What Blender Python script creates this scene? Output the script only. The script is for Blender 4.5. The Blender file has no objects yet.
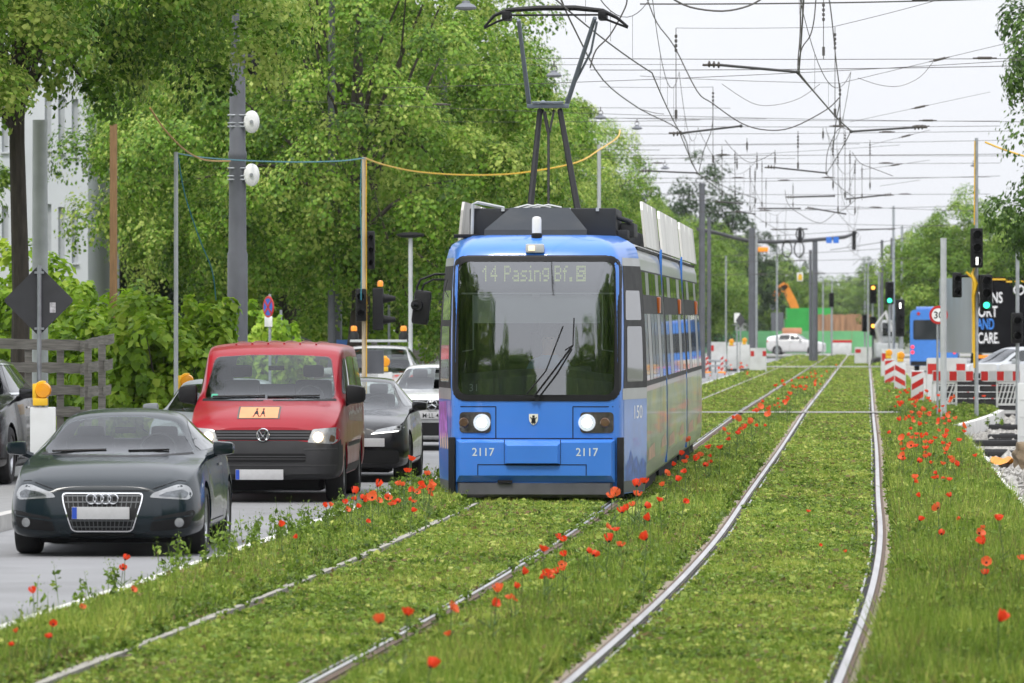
import bpy, bmesh, math, random
import numpy as np
from mathutils import Vector as V, Matrix
from mathutils.bvhtree import BVHTree
R = math.radians
PI = math.pi
rnd = random.Random(7)
scene = bpy.context.scene
COL = scene.collection
F = 5689.0            # focal length in pixels of a 200 mm lens on a 36 mm sensor, 1024 px wide
CAMZ = 2.05

# ------------------------------------------------------------------ places
def pchip(xs, ys):
    xs = np.array(xs, float); ys = np.array(ys, float)
    h = np.diff(xs); d = np.diff(ys) / h
    m = np.zeros_like(ys); m[0] = d[0]; m[-1] = d[-1]
    for i in range(1, len(xs) - 1):
        if d[i-1] * d[i] > 0:
            w1 = 2*h[i] + h[i-1]; w2 = h[i] + 2*h[i-1]
            m[i] = (w1 + w2) / (w1/d[i-1] + w2/d[i])
    def f(x):
        x = np.asarray(x, float)
        k = np.clip(np.searchsorted(xs, x) - 1, 0, len(xs) - 2)
        t = (x - xs[k]) / h[k]
        lo = x < xs[0]; hi = x > xs[-1]
        r = (ys[k]*(2*t**3-3*t**2+1) + h[k]*m[k]*(t**3-2*t**2+t) + ys[k+1]*(-2*t**3+3*t**2) + h[k]*m[k+1]*(t**3-t**2))
        r = np.where(lo, ys[0] + (x-xs[0])*m[0], r)
        r = np.where(hi, ys[-1] + (x-xs[-1])*m[-1], r)
        return r
    return f
_cr = pchip([10, 20, 32.3, 38.7, 44.7, 53, 64.8, 87.7, 124, 171.7, 304.6, 600],
            [-.80, .08, 1.116, 1.64, 2.10, 2.68, 3.42, 4.87, 7.12, 10.1, 18.38, 36.8])
def cR(Y): return float(_cr(Y))                 # middle of the right-hand track
def cL(Y): return cR(Y) - 2.92                  # middle of the left-hand track
def gz(Y):                                      # the street falls very slightly beyond 125 m
    return -0.002 * (min(Y, 560) - 125) if Y > 125 else 0.0
def gza(Y): return np.where(Y > 125, -0.002 * (np.minimum(Y, 560) - 125), 0.0)
def lx(px, Y): return (px - 512) * Y / F
def at(px, py, Y): return V((lx(px, Y), Y, CAMZ - (py - 320) * Y / F))
def G(px, py, h=0.0):
    Y = F * (CAMZ - h) / (py - 320)
    if Y > 125: Y = F * (1.8 - h) / max(py - 331.38, 1)
    return V((lx(px, Y), Y, gz(Y) + h))
ROADZ = -0.17

# ------------------------------------------------------------------ materials
MATS = {}
def nodes_of(name):
    m = bpy.data.materials.new(name); m.use_nodes = True
    nt = m.node_tree; b = nt.nodes['Principled BSDF']
    return m, nt, b
def L(nt, a, b): nt.links.new(a, b)
def setin(b, k, v):
    if k in b.inputs: b.inputs[k].default_value = v
def rgb(c, k=1.0): return (min(c[0]*k,1), min(c[1]*k,1), min(c[2]*k,1), 1)
def mat(name, col, rough=.6, metal=0., var=.18, scale=6., coat=0., bump=0., bscale=40., emit=None, estr=0., spec=.5, stretch=None, dirt_or_reflection=None):
    if name in MATS: return MATS[name]
    m, nt, b = nodes_of(name)
    b.inputs['Roughness'].default_value = rough
    b.inputs['Metallic'].default_value = metal
    setin(b, 'Specular IOR Level', spec)
    if coat: setin(b, 'Coat Weight', coat); setin(b, 'Coat Roughness', .03)
    tc = nt.nodes.new('ShaderNodeTexCoord'); src = tc.outputs['Object']
    if stretch:
        mp = nt.nodes.new('ShaderNodeMapping'); mp.inputs['Scale'].default_value = stretch
        L(nt, src, mp.inputs['Vector']); src = mp.outputs['Vector']
    if var > 0:
        n = nt.nodes.new('ShaderNodeTexNoise'); n.inputs['Scale'].default_value = scale; n.inputs['Detail'].default_value = 6
        L(nt, src, n.inputs['Vector'])
        r = nt.nodes.new('ShaderNodeValToRGB')
        r.color_ramp.elements[0].position = .3; r.color_ramp.elements[1].position = .7
        r.color_ramp.elements[0].color = rgb(col, 1-var); r.color_ramp.elements[1].color = rgb(col, 1+var)
        L(nt, n.outputs['Fac'], r.inputs['Fac'])
        out = r.outputs['Color']
        if dirt_or_reflection:
            n2 = nt.nodes.new('ShaderNodeTexNoise'); n2.inputs['Scale'].default_value = scale*.35; n2.inputs['Detail'].default_value = 8
            L(nt, src, n2.inputs['Vector'])
            r2 = nt.nodes.new('ShaderNodeValToRGB'); r2.color_ramp.elements[0].position = .5; r2.color_ramp.elements[1].position = .72
            L(nt, n2.outputs['Fac'], r2.inputs['Fac'])
            mx = nt.nodes.new('ShaderNodeMix'); mx.data_type = 'RGBA'
            L(nt, r2.outputs['Color'], mx.inputs['Factor']); L(nt, out, mx.inputs['A']); mx.inputs['B'].default_value = rgb(dirt_or_reflection)
            out = mx.outputs['Result']
        L(nt, out, b.inputs['Base Color'])
        r3 = nt.nodes.new('ShaderNodeMapRange'); r3.inputs['To Min'].default_value = max(0, rough*.8); r3.inputs['To Max'].default_value = min(1, rough*1.2)
        L(nt, n.outputs['Fac'], r3.inputs['Value']); L(nt, r3.outputs['Result'], b.inputs['Roughness'])
    else:
        b.inputs['Base Color'].default_value = rgb(col)
    if bump:
        n = nt.nodes.new('ShaderNodeTexNoise'); n.inputs['Scale'].default_value = bscale; n.inputs['Detail'].default_value = 8
        L(nt, src, n.inputs['Vector'])
        bp = nt.nodes.new('ShaderNodeBump'); bp.inputs['Strength'].default_value = bump; bp.inputs['Distance'].default_value = .02
        L(nt, n.outputs['Fac'], bp.inputs['Height']); L(nt, bp.outputs['Normal'], b.inputs['Normal'])
    if emit:
        b.inputs['Emission Color'].default_value = rgb(emit); b.inputs['Emission Strength'].default_value = estr
    MATS[name] = m
    return m
def leaf_mat(name, dark, mid, pale, trans=.35, rough=.5):
    """leaves: the albedo comes from the per-leaf 'tint' (0 = dark old leaf, 1 = pale young leaf or bract)"""
    m, nt, b = nodes_of(name)
    a = nt.nodes.new('ShaderNodeAttribute'); a.attribute_name = 'tint'
    r = nt.nodes.new('ShaderNodeValToRGB')
    r.color_ramp.elements[0].color = rgb(dark); r.color_ramp.elements[1].color = rgb(pale)
    e = r.color_ramp.elements.new(.55); e.color = rgb(mid)
    L(nt, a.outputs['Fac'], r.inputs['Fac']); L(nt, r.outputs['Color'], b.inputs['Base Color'])
    b.inputs['Roughness'].default_value = rough; setin(b, 'Specular IOR Level', .35)
    t = nt.nodes.new('ShaderNodeBsdfTranslucent'); L(nt, r.outputs['Color'], t.inputs['Color'])
    mx = nt.nodes.new('ShaderNodeMixShader'); mx.inputs['Fac'].default_value = trans
    L(nt, b.outputs[0], mx.inputs[1]); L(nt, t.outputs[0], mx.inputs[2])
    L(nt, mx.outputs[0], nt.nodes['Material Output'].inputs['Surface'])
    MATS[name] = m
    return m
def glass_mat(name, tint=(.8,.85,.85), base=.06, gain=1.0, rough=.02):
    m, nt, b = nodes_of(name)
    nt.nodes.remove(b)
    tr = nt.nodes.new('ShaderNodeBsdfTransparent'); tr.inputs['Color'].default_value = rgb(tint)
    gl = nt.nodes.new('ShaderNodeBsdfGlossy'); gl.inputs['Roughness'].default_value = rough; gl.inputs['Color'].default_value = (.95,.97,1,1)
    fr = nt.nodes.new('ShaderNodeFresnel'); fr.inputs['IOR'].default_value = 1.5
    ma = nt.nodes.new('ShaderNodeMath'); ma.operation = 'MULTIPLY_ADD'; ma.use_clamp = True
    ma.inputs[1].default_value = gain; ma.inputs[2].default_value = base
    L(nt, fr.outputs[0], ma.inputs[0])
    mx = nt.nodes.new('ShaderNodeMixShader'); L(nt, ma.outputs[0], mx.inputs['Fac'])
    L(nt, tr.outputs[0], mx.inputs[1]); L(nt, gl.outputs[0], mx.inputs[2])
    L(nt, mx.outputs[0], nt.nodes['Material Output'].inputs['Surface'])
    MATS[name] = m
    return m

# ------------------------------------------------------------------ mesh builder
def _dump(bm, M=None):
    if M is not None: bmesh.ops.transform(bm, matrix=M, verts=bm.verts)
    bm.verts.index_update()
    v = [tuple(x.co) for x in bm.verts]; f = [[w.index for w in p.verts] for p in bm.faces]
    bm.free()
    return v, f
class MB:
    def __init__(s): s.v = []; s.f = []; s.m = []
    def add(s, v, f, mi=0):
        o = len(s.v); s.v += [tuple(x) for x in v]
        for p in f: s.f.append([i + o for i in p]); s.m.append(mi)
        return s
    def box(s, c, d, mi=0, bev=0., rot=None):
        bm = bmesh.new(); bmesh.ops.create_cube(bm, size=1)
        bmesh.ops.scale(bm, vec=d, verts=bm.verts)
        if bev > 0: bmesh.ops.bevel(bm, geom=list(bm.edges), offset=min(bev, min(d)*.45), segments=2, affect='EDGES', profile=.6)
        M = Matrix.Translation(c)
        if rot is not None: M = M @ (rot.to_4x4() if hasattr(rot, 'to_4x4') else Matrix.Rotation(rot, 4, 'Z'))
        return s.add(*_dump(bm, M), mi)
    def cyl(s, p0, p1, r0, r1=None, mi=0, seg=12, caps=True):
        r1 = r0 if r1 is None else r1
        p0, p1 = V(p0), V(p1); d = (p1-p0).normalized()
        a = d.orthogonal().normalized(); b = d.cross(a)
        v = []; f = []
        for p, r in ((p0, r0), (p1, r1)):
            for i in range(seg):
                t = 2*PI*i/seg; v.append(p + (a*math.cos(t) + b*math.sin(t))*r)
        for i in range(seg): f.append([i, (i+1) % seg, seg + (i+1) % seg, seg + i])
        if caps: f.append(list(range(seg))[::-1]); f.append(list(range(seg, 2*seg)))
        return s.add(v, f, mi)
    def tube(s, pts, r, mi=0, seg=6, closed=False):
        pts = [V(p) for p in pts]; n = len(pts); v = []; f = []
        rs = r if isinstance(r, (list, tuple)) else [r]*n
        up = None
        for k, p in enumerate(pts):
            if closed: d = (pts[(k+1) % n] - pts[k-1])
            else: d = (pts[min(k+1, n-1)] - pts[max(k-1, 0)])
            if d.length < 1e-9: d = V((0,0,1))
            d.normalize()
            if up is None: a = d.orthogonal().normalized()
            else:
                a = up - d*up.dot(d)
                a = a.normalized() if a.length > 1e-6 else d.orthogonal().normalized()
            up = a; b = d.cross(a)
            for i in range(seg):
                t = 2*PI*i/seg; v.append(p + (a*math.cos(t) + b*math.sin(t))*rs[k])
        m = n if closed else n-1
        for k in range(m):
            k2 = (k+1) % n
            for i in range(seg): f.append([k*seg+i, k*seg+(i+1) % seg, k2*seg+(i+1) % seg, k2*seg+i])
        if not closed: f.append(list(range(seg))[::-1]); f.append([(n-1)*seg+i for i in range(seg)])
        return s.add(v, f, mi)
    def lathe(s, prof, c=(0,0,0), axis='Z', seg=24, mi=0):
        v = []; f = []; n = len(prof)
        for i in range(seg):
            t = 2*PI*i/seg; ct, st = math.cos(t), math.sin(t)
            for r, h in prof:
                q = {'Z': (r*ct, r*st, h), 'X': (h, r*ct, r*st), 'Y': (r*ct, h, r*st)}[axis]
                v.append((q[0]+c[0], q[1]+c[1], q[2]+c[2]))
        for i in range(seg):
            j = (i+1) % seg
            for k in range(n-1): f.append([i*n+k, j*n+k, j*n+k+1, i*n+k+1])
        return s.add(v, f, mi)
    def ball(s, c, r, mi=0, u=14, w=9):
        r = r if hasattr(r, '__len__') else (r, r, r)
        bm = bmesh.new(); bmesh.ops.create_uvsphere(bm, u_segments=u, v_segments=w, radius=1)
        M = Matrix.Translation(c) @ Matrix.Diagonal((r[0], r[1], r[2], 1))
        return s.add(*_dump(bm, M), mi)
    def prism(s, poly, fn, d0, d1, mi=0):
        """poly: 2D points; fn(a, b, d) -> 3D; closed solid between depths d0 and d1"""
        n = len(poly)
        v = [fn(a, b, d0) for a, b in poly] + [fn(a, b, d1) for a, b in poly]
        f = [list(range(n)), list(range(n, 2*n))[::-1]] + [[i, n+i, n+(i+1) % n, (i+1) % n] for i in range(n)]
        return s.add(v, f, mi)
    def grid(s, P, mi=0, cu=False, cv=False):
        nu, nv = len(P), len(P[0]); v = [q for row in P for q in row]; f = []
        for i in range(nu if cu else nu-1):
            for j in range(nv if cv else nv-1):
                i2, j2 = (i+1) % nu, (j+1) % nv
                f.append([i*nv+j, i*nv+j2, i2*nv+j2, i2*nv+j])
        return s.add(v, f, mi)
    def quad(s, a, b, c, d, mi=0): return s.add([a, b, c, d], [[0,1,2,3]], mi)
    def xf(s, M): s.v = [tuple(M @ V(p)) for p in s.v]; return s
    def mesh(s, name, mats, smooth=True, ang=35, fixn=True):
        me = bpy.data.meshes.new(name)
        me.from_pydata(s.v, [], s.f)
        for m in (mats if isinstance(mats, (list, tuple)) else [mats]): me.materials.append(m)
        me.polygons.foreach_set('material_index', s.m)
        if fixn:
            bm = bmesh.new(); bm.from_mesh(me); bmesh.ops.recalc_face_normals(bm, faces=bm.faces); bm.to_mesh(me); bm.free()
        if smooth:
            me.polygons.foreach_set('use_smooth', [True]*len(me.polygons))
            me.set_sharp_from_angle(angle=R(ang))
        me.update()
        return me
    def build(s, name, mats, parent=None, loc=None, rz=0., smooth=True, ang=35, fixn=True):
        o = bpy.data.objects.new(name, s.mesh(name, mats, smooth, ang, fixn))
        COL.objects.link(o)
        if parent is not None: o.parent = parent
        if loc is not None: o.location = loc
        o.rotation_euler.z = rz
        return o
def tag(o, label=None, cat=None, group=None, kind=None):
    if label: o['label'] = label
    if cat: o['category'] = cat
    if group: o['group'] = group
    if kind: o['kind'] = kind
    return o
def thing(name, label, cat, loc=(0,0,0), rz=0., group=None):
    o = bpy.data.objects.new(name, None); COL.objects.link(o)
    o.empty_display_size = .3; o.location = loc; o.rotation_euler.z = rz
    return tag(o, label, cat, group)
def copy_tree(o, parent=None):
    c = o.copy(); COL.objects.link(c)
    if parent is not None: c.parent = parent
    for ch in list(o.children): copy_tree(ch, c)
    return c
def quads_mesh(name, P, mats, tint=None, smooth=False):
    """P: (n,4,3) array of quads -> one mesh, with an optional per-quad 'tint' attribute"""
    n = len(P); me = bpy.data.meshes.new(name)
    me.vertices.add(4*n); me.vertices.foreach_set('co', np.ascontiguousarray(P, np.float32).reshape(-1))
    me.loops.add(4*n); me.loops.foreach_set('vertex_index', np.arange(4*n, dtype=np.int32))
    me.polygons.add(n); me.polygons.foreach_set('loop_start', np.arange(0, 4*n, 4, dtype=np.int32))
    try: me.polygons.foreach_set('loop_total', np.full(n, 4, np.int32))
    except Exception: pass
    for m in (mats if isinstance(mats, (list, tuple)) else [mats]): me.materials.append(m)
    if tint is not None:
        a = me.attributes.new('tint', 'FLOAT', 'POINT'); a.data.foreach_set('value', np.repeat(tint.astype(np.float32), 4))
    me.update(calc_edges=True); me.validate()
    return me
def obj(name, me, parent=None, loc=None, rz=0.):
    o = bpy.data.objects.new(name, me); COL.objects.link(o)
    if parent is not None: o.parent = parent
    if loc is not None: o.location = loc
    o.rotation_euler.z = rz
    return o
_txt = {}
def text2d(s, size=1., bold=0.):
    """outline of a word in the built-in font, middle at the origin: (2D verts, faces, width)"""
    key = (s, bold)
    if key not in _txt:
        cu = bpy.data.curves.new('lettering', 'FONT'); cu.body = s; cu.size = 1; cu.align_x = 'CENTER'; cu.align_y = 'CENTER'; cu.offset = bold
        cu.resolution_u = 4
        o = bpy.data.objects.new('lettering', cu); COL.objects.link(o)
        dg = bpy.context.evaluated_depsgraph_get(); me = o.evaluated_get(dg).to_mesh()
        v = [(p.co.x, p.co.y) for p in me.vertices]; f = [list(p.vertices) for p in me.polygons]
        o.evaluated_get(dg).to_mesh_clear(); bpy.data.objects.remove(o); bpy.data.curves.remove(cu)
        xs = [a for a, b in v]; ys = [b for a, b in v]
        cx, cy = (min(xs)+max(xs))/2, (min(ys)+max(ys))/2
        _txt[key] = ([(a-cx, b-cy) for a, b in v], f, max(xs)-min(xs))
    v, f, w = _txt[key]
    return [(a*size, b*size) for a, b in v], f
def rpoly(pts, r, seg=4):
    """polygon with rounded corners"""
    out = []; n = len(pts)
    rs = r if hasattr(r, '__len__') else [r]*n
    for i in range(n):
        p, a, b = V(pts[i]), V(pts[i-1]), V(pts[(i+1) % n]); rr = rs[i]
        da, db = (a-p), (b-p); k = min(rr, da.length*.49, db.length*.49)
        if k < 1e-5: out.append(tuple(p)); continue
        s, e = p + da.normalized()*k, p + db.normalized()*k
        for j in range(seg+1):
            t = j/seg; q = s*(1-t)**2 + p*2*t*(1-t) + e*t*t; out.append((q.x, q.y))
    return out
def rrect(x0, x1, z0, z1, r, seg=5): return rpoly([(x0,z0),(x1,z0),(x1,z1),(x0,z1)], r, seg)
def _clip(poly, ax, val, keep_gt):
    out = []; n = len(poly)
    for i in range(n):
        a, b = poly[i-1], poly[i]
        ia = (a[ax] >= val) if keep_gt else (a[ax] <= val); ib = (b[ax] >= val) if keep_gt else (b[ax] <= val)
        if ia != ib:
            t = (val - a[ax])/(b[ax]-a[ax]); q = [a[0]+(b[0]-a[0])*t, a[1]+(b[1]-a[1])*t]; q[ax] = val; out.append(tuple(q))
        if ib: out.append(b)
    return out
AX = {'front': lambda a, b: (V((a, -9, b)), V((0, 1, 0))), 'back': lambda a, b: (V((a, 60, b)), V((0, -1, 0))),
      'right': lambda a, b: (V((9, a, b)), V((-1, 0, 0))), 'left': lambda a, b: (V((-9, a, b)), V((1, 0, 0))),
      'top': lambda a, b: (V((a, b, 9)), V((0, 0, -1)))}
def patch(mb, bvh, poly, ax, off=.004, res=.05, mi=0, maxd=None):
    """a panel with a clean outline laid on a body: polygon in the view plane, dropped onto the surface"""
    xs = [p[0] for p in poly]; ys = [p[1] for p in poly]
    x0, x1, y0, y1 = min(xs), max(xs), min(ys), max(ys)
    nx = max(1, int(math.ceil((x1-x0)/res))); ny = max(1, int(math.ceil((y1-y0)/res)))
    idx = {}; v = []; f = []
    def vid(a, b):
        k = (round(a, 5), round(b, 5))
        if k not in idx:
            o, d = AX[ax](a, b); hit = bvh.ray_cast(o, d)
            if hit[0] is None or (maxd is not None and hit[3] > maxd + 9): idx[k] = -1
            else: idx[k] = len(v); v.append(tuple(hit[0] - d*off))
        return idx[k]
    for i in range(nx):
        ca = _clip(_clip(poly, 0, x0+(x1-x0)*i/nx, True), 0, x0+(x1-x0)*(i+1)/nx, False)
        if len(ca) < 3: continue
        for j in range(ny):
            c = _clip(_clip(ca, 1, y0+(y1-y0)*j/ny, True), 1, y0+(y1-y0)*(j+1)/ny, False)
            if len(c) < 3: continue
            ids = []
            for a, b in c:
                k = vid(a, b)
                if k >= 0 and (not ids or ids[-1] != k) and k not in ids: ids.append(k)
                elif k < 0: ids = None; break
            if ids and len(ids) >= 3: f.append(ids)
    mb.add(v, f, mi)
    return mb
def band(pts, w):
    """polygon round a polyline (for seams and trim)"""
    pts = [V(p) for p in pts]; l = []; r = []
    for k, p in enumerate(pts):
        d = (pts[min(k+1, len(pts)-1)] - pts[max(k-1, 0)]).normalized(); n = V((-d.y, d.x))*w/2
        l.append(tuple(p+n)); r.append(tuple(p-n))
    return l + r[::-1]
def seams(mb, bvh, lines, ax, w=.008, off=.002, res=.08, mi=0):
    for ln in lines:
        for a, b in zip(ln[:-1], ln[1:]): patch(mb, bvh, band([a, b], w), ax, off, res, mi)
    return mb
def bvh_of(mb): return BVHTree.FromPolygons([V(p) for p in mb.v], mb.f)
def cut(o, cutters):
    """boolean difference, applied"""
    co = cutters.build('cutter', [o.data.materials[0]], o.parent)
    md = o.modifiers.new('b', 'BOOLEAN'); md.operation = 'DIFFERENCE'; md.object = co; md.solver = 'EXACT'
    dg = bpy.context.evaluated_depsgraph_get(); dg.update()
    me = bpy.data.meshes.new_from_object(o.evaluated_get(dg))
    o.modifiers.clear(); old = o.data; o.data = me; me.name = old.name
    bpy.data.meshes.remove(old); cm = co.data; bpy.data.objects.remove(co); bpy.data.meshes.remove(cm)
    me.polygons.foreach_set('use_smooth', [True]*len(me.polygons)); me.set_sharp_from_angle(angle=R(32))
    return o

# ------------------------------------------------------------------ palette
M = {}
M['black'] = mat('black plastic', (.008,.008,.009), .55, var=.25, spec=.3)
M['rubber'] = mat('tyre rubber', (.018,.018,.019), .8, var=.25, scale=20)
M['dark'] = mat('dark void', (.004,.004,.005), .9, var=0)
M['steel'] = mat('galvanised steel', (.36,.38,.40), .45, .6, var=.15, scale=9)
M['polegrey'] = mat('grey pole paint', (.10,.105,.12), .5, var=.14, scale=3, bump=.15)
M['lightgrey'] = mat('light grey paint', (.42,.44,.45), .5, var=.12, scale=4)
M['white'] = mat('white paint', (.78,.78,.77), .4, var=.07, scale=5, dirt_or_reflection=(.55,.55,.53))
M['plastic_white'] = mat('white barrier plastic', (.56,.57,.57), .45, var=.06, scale=3, dirt_or_reflection=(.38,.38,.36))
M['red'] = mat('signal red film', (.45,.015,.012), .4, var=.08)
M['orange'] = mat('orange lens', (.85,.27,.01), .25, var=.06, coat=.5, emit=(1,.3,.0), estr=.12)
M['amber'] = mat('amber lens', (.75,.30,.01), .25, var=.06, coat=.5)
M['yellow'] = mat('yellow plastic', (.72,.43,.02), .4, var=.1)
M['chrome'] = mat('chrome', (.75,.76,.78), .12, 1., var=0)
M['alu'] = mat('cast aluminium rim', (.45,.46,.48), .3, .9, var=.08)
M['carglass'] = mat('tinted car glass', (.012,.015,.016), .03, var=0, coat=.3)
M['asphalt'] = mat('asphalt', (.225,.227,.235), .85, var=.10, scale=1.3, bump=.4, bscale=90, dirt_or_reflection=(.18,.18,.185))
M['concrete'] = mat('kerb concrete', (.42,.41,.39), .85, var=.16, scale=3, bump=.4, bscale=30)
M['kerbwhite'] = mat('pale kerb stone', (.68,.67,.65), .8, var=.14, scale=4, bump=.3, bscale=20)
M['paving'] = mat('grey paving', (.21,.21,.21), .85, var=.16, scale=5, bump=.3)
M['soil'] = mat('grass soil', (.075,.10,.022), .95, var=.4, scale=3, bump=.8, bscale=12)
M['rail'] = mat('worn rail steel', (.46,.45,.45), .38, .85, var=.16, scale=2, stretch=(6,.25,6))
M['railrust'] = mat('rusty rail side', (.10,.065,.045), .85, var=.3, scale=9)
M['railpale'] = mat('dull rail strip', (.30,.285,.25), .85, var=.25, scale=4, bump=.4)
M['railbed'] = mat('rail concrete', (.25,.205,.16), .9, var=.25, scale=5, bump=.5)
M['wire'] = mat('weathered copper wire', (.09,.085,.08), .6, .3, var=0)
M['insul'] = mat('brown insulator', (.06,.05,.042), .4, var=.1)
M['oldwood'] = mat('weathered wood', (.27,.25,.225), .9, var=.35, scale=4, bump=.6, bscale=20, stretch=(1,1,9))
M['polewood'] = mat('brown timber pole', (.27,.155,.075), .85, var=.25, scale=6, stretch=(9,9,.6), bump=.4)
M['bark'] = mat('lime bark', (.055,.045,.035), .95, var=.4, scale=5, bump=1., bscale=14, stretch=(4,4,.7))
SKY_LO, SKY_HI, SUN_E, EXPO = 6.4, 15.5, 1.5, 0.63
GRASS = 120000
# ================================================================== light, sky, camera
SUN_EL, SUN_AZ = R(58), R(200)        # high, soft, from behind the camera and a little to the left
w = bpy.data.worlds.new('World'); scene.world = w; w.use_nodes = True
nt = w.node_tree; bg = nt.nodes['Background']
sky = nt.nodes.new('ShaderNodeTexSky'); sky.sky_type = 'NISHITA'; sky.sun_disc = False
sky.sun_elevation = SUN_EL; sky.sun_rotation = SUN_AZ; sky.air_density = 1.2; sky.dust_density = 4.
tc = nt.nodes.new('ShaderNodeTexCoord'); sx = nt.nodes.new('ShaderNodeSeparateXYZ'); L(nt, tc.outputs['Generated'], sx.inputs[0])
mr = nt.nodes.new('ShaderNodeMapRange'); mr.inputs['From Min'].default_value = 0; mr.inputs['From Max'].default_value = 1
mr.inputs['To Min'].default_value = SKY_LO; mr.inputs['To Max'].default_value = SKY_HI; L(nt, sx.outputs['Z'], mr.inputs['Value'])
nz = nt.nodes.new('ShaderNodeTexNoise'); nz.inputs['Scale'].default_value = 3.; nz.inputs['Detail'].default_value = 5; L(nt, tc.outputs['Generated'], nz.inputs['Vector'])
m2 = nt.nodes.new('ShaderNodeMapRange'); m2.inputs['To Min'].default_value = .9; m2.inputs['To Max'].default_value = 1.1; L(nt, nz.outputs['Fac'], m2.inputs['Value'])
mm = nt.nodes.new('ShaderNodeMath'); mm.operation = 'MULTIPLY'; L(nt, mr.outputs[0], mm.inputs[0]); L(nt, m2.outputs[0], mm.inputs[1])
vm = nt.nodes.new('ShaderNodeVectorMath'); vm.operation = 'SCALE'; vm.inputs[0].default_value = (.965, .985, 1.04); L(nt, mm.outputs[0], vm.inputs['Scale'])
mx = nt.nodes.new('ShaderNodeMix'); mx.data_type = 'RGBA'; mx.inputs['Factor'].default_value = .1
L(nt, vm.outputs[0], mx.inputs['A']); L(nt, sky.outputs[0], mx.inputs['B'])
L(nt, mx.outputs['Result'], bg.inputs['Color']); bg.inputs['Strength'].default_value = .1
sl = bpy.data.lights.new('sun', 'SUN'); sl.energy = SUN_E; sl.angle = R(14); sl.color = (1, .96, .9)
so = bpy.data.objects.new('sun', sl); COL.objects.link(so)
# direction towards the sun: azimuth measured clockwise from +Y
sd = V((math.sin(SUN_AZ)*math.cos(SUN_EL), math.cos(SUN_AZ)*math.cos(SUN_EL), math.sin(SUN_EL)))
so.rotation_euler = sd.to_track_quat('Z', 'Y').to_euler(); so.location = (0, -20, 60)
cam = bpy.data.cameras.new('camera'); cam.lens = 200; cam.sensor_width = 36; cam.clip_start = 1; cam.clip_end = 5000
cam.shift_y = -21.5/1024
cam.dof.use_dof = True; cam.dof.focus_distance = 66; cam.dof.aperture_fstop = 6.5
co = bpy.data.objects.new('camera', cam); COL.objects.link(co); co.location = (0, 0, CAMZ); co.rotation_euler = (R(90), 0, 0)
scene.camera = co
vs = scene.view_settings; vs.view_transform = 'Standard'; vs.look = 'None'; vs.exposure = EXPO; vs.gamma = 1
scene.cycles.max_bounces = 7; scene.cycles.transparent_max_bounces = 12; scene.cycles.diffuse_bounces = 4
scene.cycles.use_denoising = True

# ================================================================== ground, road, tracks
YS = [6, 12, 18, 24] + [28 + 2*i for i in range(52)] + [132 + 7*i for i in range(42)] + [430, 470, 520, 600, 800, 1200]
def ribbon(mb, a, b, z, ys, mi=0, under=None):
    fa = a if callable(a) else (lambda y: a); fb = b if callable(b) else (lambda y: b)
    rows = []
    for y in ys:
        xa, xb = cR(y)+fa(y), cR(y)+fb(y); zz = gz(y)+z
        row = [(xa, y, zz), (xb, y, zz)]
        if under is not None: row = [(xa, y, gz(y)+under)] + row + [(xb, y, gz(y)+under)]
        rows.append(row)
    return mb.grid(rows, mi)
def yr(a, b, st=2.):
    n = max(1, int((b-a)/st)); return [a+(b-a)*i/n for i in range(n+1)]
mb = MB()
rows = []
for y in [-90, -40, 0] + YS + [2500]:
    rows.append([(x, y, gz(y)-.25) for x in (-900, -300, -60, -20, 0, 20, 60, 300, 900)])
mb.grid(rows)
M['earth'] = mat('far ground', (.13,.14,.10), .95, var=.3, scale=.2)
tag(mb.build('ground', M['earth']), kind='structure')
mb = MB(); ribbon(mb, -8.45, -4.99, ROADZ, yr(4, 416, 3)); tag(mb.build('road', M['asphalt']), kind='structure')
mb = MB(); ribbon(mb, -8.46, -8.62, 0.0, yr(4, 416, 3), under=-.24); tag(mb.build('pavement_kerb', M['concrete']), kind='structure')
mb = MB(); ribbon(mb, -8.625, -13.2, -.012, yr(4, 416, 3)); tag(mb.build('pavement', M['paving']), kind='structure')
mb = MB(); ribbon(mb, -13.2, -60, -.03, yr(4, 416, 6)); tag(mb.build('verge', M['soil']), kind='structure')
_re = pchip([0, 104.5, 106, 112, 117, 122, 130, 133, 134.5, 600], [2.25, 2.25, 2.35, 2.75, 3.05, 3.4, 3.5, 3.3, 2.1, 2.1])
def redge(y): return float(_re(y))
mb = MB(); ribbon(mb, -4.87, redge, 0., yr(4, 416, 2), under=-.24); tag(mb.build('track_bed', M['soil']), kind='structure')
# kerb between road and grass: single stones with open joints
mb = MB(); y = 6.
while y < 300:
    l = .98 if y < 140 else 3.9
    d = rnd.uniform(-.006, .006)
    x0, x1 = cR(y)-4.93, cR(y+l)-4.93
    z = gz(y+l/2)-.115+rnd.uniform(0, .012)
    mb.box(((x0+x1)/2+d, y+l/2, z), (.13, l, .26), 0, .012, -math.atan((x1-x0)/l))
    y += l+.02
tag(mb.build('road_edge_kerb', M['kerbwhite']), kind='structure')
mb = MB(); y = 6.
while y < 100:
    l = .98; d = rnd.uniform(-.03, .03)
    x0, x1 = cR(y)+2.31, cR(y+l)+2.31
    mb.box(((x0+x1)/2+d, y+l/2, -.115+rnd.uniform(0, .02)), (.12, l, .26), 0, .015, -math.atan((x1-x0)/l)+rnd.uniform(-.02, .02))
    y += l+.04
pts = [(lx(957, 105.5), 105.5), (lx(966, 108), 108), (lx(980, 112), 112), (lx(992, 117), 117), (lx(1001, 123), 123)]
for (xa, ya), (xb, yb) in zip(pts[:-1], pts[1:]):
    dx, dy = xb-xa, yb-ya; l = math.hypot(dx, dy)
    mb.box(((xa+xb)/2, (ya+yb)/2, -.06), (l+.03, .14, .34), 0, .015, math.atan2(dy, dx))
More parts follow.
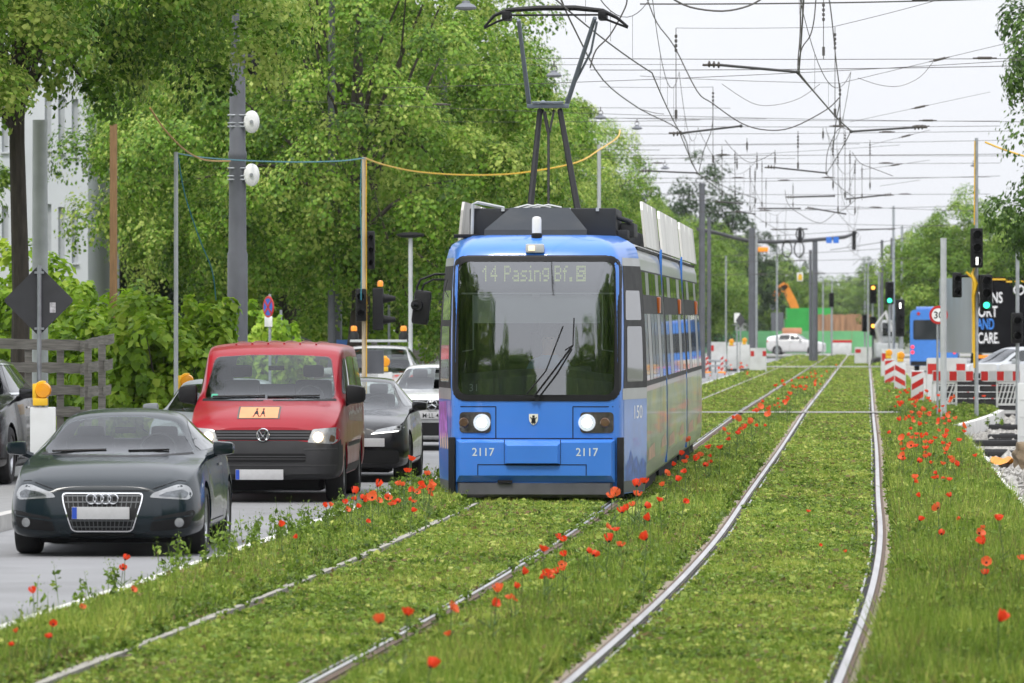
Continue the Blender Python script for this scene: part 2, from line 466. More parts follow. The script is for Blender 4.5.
tag(mb.build('building_site_kerb', M['kerbwhite']), kind='structure')
mb = MB(); ribbon(mb, lambda y: redge(y)+.06, 30, -.16, yr(4, 420, 2)); M['gravel'] = mat('crushed stone', (.30,.29,.27), .95, var=.4, scale=14, bump=.8, bscale=30)
tag(mb.build('building_site_ground', M['gravel']), kind='structure')
mb = MB(); ribbon(mb, 4.2, 22, -.15, yr(135, 416, 6)); tag(mb.build('right_road', M['asphalt']), kind='structure')
mb = MB(); rows = []
for y in (417, 424, 432, 440, 452): rows.append([(x, y, gz(y)+.012) for x in (-120, -20, 10, 40, 90, 200)])
mb.grid(rows); tag(mb.build('cross_road', mat('pale asphalt', (.27,.265,.26), .9, var=.12, scale=.6)), kind='structure')
for nm, y0, y1 in (('track_crossing', 122.6, 124.2), ('track_crossing', 276, 283)):
    mb = MB(); rows = []
    for y in (y0, y1): rows.append([(cR(y)+o, y, gz(y)+(.055 if y0 < 200 else .07)) for o in (-4.85, -3.9, -2.2, -.9, .9, 1.35 if y0 < 200 else 2.2)])
    mb.grid(rows); tag(mb.build(nm, mat('crossing slab', (.26,.255,.24), .9, var=.15, scale=2)), kind='structure')

def rail(ctr, side, label, shiny, grp, brown=False):
    """grooved rail: concrete strips, worn head, groove and lip"""
    root = thing('tram_rail', label, 'rail', (0,0,0), 0, grp)
    def rb(a, b, z, m, nm, y0=6, y1=410, under=None, st=1.5):
        q = MB(); rows = []
        for y in yr(y0, y1, st):
            jit = .006*math.sin(y*3.1+a*40)+.004*math.sin(y*7.7)
            if nm == 'rail_bed': jit *= 3
            xa, xb = ctr(y)+side*(a+jit*(nm == 'rail_bed')), ctr(y)+side*(b+jit*(nm == 'rail_bed')); zz = gz(y)
            r_ = [(xa, y, zz+z), (xb, y, zz+z)]
            if under is not None: r_ = [(xa, y, zz+under)] + r_ + [(xb, y, zz+under)]
            rows.append(r_)
        q.grid(rows); q.build(nm, m, root)
    rb(.64, .885 if shiny else .85, .016, M['railrust'] if brown else M['railbed'] if shiny else M['railpale'], 'rail_bed', under=-.02)
    rb(.728, .758 if brown else .774, .038, M['rail'] if shiny else M['railpale'], 'rail_head', under=.0)
    if shiny: rb(.759 if brown else .775, .803, .028, M['railrust'], 'rail_side', under=.0)
    rb(.685, .721, .0185, M['dark'], 'groove')
    rb(.667, .684, .03, M['rail'] if shiny else M['railrust'], 'groove_lip', under=.0)
    return root
g = 'rails of the two tram tracks'
rail(cR, 1, 'bright worn rail curving at the bottom, next to the poppy strip by the building site', True, g)
rail(cR, -1, 'bright worn rail of the empty track on the side nearer the tram', True, g)
rail(cL, 1, 'narrow brownish rail under the tram on the side facing the empty track', True, g, True)
rail(cL, -1, 'pale dull rail strip under the tram nearest the road kerb', False, g)

# ================================================================== foliage helpers (numpy)
def lownoise(x, y, s=1.):
    return (np.sin(x*1.3*s+.7*y*s)+np.sin(y*1.1*s-.9*x*s+1.7)+np.sin(x*2.9*s+2.3)+np.sin(y*2.6*s+.4)+np.sin((x+y)*4.3*s))/5
def leaf_quads(C, N, A, ln, wd, curl=.25):
    """kite shaped leaves: C centre, N normal, A axis (all n x 3), ln/wd arrays"""
    N = N/np.linalg.norm(N, axis=1, keepdims=True)
    A = A - N*(A*N).sum(1, keepdims=True); A /= np.linalg.norm(A, axis=1, keepdims=True)+1e-9
    B = np.cross(N, A)
    l = ln[:, None]; w_ = wd[:, None]
    return np.stack([C - A*l*.5, C + B*w_*.5 + N*l*curl*.3, C + A*l*.5 - N*l*curl*.3, C - B*w_*.5 + N*l*curl*.3], 1)
def crown(rng, rx, rz, nclump, nleaf, size, droop=.35, spread=(.42,.2), ragged=.28, hollow=.5, under=.75):
    """leaf clumps spread through an uneven crown; returns quads, tints, clump centres"""
    d = rng.normal(size=(nclump, 3)); d /= np.linalg.norm(d, axis=1, keepdims=True)
    az = np.arctan2(d[:, 1], d[:, 0]); ph = rng.uniform(0, 6.28, 6)
    lump = 1 + ragged*(np.sin(az*3+ph[0]+d[:, 2]*3)*.45 + np.sin(az*5+ph[1]-d[:, 2]*5)*.35 + np.sin(az*2+d[:, 2]*7+ph[2])*.4)
    rad = rng.uniform(hollow**3, 1, nclump)**(1/3)*lump
    c = d*rad[:, None]*np.array([rx, rx, rz]); c[:, 2] = np.where(c[:, 2] < 0, c[:, 2]*under, c[:, 2])
    ct = rng.normal(0, .12, nclump)
    k = np.repeat(np.arange(nclump), nleaf); n = len(k)
    rc = spread[0]*rng.uniform(.65, 1.45, nclump)
    out = c/(np.linalg.norm(c, axis=1, keepdims=True)+1e-6)
    U = out*.55+np.array([0, 0, .75])+rng.normal(0, .22, (nclump, 3)); U /= np.linalg.norm(U, axis=1, keepdims=True)
    X1 = np.cross(U, rng.normal(size=(nclump, 3))); X1 /= np.linalg.norm(X1, axis=1, keepdims=True); Y1 = np.cross(U, X1)
    th = np.arccos(1-rng.random(n)*.98); ph2 = rng.uniform(0, 6.283, n); sn, cs_ = np.sin(th), np.cos(th)
    rr = rc[k]*(1+rng.normal(0, .13, n))
    ecc = rng.uniform(.6, 1.1, nclump)[k]
    lx_, ly_, lz_ = rr*sn*np.cos(ph2), rr*sn*np.sin(ph2)*ecc, rr*(spread[1]/spread[0])*2.2*cs_
    C = c[k]+X1[k]*lx_[:, None]+Y1[k]*ly_[:, None]+U[k]*lz_[:, None]
    C[:, 2] -= droop*.9*(lx_**2+ly_**2)/rc[k]
    rad_ = X1[k]*np.cos(ph2)[:, None]+Y1[k]*np.sin(ph2)[:, None]
    N = U[k]*(.35+cs_)[:, None]+rad_*(sn*.75)[:, None]+rng.normal(0, .30, (n, 3))
    A = rad_*.9+np.array([0, 0, -.4])+rng.normal(0, .4, (n, 3))
    ln = size*rng.uniform(.7, 1.35, n); wd = ln*rng.uniform(.65, .92, n)
    tint = np.clip(.50+1.3*ct[k]+rng.normal(0, .14, n), .02, .85)
    return leaf_quads(C, N, A, ln, wd), tint, c
def crown_bracts(rng, P, tint, frac=.16, size=.09):
    """pale flower bracts of a flowering lime: a share of the leaves are narrow, pale and hang down"""
    n = len(P); pick = rng.random(n) < frac
    C = P[pick].mean(1); m_ = len(C)
    Q = leaf_quads(C+np.array([0,0,.01]), rng.normal(size=(m_, 3))*.6+np.array([0,-.3,.6]), rng.normal(size=(m_, 3))*.5+np.array([0,0,-1.]), np.full(m_, size)*rng.uniform(.7,1.25,m_), np.full(m_, size*.30))
    P = P.copy(); P[pick] = Q; tint = tint.copy(); tint[pick] = rng.uniform(.85, 1, m_)
    return P, tint
M['lime'] = leaf_mat('lime leaves', (.018,.058,.005), (.165,.325,.022), (.64,.70,.19), .38)
M['limefar'] = leaf_mat('distant lime leaves', (.026,.07,.006), (.145,.275,.024), (.44,.54,.12), .38)
M['edgeleaf'] = leaf_mat('mid green leaves', (.022,.055,.008), (.075,.155,.022), (.20,.32,.07), .38)
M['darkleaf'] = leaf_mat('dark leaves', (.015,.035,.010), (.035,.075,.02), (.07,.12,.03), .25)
M['bushleaf'] = leaf_mat('hazel leaves', (.07,.17,.008), (.28,.46,.028), (.54,.64,.09), .45)
M['grassleaf'] = leaf_mat('grass and clover', (.26,.17,.08), (.20,.315,.036), (.56,.58,.14), .38)
e_ = [n for n in M['grassleaf'].node_tree.nodes if n.type == 'VALTORGB'][0].color_ramp.elements.new(.10); e_.color = (.045,.08,.012,1)
e_ = [n for n in M['grassleaf'].node_tree.nodes if n.type == 'VALTORGB'][0].color_ramp.elements.new(.32); e_.color = (.09,.155,.018,1)
def trunk_mb(rng, h, r, clumps, nl=9, lean=0.):
    mb = MB()
    pts = [(lean*t*h*.1, rng.normal(0, .03)*h*.1*t, h*t) for t in (0, .12, .3, .5, .75, 1)]
    mb.tube(pts, [r*1.5, r*1.05, r*.95, r*.85, r*.7, r*.5], seg=10)
    return mb
TREEV = {}
def tree_variant(key, seed, rx, rz, nclump, nleaf, size, h0, m, bract=0., **kw):
    rng = np.random.default_rng(seed)
    P, t, c = crown(rng, rx, rz, nclump, nleaf, size, **kw)
    if bract: P, t = crown_bracts(rng, P, t, bract, size*.9)
    P[:, :, 2] += h0+rz*.72
    me = quads_mesh('crown', P, M[m], t)
    mb = MB()
    th = h0+rz*.75
    kt = .58 if key == 'lime_hi' else 1.
    mb.tube([(0,0,-.1), (.03,.02,.35), (.05,-.03,h0*.5), (-.02,.05,h0), (.05,.0,th), (0,.05,th+rz*.6)], [.34*kt,.25*kt,.22*kt,.19*kt,.13*kt,.04], seg=10)
    top = V((0,0,h0*.85))
    order = rng.permutation(len(c))[:26]
    for i in order:
        e = V(c[i])+V((0,0,h0+rz*.72)); s = V((0,0,rng.uniform(h0*.95, th)))
        mid = (s+e)/2 + V((rng.normal(0,.2), rng.normal(0,.2), .35))
        mb.tube([s, (s+mid)/2+V((0,0,.1)), mid, e], [.06,.045,.032,.01], seg=6)
    TREEV[key] = (me, mb.mesh('trunk', M['bark']))
tree_variant('lime_a', 1, 4.2, 5.0, 420, 330, .088, 2.2, 'lime', .20, spread=(.47,.23), hollow=.66, ragged=.26, droop=.22)
tree_variant('lime_b', 2, 4.4, 5.2, 420, 330, .088, 2.4, 'lime', .20, spread=(.47,.23), hollow=.66, ragged=.26, droop=.22)
tree_variant('lime_hi', 3, 4.3, 4.4, 520, 330, .082, 4.55, 'lime', .22, spread=(.46,.22), hollow=.62, ragged=.28, under=.6, droop=.22)
tree_variant('edge', 8, 4.2, 5.0, 560, 230, .10, 2.4, 'edgeleaf', .08, spread=(.50,.22), hollow=.4, ragged=.24, droop=.25)
tree_variant('far_a', 4, 4.3, 5.0, 430, 150, .15, 1.6, 'limefar', .14, spread=(.56,.26), hollow=.62, ragged=.24, droop=.22)
tree_variant('far_b', 5, 4.6, 5.6, 430, 150, .15, 1.8, 'limefar', .14, spread=(.56,.26), hollow=.62, ragged=.24, droop=.22)
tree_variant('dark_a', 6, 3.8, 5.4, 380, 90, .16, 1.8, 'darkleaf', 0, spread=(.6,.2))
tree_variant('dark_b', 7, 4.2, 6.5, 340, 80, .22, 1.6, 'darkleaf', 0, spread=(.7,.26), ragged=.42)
def tree(key, x, y, label, s=1., rz=0., sz=None, z=None, name='lime_tree', group=None, parts=True, cat='tree'):
    r = thing(name, label, cat, (x, y, gz(y)-.05 if z is None else z), rz, group)
    r.scale = (s, s, sz or s)
    cm, tm = TREEV[key]
    obj('crown', cm, r); obj('trunk', tm, r)
    return r
gl = 'lime trees lining the pavement'
gb = 'trees standing behind the lime row'
gk = 'trees lining the street behind the photographer'
TO = -13.3
for a in [
  ('lime_hi', 73, -13.6, 'lime tree whose bright overhanging branches fill the top corner above the parked car', 1.05, .4),
  ('lime_hi', 86, -12.2, 'lime tree with pale bracts hanging over the timber pole and white building', 1.05, 1.9),
  ('lime_a', 121, -10.2, 'lime tree behind the thick catenary pole with two round insulators', 1.08, 4.1),
  ('lime_b', 130, -12.6, 'lime tree with thick dark trunk behind the no-stopping sign', 1.08, 2.6),
  ('lime_a', 139, TO, 'lime tree above the dark traffic signal on the timber post', 1.08, 5.2),
  ('lime_b', 154, TO, 'lime tree whose crown meets the sky beside the bare pole top', 1.0, .9),
  ('lime_a', 170, TO, 'lime tree with narrow top directly behind the raised pantograph', 1.0, 3.3),
  ('lime_b', 187, TO, 'lime tree behind the lower arms of the pantograph', .98, 0.2),
  ('lime_a', 206, TO, 'lime tree crown seen just over the black tram roof equipment', 1.06, 1.2),
  ('lime_b', 226, TO, 'lime tree next to last of the tall row, behind the pale mast', 1.02, 2.2),
  ('lime_a', 246, TO, 'rounded lime crown ending the tall part of the row', 1.06, 5.6)]:
    tree(a[0], cR(a[1])+a[2], a[1], a[3], a[4], a[5], sz=a[4]*.84 if a[1] == 73 else None, group=gl)
for a in [
  ('far_a', -15.2, 126, 'shaded tree left of the white building, behind the diamond sign back', .8, 0),
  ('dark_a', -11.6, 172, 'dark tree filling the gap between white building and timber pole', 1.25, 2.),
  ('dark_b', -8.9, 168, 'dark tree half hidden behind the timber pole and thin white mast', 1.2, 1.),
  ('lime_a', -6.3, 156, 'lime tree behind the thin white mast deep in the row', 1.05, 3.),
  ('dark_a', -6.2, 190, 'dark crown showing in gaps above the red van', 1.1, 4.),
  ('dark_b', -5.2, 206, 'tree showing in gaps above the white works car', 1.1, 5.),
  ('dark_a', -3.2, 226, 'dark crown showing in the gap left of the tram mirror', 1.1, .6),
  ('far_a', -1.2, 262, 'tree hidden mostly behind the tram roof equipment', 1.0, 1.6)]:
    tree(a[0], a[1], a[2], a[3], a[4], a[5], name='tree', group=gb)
# ---- trees farther along the street
gf = 'trees along the far street'
for a in [
  ('far_b', 4.6, 292, 'light green tree rising over the white roof fairings of the tram', .80, .5, None),
  ('far_a', 6.6, 322, 'light green tree directly behind the rear end of the tram', .84, 2.5, None),
  ('far_b', 8.8, 356, 'light green tree between the tram and the first dark catenary pole', .82, 4.4, None),
  ('far_a', 12.0, 390, 'light green round tree left of the small black-backed diamond sign', .9, 1.4, None),
  ('far_b', 14.2, 425, 'light green tree right of the thick far pole, above the green containers', .82, 3.1, None),
  ('far_a', 20.6, 510, 'tree behind the orange excavator arm', .80, .3, None),
  ('far_b', 25.3, 530, 'tree at the end of the far row, above the green site fence', .74, 5.1, None)]:
    tree(a[0], a[1], a[2], a[3], a[4], a[5], a[6], name='tree', group=gf)
for a in [
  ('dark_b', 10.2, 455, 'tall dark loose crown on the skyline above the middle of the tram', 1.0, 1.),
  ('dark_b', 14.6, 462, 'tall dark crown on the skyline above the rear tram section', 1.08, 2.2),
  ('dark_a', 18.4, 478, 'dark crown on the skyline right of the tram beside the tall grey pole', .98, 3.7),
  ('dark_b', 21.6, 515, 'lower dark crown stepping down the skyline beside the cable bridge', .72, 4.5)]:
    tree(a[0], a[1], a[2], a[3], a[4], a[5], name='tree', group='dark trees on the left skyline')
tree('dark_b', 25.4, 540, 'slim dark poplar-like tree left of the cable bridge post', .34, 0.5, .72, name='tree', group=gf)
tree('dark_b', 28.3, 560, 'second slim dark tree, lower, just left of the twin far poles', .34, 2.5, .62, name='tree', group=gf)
# right side
tree('edge', 13.1, 103, 'tall tree at the right edge hanging over the building site', .98, 2.2, 1.02, name='tree', group='trees on the right side')
tree('edge', 15.9, 124, 'leafy tree at the right edge behind the nearer hanging branches', 1.0, 2.9, .9, name='tree', group='trees on the right side')
tree('far_b', 24.4, 300, 'broad bright tree above the black truck, behind the tram signal', .86, 1.1, .76, name='tree', group='trees on the right side')
tree('far_a', 29.6, 320, 'bright tree above the black truck at the right edge', .9, 3.3, .8, name='tree', group='trees on the right side')
tree('far_b', 24.8, 335, 'tree behind the blue bus, lower than the broad one beside it', .85, 4.4, .70, name='tree', group='trees on the right side')
tree('far_a', 28.2, 365, 'tree between the bus and the black truck, set far back', .8, .4, .75, name='tree', group='trees on the right side')
for k, (px, Y, s, lb) in enumerate([(842, 900, .95, 'hazy bluish tree on the horizon above the brown sheet piling'), (866, 960, 1.05, 'hazy bluish tree on the horizon left of the orange lit signal'),
   (888, 880, 1.1, 'hazy bluish tree on the horizon behind the green lit signal'), (906, 800, 1.05, 'hazy grey-green tree left of the bus roof on the horizon'), (826, 980, .9, 'hazy tree on the horizon right of the cable bridge post'),
   (926, 720, 1.0, 'hazy grey-green tree above the bus on the horizon'), (855, 1000, 1.0, 'hazy tree on the horizon between the brown piling and the signals'), (800, 940, .9, 'hazy tree on the horizon behind the green containers'), (876, 930, 1.05, 'hazy tree on the horizon behind the two curved lamp arms')]):
    tree('dark_b' if k % 2 else 'far_b', lx(px, Y), Y, lb, s*1.25, k*1.3, s*.85, name='tree', group='hazy trees on the horizon')
# trees behind the camera and beside the frame: they are what the tram windscreen and the car paint mirror
for k, y in enumerate((44, 29, 14, -8, -22, -36, -50, -64)):
    for sd, off in ((-1, -13. if y > -5 else -8.6), (1, 13.2 if y > -5 else 8.2)):
        c = cL(y) if y > 12 else cL(12)+.085*(y-12)
        tree('far_a' if (k+sd) % 3 else 'far_b', c+off, y, 'street tree beside or behind the camera, mirrored in glass and paint', 1.15, k*1.7+sd, 1.25, name='tree', group=gk)

# ---- hazel bush and the shrub round the wooden fence
def bush(x, y, z, rx, rz, n, nl, size, seed, label, m='bushleaf', ry=None, name='hazel_bush', group=None):
    rng = np.random.default_rng(seed)
    P, t, c = crown(rng, rx, rz, n, nl, size, droop=.25, spread=(.17,.13), ragged=.3, hollow=.3, under=1)
    if ry: P[:, :, 1] *= ry/rx
    P[:, :, 2] += z
    r = thing(name, label, 'bush', (x, y, 0), 0, group)
    obj('foliage', quads_mesh('foliage', P, M[m], t), r)
    mb = MB()
    for i in rng.permutation(len(c))[:14]:
        e = V(c[i])+V((0,0,z)); mb.tube([(e.x*.1, e.y*.1, -.05), (e.x*.5, e.y*.4, e.z*.55), e], [.03,.02,.006], seg=5)
    mb.build('branches', M['bark'], r)
    return r
gbu = 'bushes behind the pavement'
bush(lx(166, 88), 88, 1.02, 1.15, 1.22, 300, 38, .15, 21, 'big leafy hazel bush behind the silver car, between fence and thick pole', ry=1.0, group=gbu)
bush(lx(112, 93), 93, 1.0, 1.2, 1.25, 240, 34, .15, 22, 'hazel bush behind the wooden fence end, below the timber pole', ry=1.0, group=gbu)
bush(lx(30, 95), 95, 1.3, 1.5, 1.7, 260, 36, .15, 23, 'hazel bush behind the wooden rail fence and the diamond sign', ry=1.0, group=gbu)
bush(lx(268, 112), 112, .9, .8, 1.3, 120, 34, .15, 24, 'small bush round the foot of the no-stopping sign', ry=.8, group=gbu)
bush(lx(300, 135), 135, .9, 1.4, 1.3, 160, 34, .17, 25, 'low bush behind the red van roof', ry=.8, group=gbu)
bush(lx(232, 128), 128, 1.0, 1.5, 1.5, 160, 34, .17, 27, 'low bush behind the thick catenary pole', ry=.8, group=gbu)
bush(lx(355, 140), 140, 1.0, 1.3, 1.2, 140, 34, .17, 26, 'low bush behind the white works car', ry=.8, group=gbu)

# ---- grass, herbs
rng = np.random.default_rng(11)
YG = np.linspace(26, 420, 800); CG = _cr(YG)
def zone(n, y0, y1, o0, o1, hgt, sz, kind, p=2.0, tb=0., edge=None):
    """n leaves between the offsets o0..o1 from the right-hand track; more of them near the camera"""
    u = rng.random(n); a = 1-p
    Y = (y0**a + u*(y1**a-y0**a))**(1/a)
    o = rng.uniform(o0, o1, n); X = np.interp(Y, YG, CG)+o
    px = 512+F*X/Y; keep = (px > -160) & (px < 1190)
    # leave the rails free
    for cc in (0., -2.92):
        for sd in (-1, 1):
            dd = (o-cc)*sd; lim = .905+rng.normal(0, .03, n); lo_ = .655+rng.normal(0, .02, n)
            keep &= ~((dd > lo_) & (dd < lim))
    keep &= ~((Y > 122.4) & (Y < 124.3) & (o < 1.4)) & ~((Y > 275.5) & (Y < 283.5))
    Y, X, o = Y[keep], X[keep], o[keep]; n = len(Y)
    far = np.maximum(1, Y/42)**.55
    patchy = lownoise(X, Y, .9)
    fine = lownoise(X+3, Y, 4.)
    h = hgt*(1+.5*patchy)*np.clip(.55+.45*fine+rng.random(n)*.5, .25, 1.6)
    h = np.where(((Y > 109) & (Y < 123)) | ((Y > 258) & (Y < 280)), np.minimum(h, .03), h)
    if kind == 'leaf':
        z = rng.random(n)**.8*h*.9
        ln = sz*far*rng.uniform(.6, 1.5, n); wd = ln*rng.uniform(.5, .9, n)
        N = rng.normal(size=(n, 3))*.85+np.array([0, -.3, .9]); A = rng.normal(size=(n, 3))+np.array([0, 0, .35])
        Cc = np.stack([X, Y, gza(Y)+z+.004], 1)
        P = leaf_quads(Cc, N, A, ln, wd)
    else:
        z = h*rng.uniform(.5, 1.25, n)*(1 if kind == 'blade' else 1)
        A = rng.normal(size=(n, 3))*.3+np.array([0, 0, 1.]); A /= np.linalg.norm(A, axis=1, keepdims=True)
        ln = z; wd = np.maximum(.006, .0032*sz*far*rng.uniform(.7, 1.4, n))
        N = rng.normal(size=(n, 3))*np.array([1, 1, .2])
        Cc = np.stack([X, Y, gza(Y)], 1)+A*ln[:, None]*.5
        P = leaf_quads(Cc, N, A, ln, wd, curl=.15)
    fin2 = lownoise(X*1.7+9, Y*.6+3, 2.2)
    t = np.clip(.50+tb+.16*patchy+.12*fine+.12*fin2+rng.normal(0, .15, n), .1, 1)
    flw = rng.random(n) < .04; t[flw] = rng.uniform(.85, 1, flw.sum())
    dry = rng.random(n) < np.clip(.08+.16*lownoise(X*.8+5, Y*.35, 1.3)+.05*(hgt < .04), .02, .35); t[dry] = rng.uniform(0, .06, dry.sum())
    return P, t
D = GRASS
zs_ = []
for o0, o1, h, tb, dn in [(-4.80, -4.5, .05, .0, 1.2), (-4.5, -3.85, .11, .0, 1.3), (-3.85, -2.0, .035, .02, 1.7), (-2.0, -1.65, .05, 0., 1.5), (-1.65, -.92, .11, -.04, 1.4), (-.92, .92, .032, .03, 1.7), (.92, 2.24, .15, -.04, 1.5)]:
    wdt = o1-o0
    nn = int(D*wdt*dn)
    zs_.append(zone(int(nn*1.7), 30, 130, o0, o1, h, .034, 'leaf', 2.1, tb))
    zs_.append(zone(int(nn*.9), 30, 130, o0, o1, h*1.35+.015, 1.5, 'blade', 2.1, tb))
    zs_.append(zone(int(nn*.3), 130, 416, o0, o1, h*.9, .04, 'leaf', 1.6, tb))
    zs_.append(zone(int(nn*.12), 130, 416, o0, o1, h*1.1, 2.2, 'blade', 1.6, tb))
zs_.append(zone(int(D*.35), 104, 134, 2.2, 3.6, .08, .05, 'leaf', 1.2, -.06))
zs_.append(zone(int(D*.3), 104, 134, 2.2, 3.6, .12, 2., 'blade', 1.2, -.06))
for o0, o1, h in ((-4.6, -3.85, .12), (-3.6, -2.3, .05), (-1.8, -.95, .12), (-.7, .7, .045), (.95, 2.2, .13)):
    zs_.append(zone(int(D*(o1-o0)*.14), 30, 110, o0, o1, h, .05, 'leaf', 2.1, .06))
P = np.concatenate([a for a, b in zs_]); T = np.concatenate([b for a, b in zs_])
# the widened strip only where the bed is wide
k = np.ones(len(P), bool); cY = P[:, 0, 1]; cO = P[:, 0, 0]-np.interp(cY, YG, CG)
k &= cO < _re(cY)+.02
P, T = P[k], T[k]
tag(obj('grass', quads_mesh('grass', P, M['grassleaf'], T)), 'low grass and clover growing between and beside the tram rails', 'grass', kind='stuff')
# far grass beyond the second crossing and left of the road
zs_ = [zone(int(D*.25), 284, 416, -4.85, 2.2, .12, .05, 'leaf', 1.2, -.05)]
# tall weeds along the kerb
def weeds(n, y0, y1, o0, o1, h0, h1, seed, dens=1.):
    rg = np.random.default_rng(seed); Q = []; T_ = []
    for i in range(n):
        y = rg.uniform(y0, y1); o = rg.uniform(o0, o1); x = cR(y)+o; h = rg.uniform(h0, h1); z0 = gz(y)
        lean = rg.normal(0, .12, 2); m_ = int(rg.integers(14, 30)*dens)
        t = rg.random(m_)**.8
        C = np.stack([x+lean[0]*t*h+rg.normal(0, .022, m_), y+lean[1]*t*h+rg.normal(0, .022, m_), z0+t*h], 1)
        ln = np.where(t > .8, .018, .05)*rg.uniform(.6, 1.4, m_)*max(1, y/50)**.4
        Q.append(leaf_quads(C, rg.normal(size=(m_, 3))+np.array([0, -.3, .5]), rg.normal(size=(m_, 3))+np.array([0, 0, .8]), ln, ln*.5)); T_.append(np.clip(rg.normal(.42, .14, m_), 0, 1))
        C = np.array([[x+lean[0]*h*.5, y+lean[1]*h*.5, z0+h*.5]])
        Q.append(leaf_quads(C, np.array([[.2, -1, 0.]]), np.array([[lean[0], lean[1], 1.]]), np.array([h]), np.array([.007]), curl=0)); T_.append(np.array([.4]))
    return np.concatenate(Q), np.concatenate(T_)
W = [weeds(26, 34, 46, -4.9, -4.6, .18, .42, 31), weeds(34, 46, 52, -4.86, -4.45, .22, .5, 32, 1.3), weeds(60, 52, 66, -4.86, -4.4, .12, .34, 33, 1.2), weeds(80, 58, 72, -4.86, -4.2, .12, .36, 34, 1.2),
     weeds(190, 36, 100, .95, 2.2, .15, .32, 35), weeds(110, 44, 110, -1.7, -.95, .12, .26, 36), weeds(90, 106, 131, 1.2, 3.3, .12, .26, 37),
     weeds(260, 33, 80, -3.9, -3.6, .04, .11, 38), weeds(260, 33, 80, -2.3, -1.9, .04, .11, 39), weeds(240, 33, 80, -.98, -.85, .05, .13, 40), weeds(240, 33, 80, .86, 1.0, .05, .13, 41), weeds(260, 33, 70, -4.75, -3.8, .08, .22, 42), weeds(220, 33, 70, -3.5, -2.3, .03, .08, 43), weeds(240, 33, 80, -.7, .7, .03, .08, 44)]
P = np.concatenate([a for a, b in W]); T = np.concatenate([b for a, b in W])
tag(obj('weeds', quads_mesh('weeds', P, M['grassleaf'], T)), 'tall thin weeds along the kerb and between the tracks', 'weeds', kind='stuff')
# rough grass left of the pavement
n = 26000; Y = rng.uniform(60, 200, n); X = np.interp(Y, YG, CG)-rng.uniform(12.6, 22, n)
P = leaf_quads(np.stack([X, Y, rng.random(n)*.2], 1), rng.normal(size=(n,3))*.5+np.array([0,-.3,.8]), rng.normal(size=(n,3))+np.array([0,0,.6]), rng.uniform(.08,.2,n), rng.uniform(.04,.1,n))
tag(obj('undergrowth', quads_mesh('undergrowth', P, M['limefar'], rng.uniform(.2,.6,n))), 'rough undergrowth below the trees beside the pavement', 'undergrowth', kind='stuff')

# ---- poppies
M['petal'] = None
pm, nt_, b_ = nodes_of('poppy petal')
b_.inputs['Base Color'].default_value = (.80,.055,.012,1); b_.inputs['Roughness'].default_value = .55
t_ = nt_.nodes.new('ShaderNodeBsdfTranslucent'); t_.inputs['Color'].default_value = (.9,.08,.02,1)
x_ = nt_.nodes.new('ShaderNodeMixShader'); x_.inputs['Fac'].default_value = .4
L(nt_, b_.outputs[0], x_.inputs[1]); L(nt_, t_.outputs[0], x_.inputs[2]); L(nt_, x_.outputs[0], nt_.nodes['Material Output'].inputs['Surface'])
M['petal'] = pm
pm2 = pm.copy(); pm2.name = 'paler poppy petal'
for n_ in pm2.node_tree.nodes:
    if n_.type == 'BSDF_PRINCIPLED': n_.inputs['Base Color'].default_value = (.82,.13,.035,1)
    if n_.type == 'BSDF_TRANSLUCENT': n_.inputs['Color'].default_value = (.9,.16,.05,1)
M['petal2'] = pm2
M['stem'] = mat('poppy stem', (.09,.15,.035), .7, var=.2)
def poppy_protos():
    out = []
    for k in range(6):
        rg = random.Random(50+k); h = [.30,.34,.26,.38,.32,.42][k]; tilt = rg.uniform(.2, 1.1); az = rg.uniform(0, 6.28)
        st = MB(); lean = V((rg.uniform(-.06,.06), rg.uniform(-.06,.06), 0))
        st.tube([(0,0,0), lean*.3+V((0,0,h*.5)), lean+V((0,0,h))], [.004,.0035,.003], seg=5)
        for q in range(4):
            z = h*rg.uniform(.05,.5); a = rg.uniform(0,6.28); e = V((math.cos(a)*.07, math.sin(a)*.07, z+.05))
            st.tube([(lean.x*z/h, lean.y*z/h, z), e], [.005,.002], seg=4)
        fl = MB(); cup = rg.uniform(.5, 1.1); rad = rg.uniform(.038, .048)
        for q in range(4):
            a0 = q*PI/2+rg.uniform(-.2,.2); rows = []
            rr = rad*(1 if q % 2 else 1.1)
            for i in range(4):
                s = i/3; row = []
                for j in range(5):
                    a = a0+(j-2)*.42*(1-.15*s); wv = .1*math.sin(j*2.2+k+q)*s
                    row.append((math.cos(a)*rr*s*(1-.25*cup*s), math.sin(a)*rr*s*(1-.25*cup*s), rr*(cup*s*s+wv*.6)+(.002 if q % 2 else 0)))
                rows.append(row)
            fl.grid(rows)
        ce = MB(); ce.lathe([(0,.014),(.006,.013),(.010,.006),(.010,0),(0,-.004)], seg=8)
        Mx = Matrix.Translation(lean+V((0,0,h))) @ Matrix.Rotation(az, 4, 'Z') @ Matrix.Rotation(tilt, 4, 'X')
        fl.xf(Mx); ce.xf(Mx)
        out.append((st.mesh('poppy', M['stem']), fl.mesh('petals', M['petal2' if k % 3 == 1 else 'petal'], fixn=False), ce.mesh('seed_head', M['black'])))
    return out
PP = poppy_protos()
npop = 0
def poppy(x, y, lab, grp, s=1., parts=3):
    global npop
    st, fl, ce = PP[rnd.randrange(6)]
    r = obj('poppy', st, None, (x, y, gz(y)), rnd.uniform(0, 6.28)); r.scale = (s, s, s*rnd.uniform(.75, 1.2))
    tag(r, lab, 'poppy', grp)
    obj('petals', fl, r)
    if parts > 2: obj('seed_head', ce, r)
    npop += 1
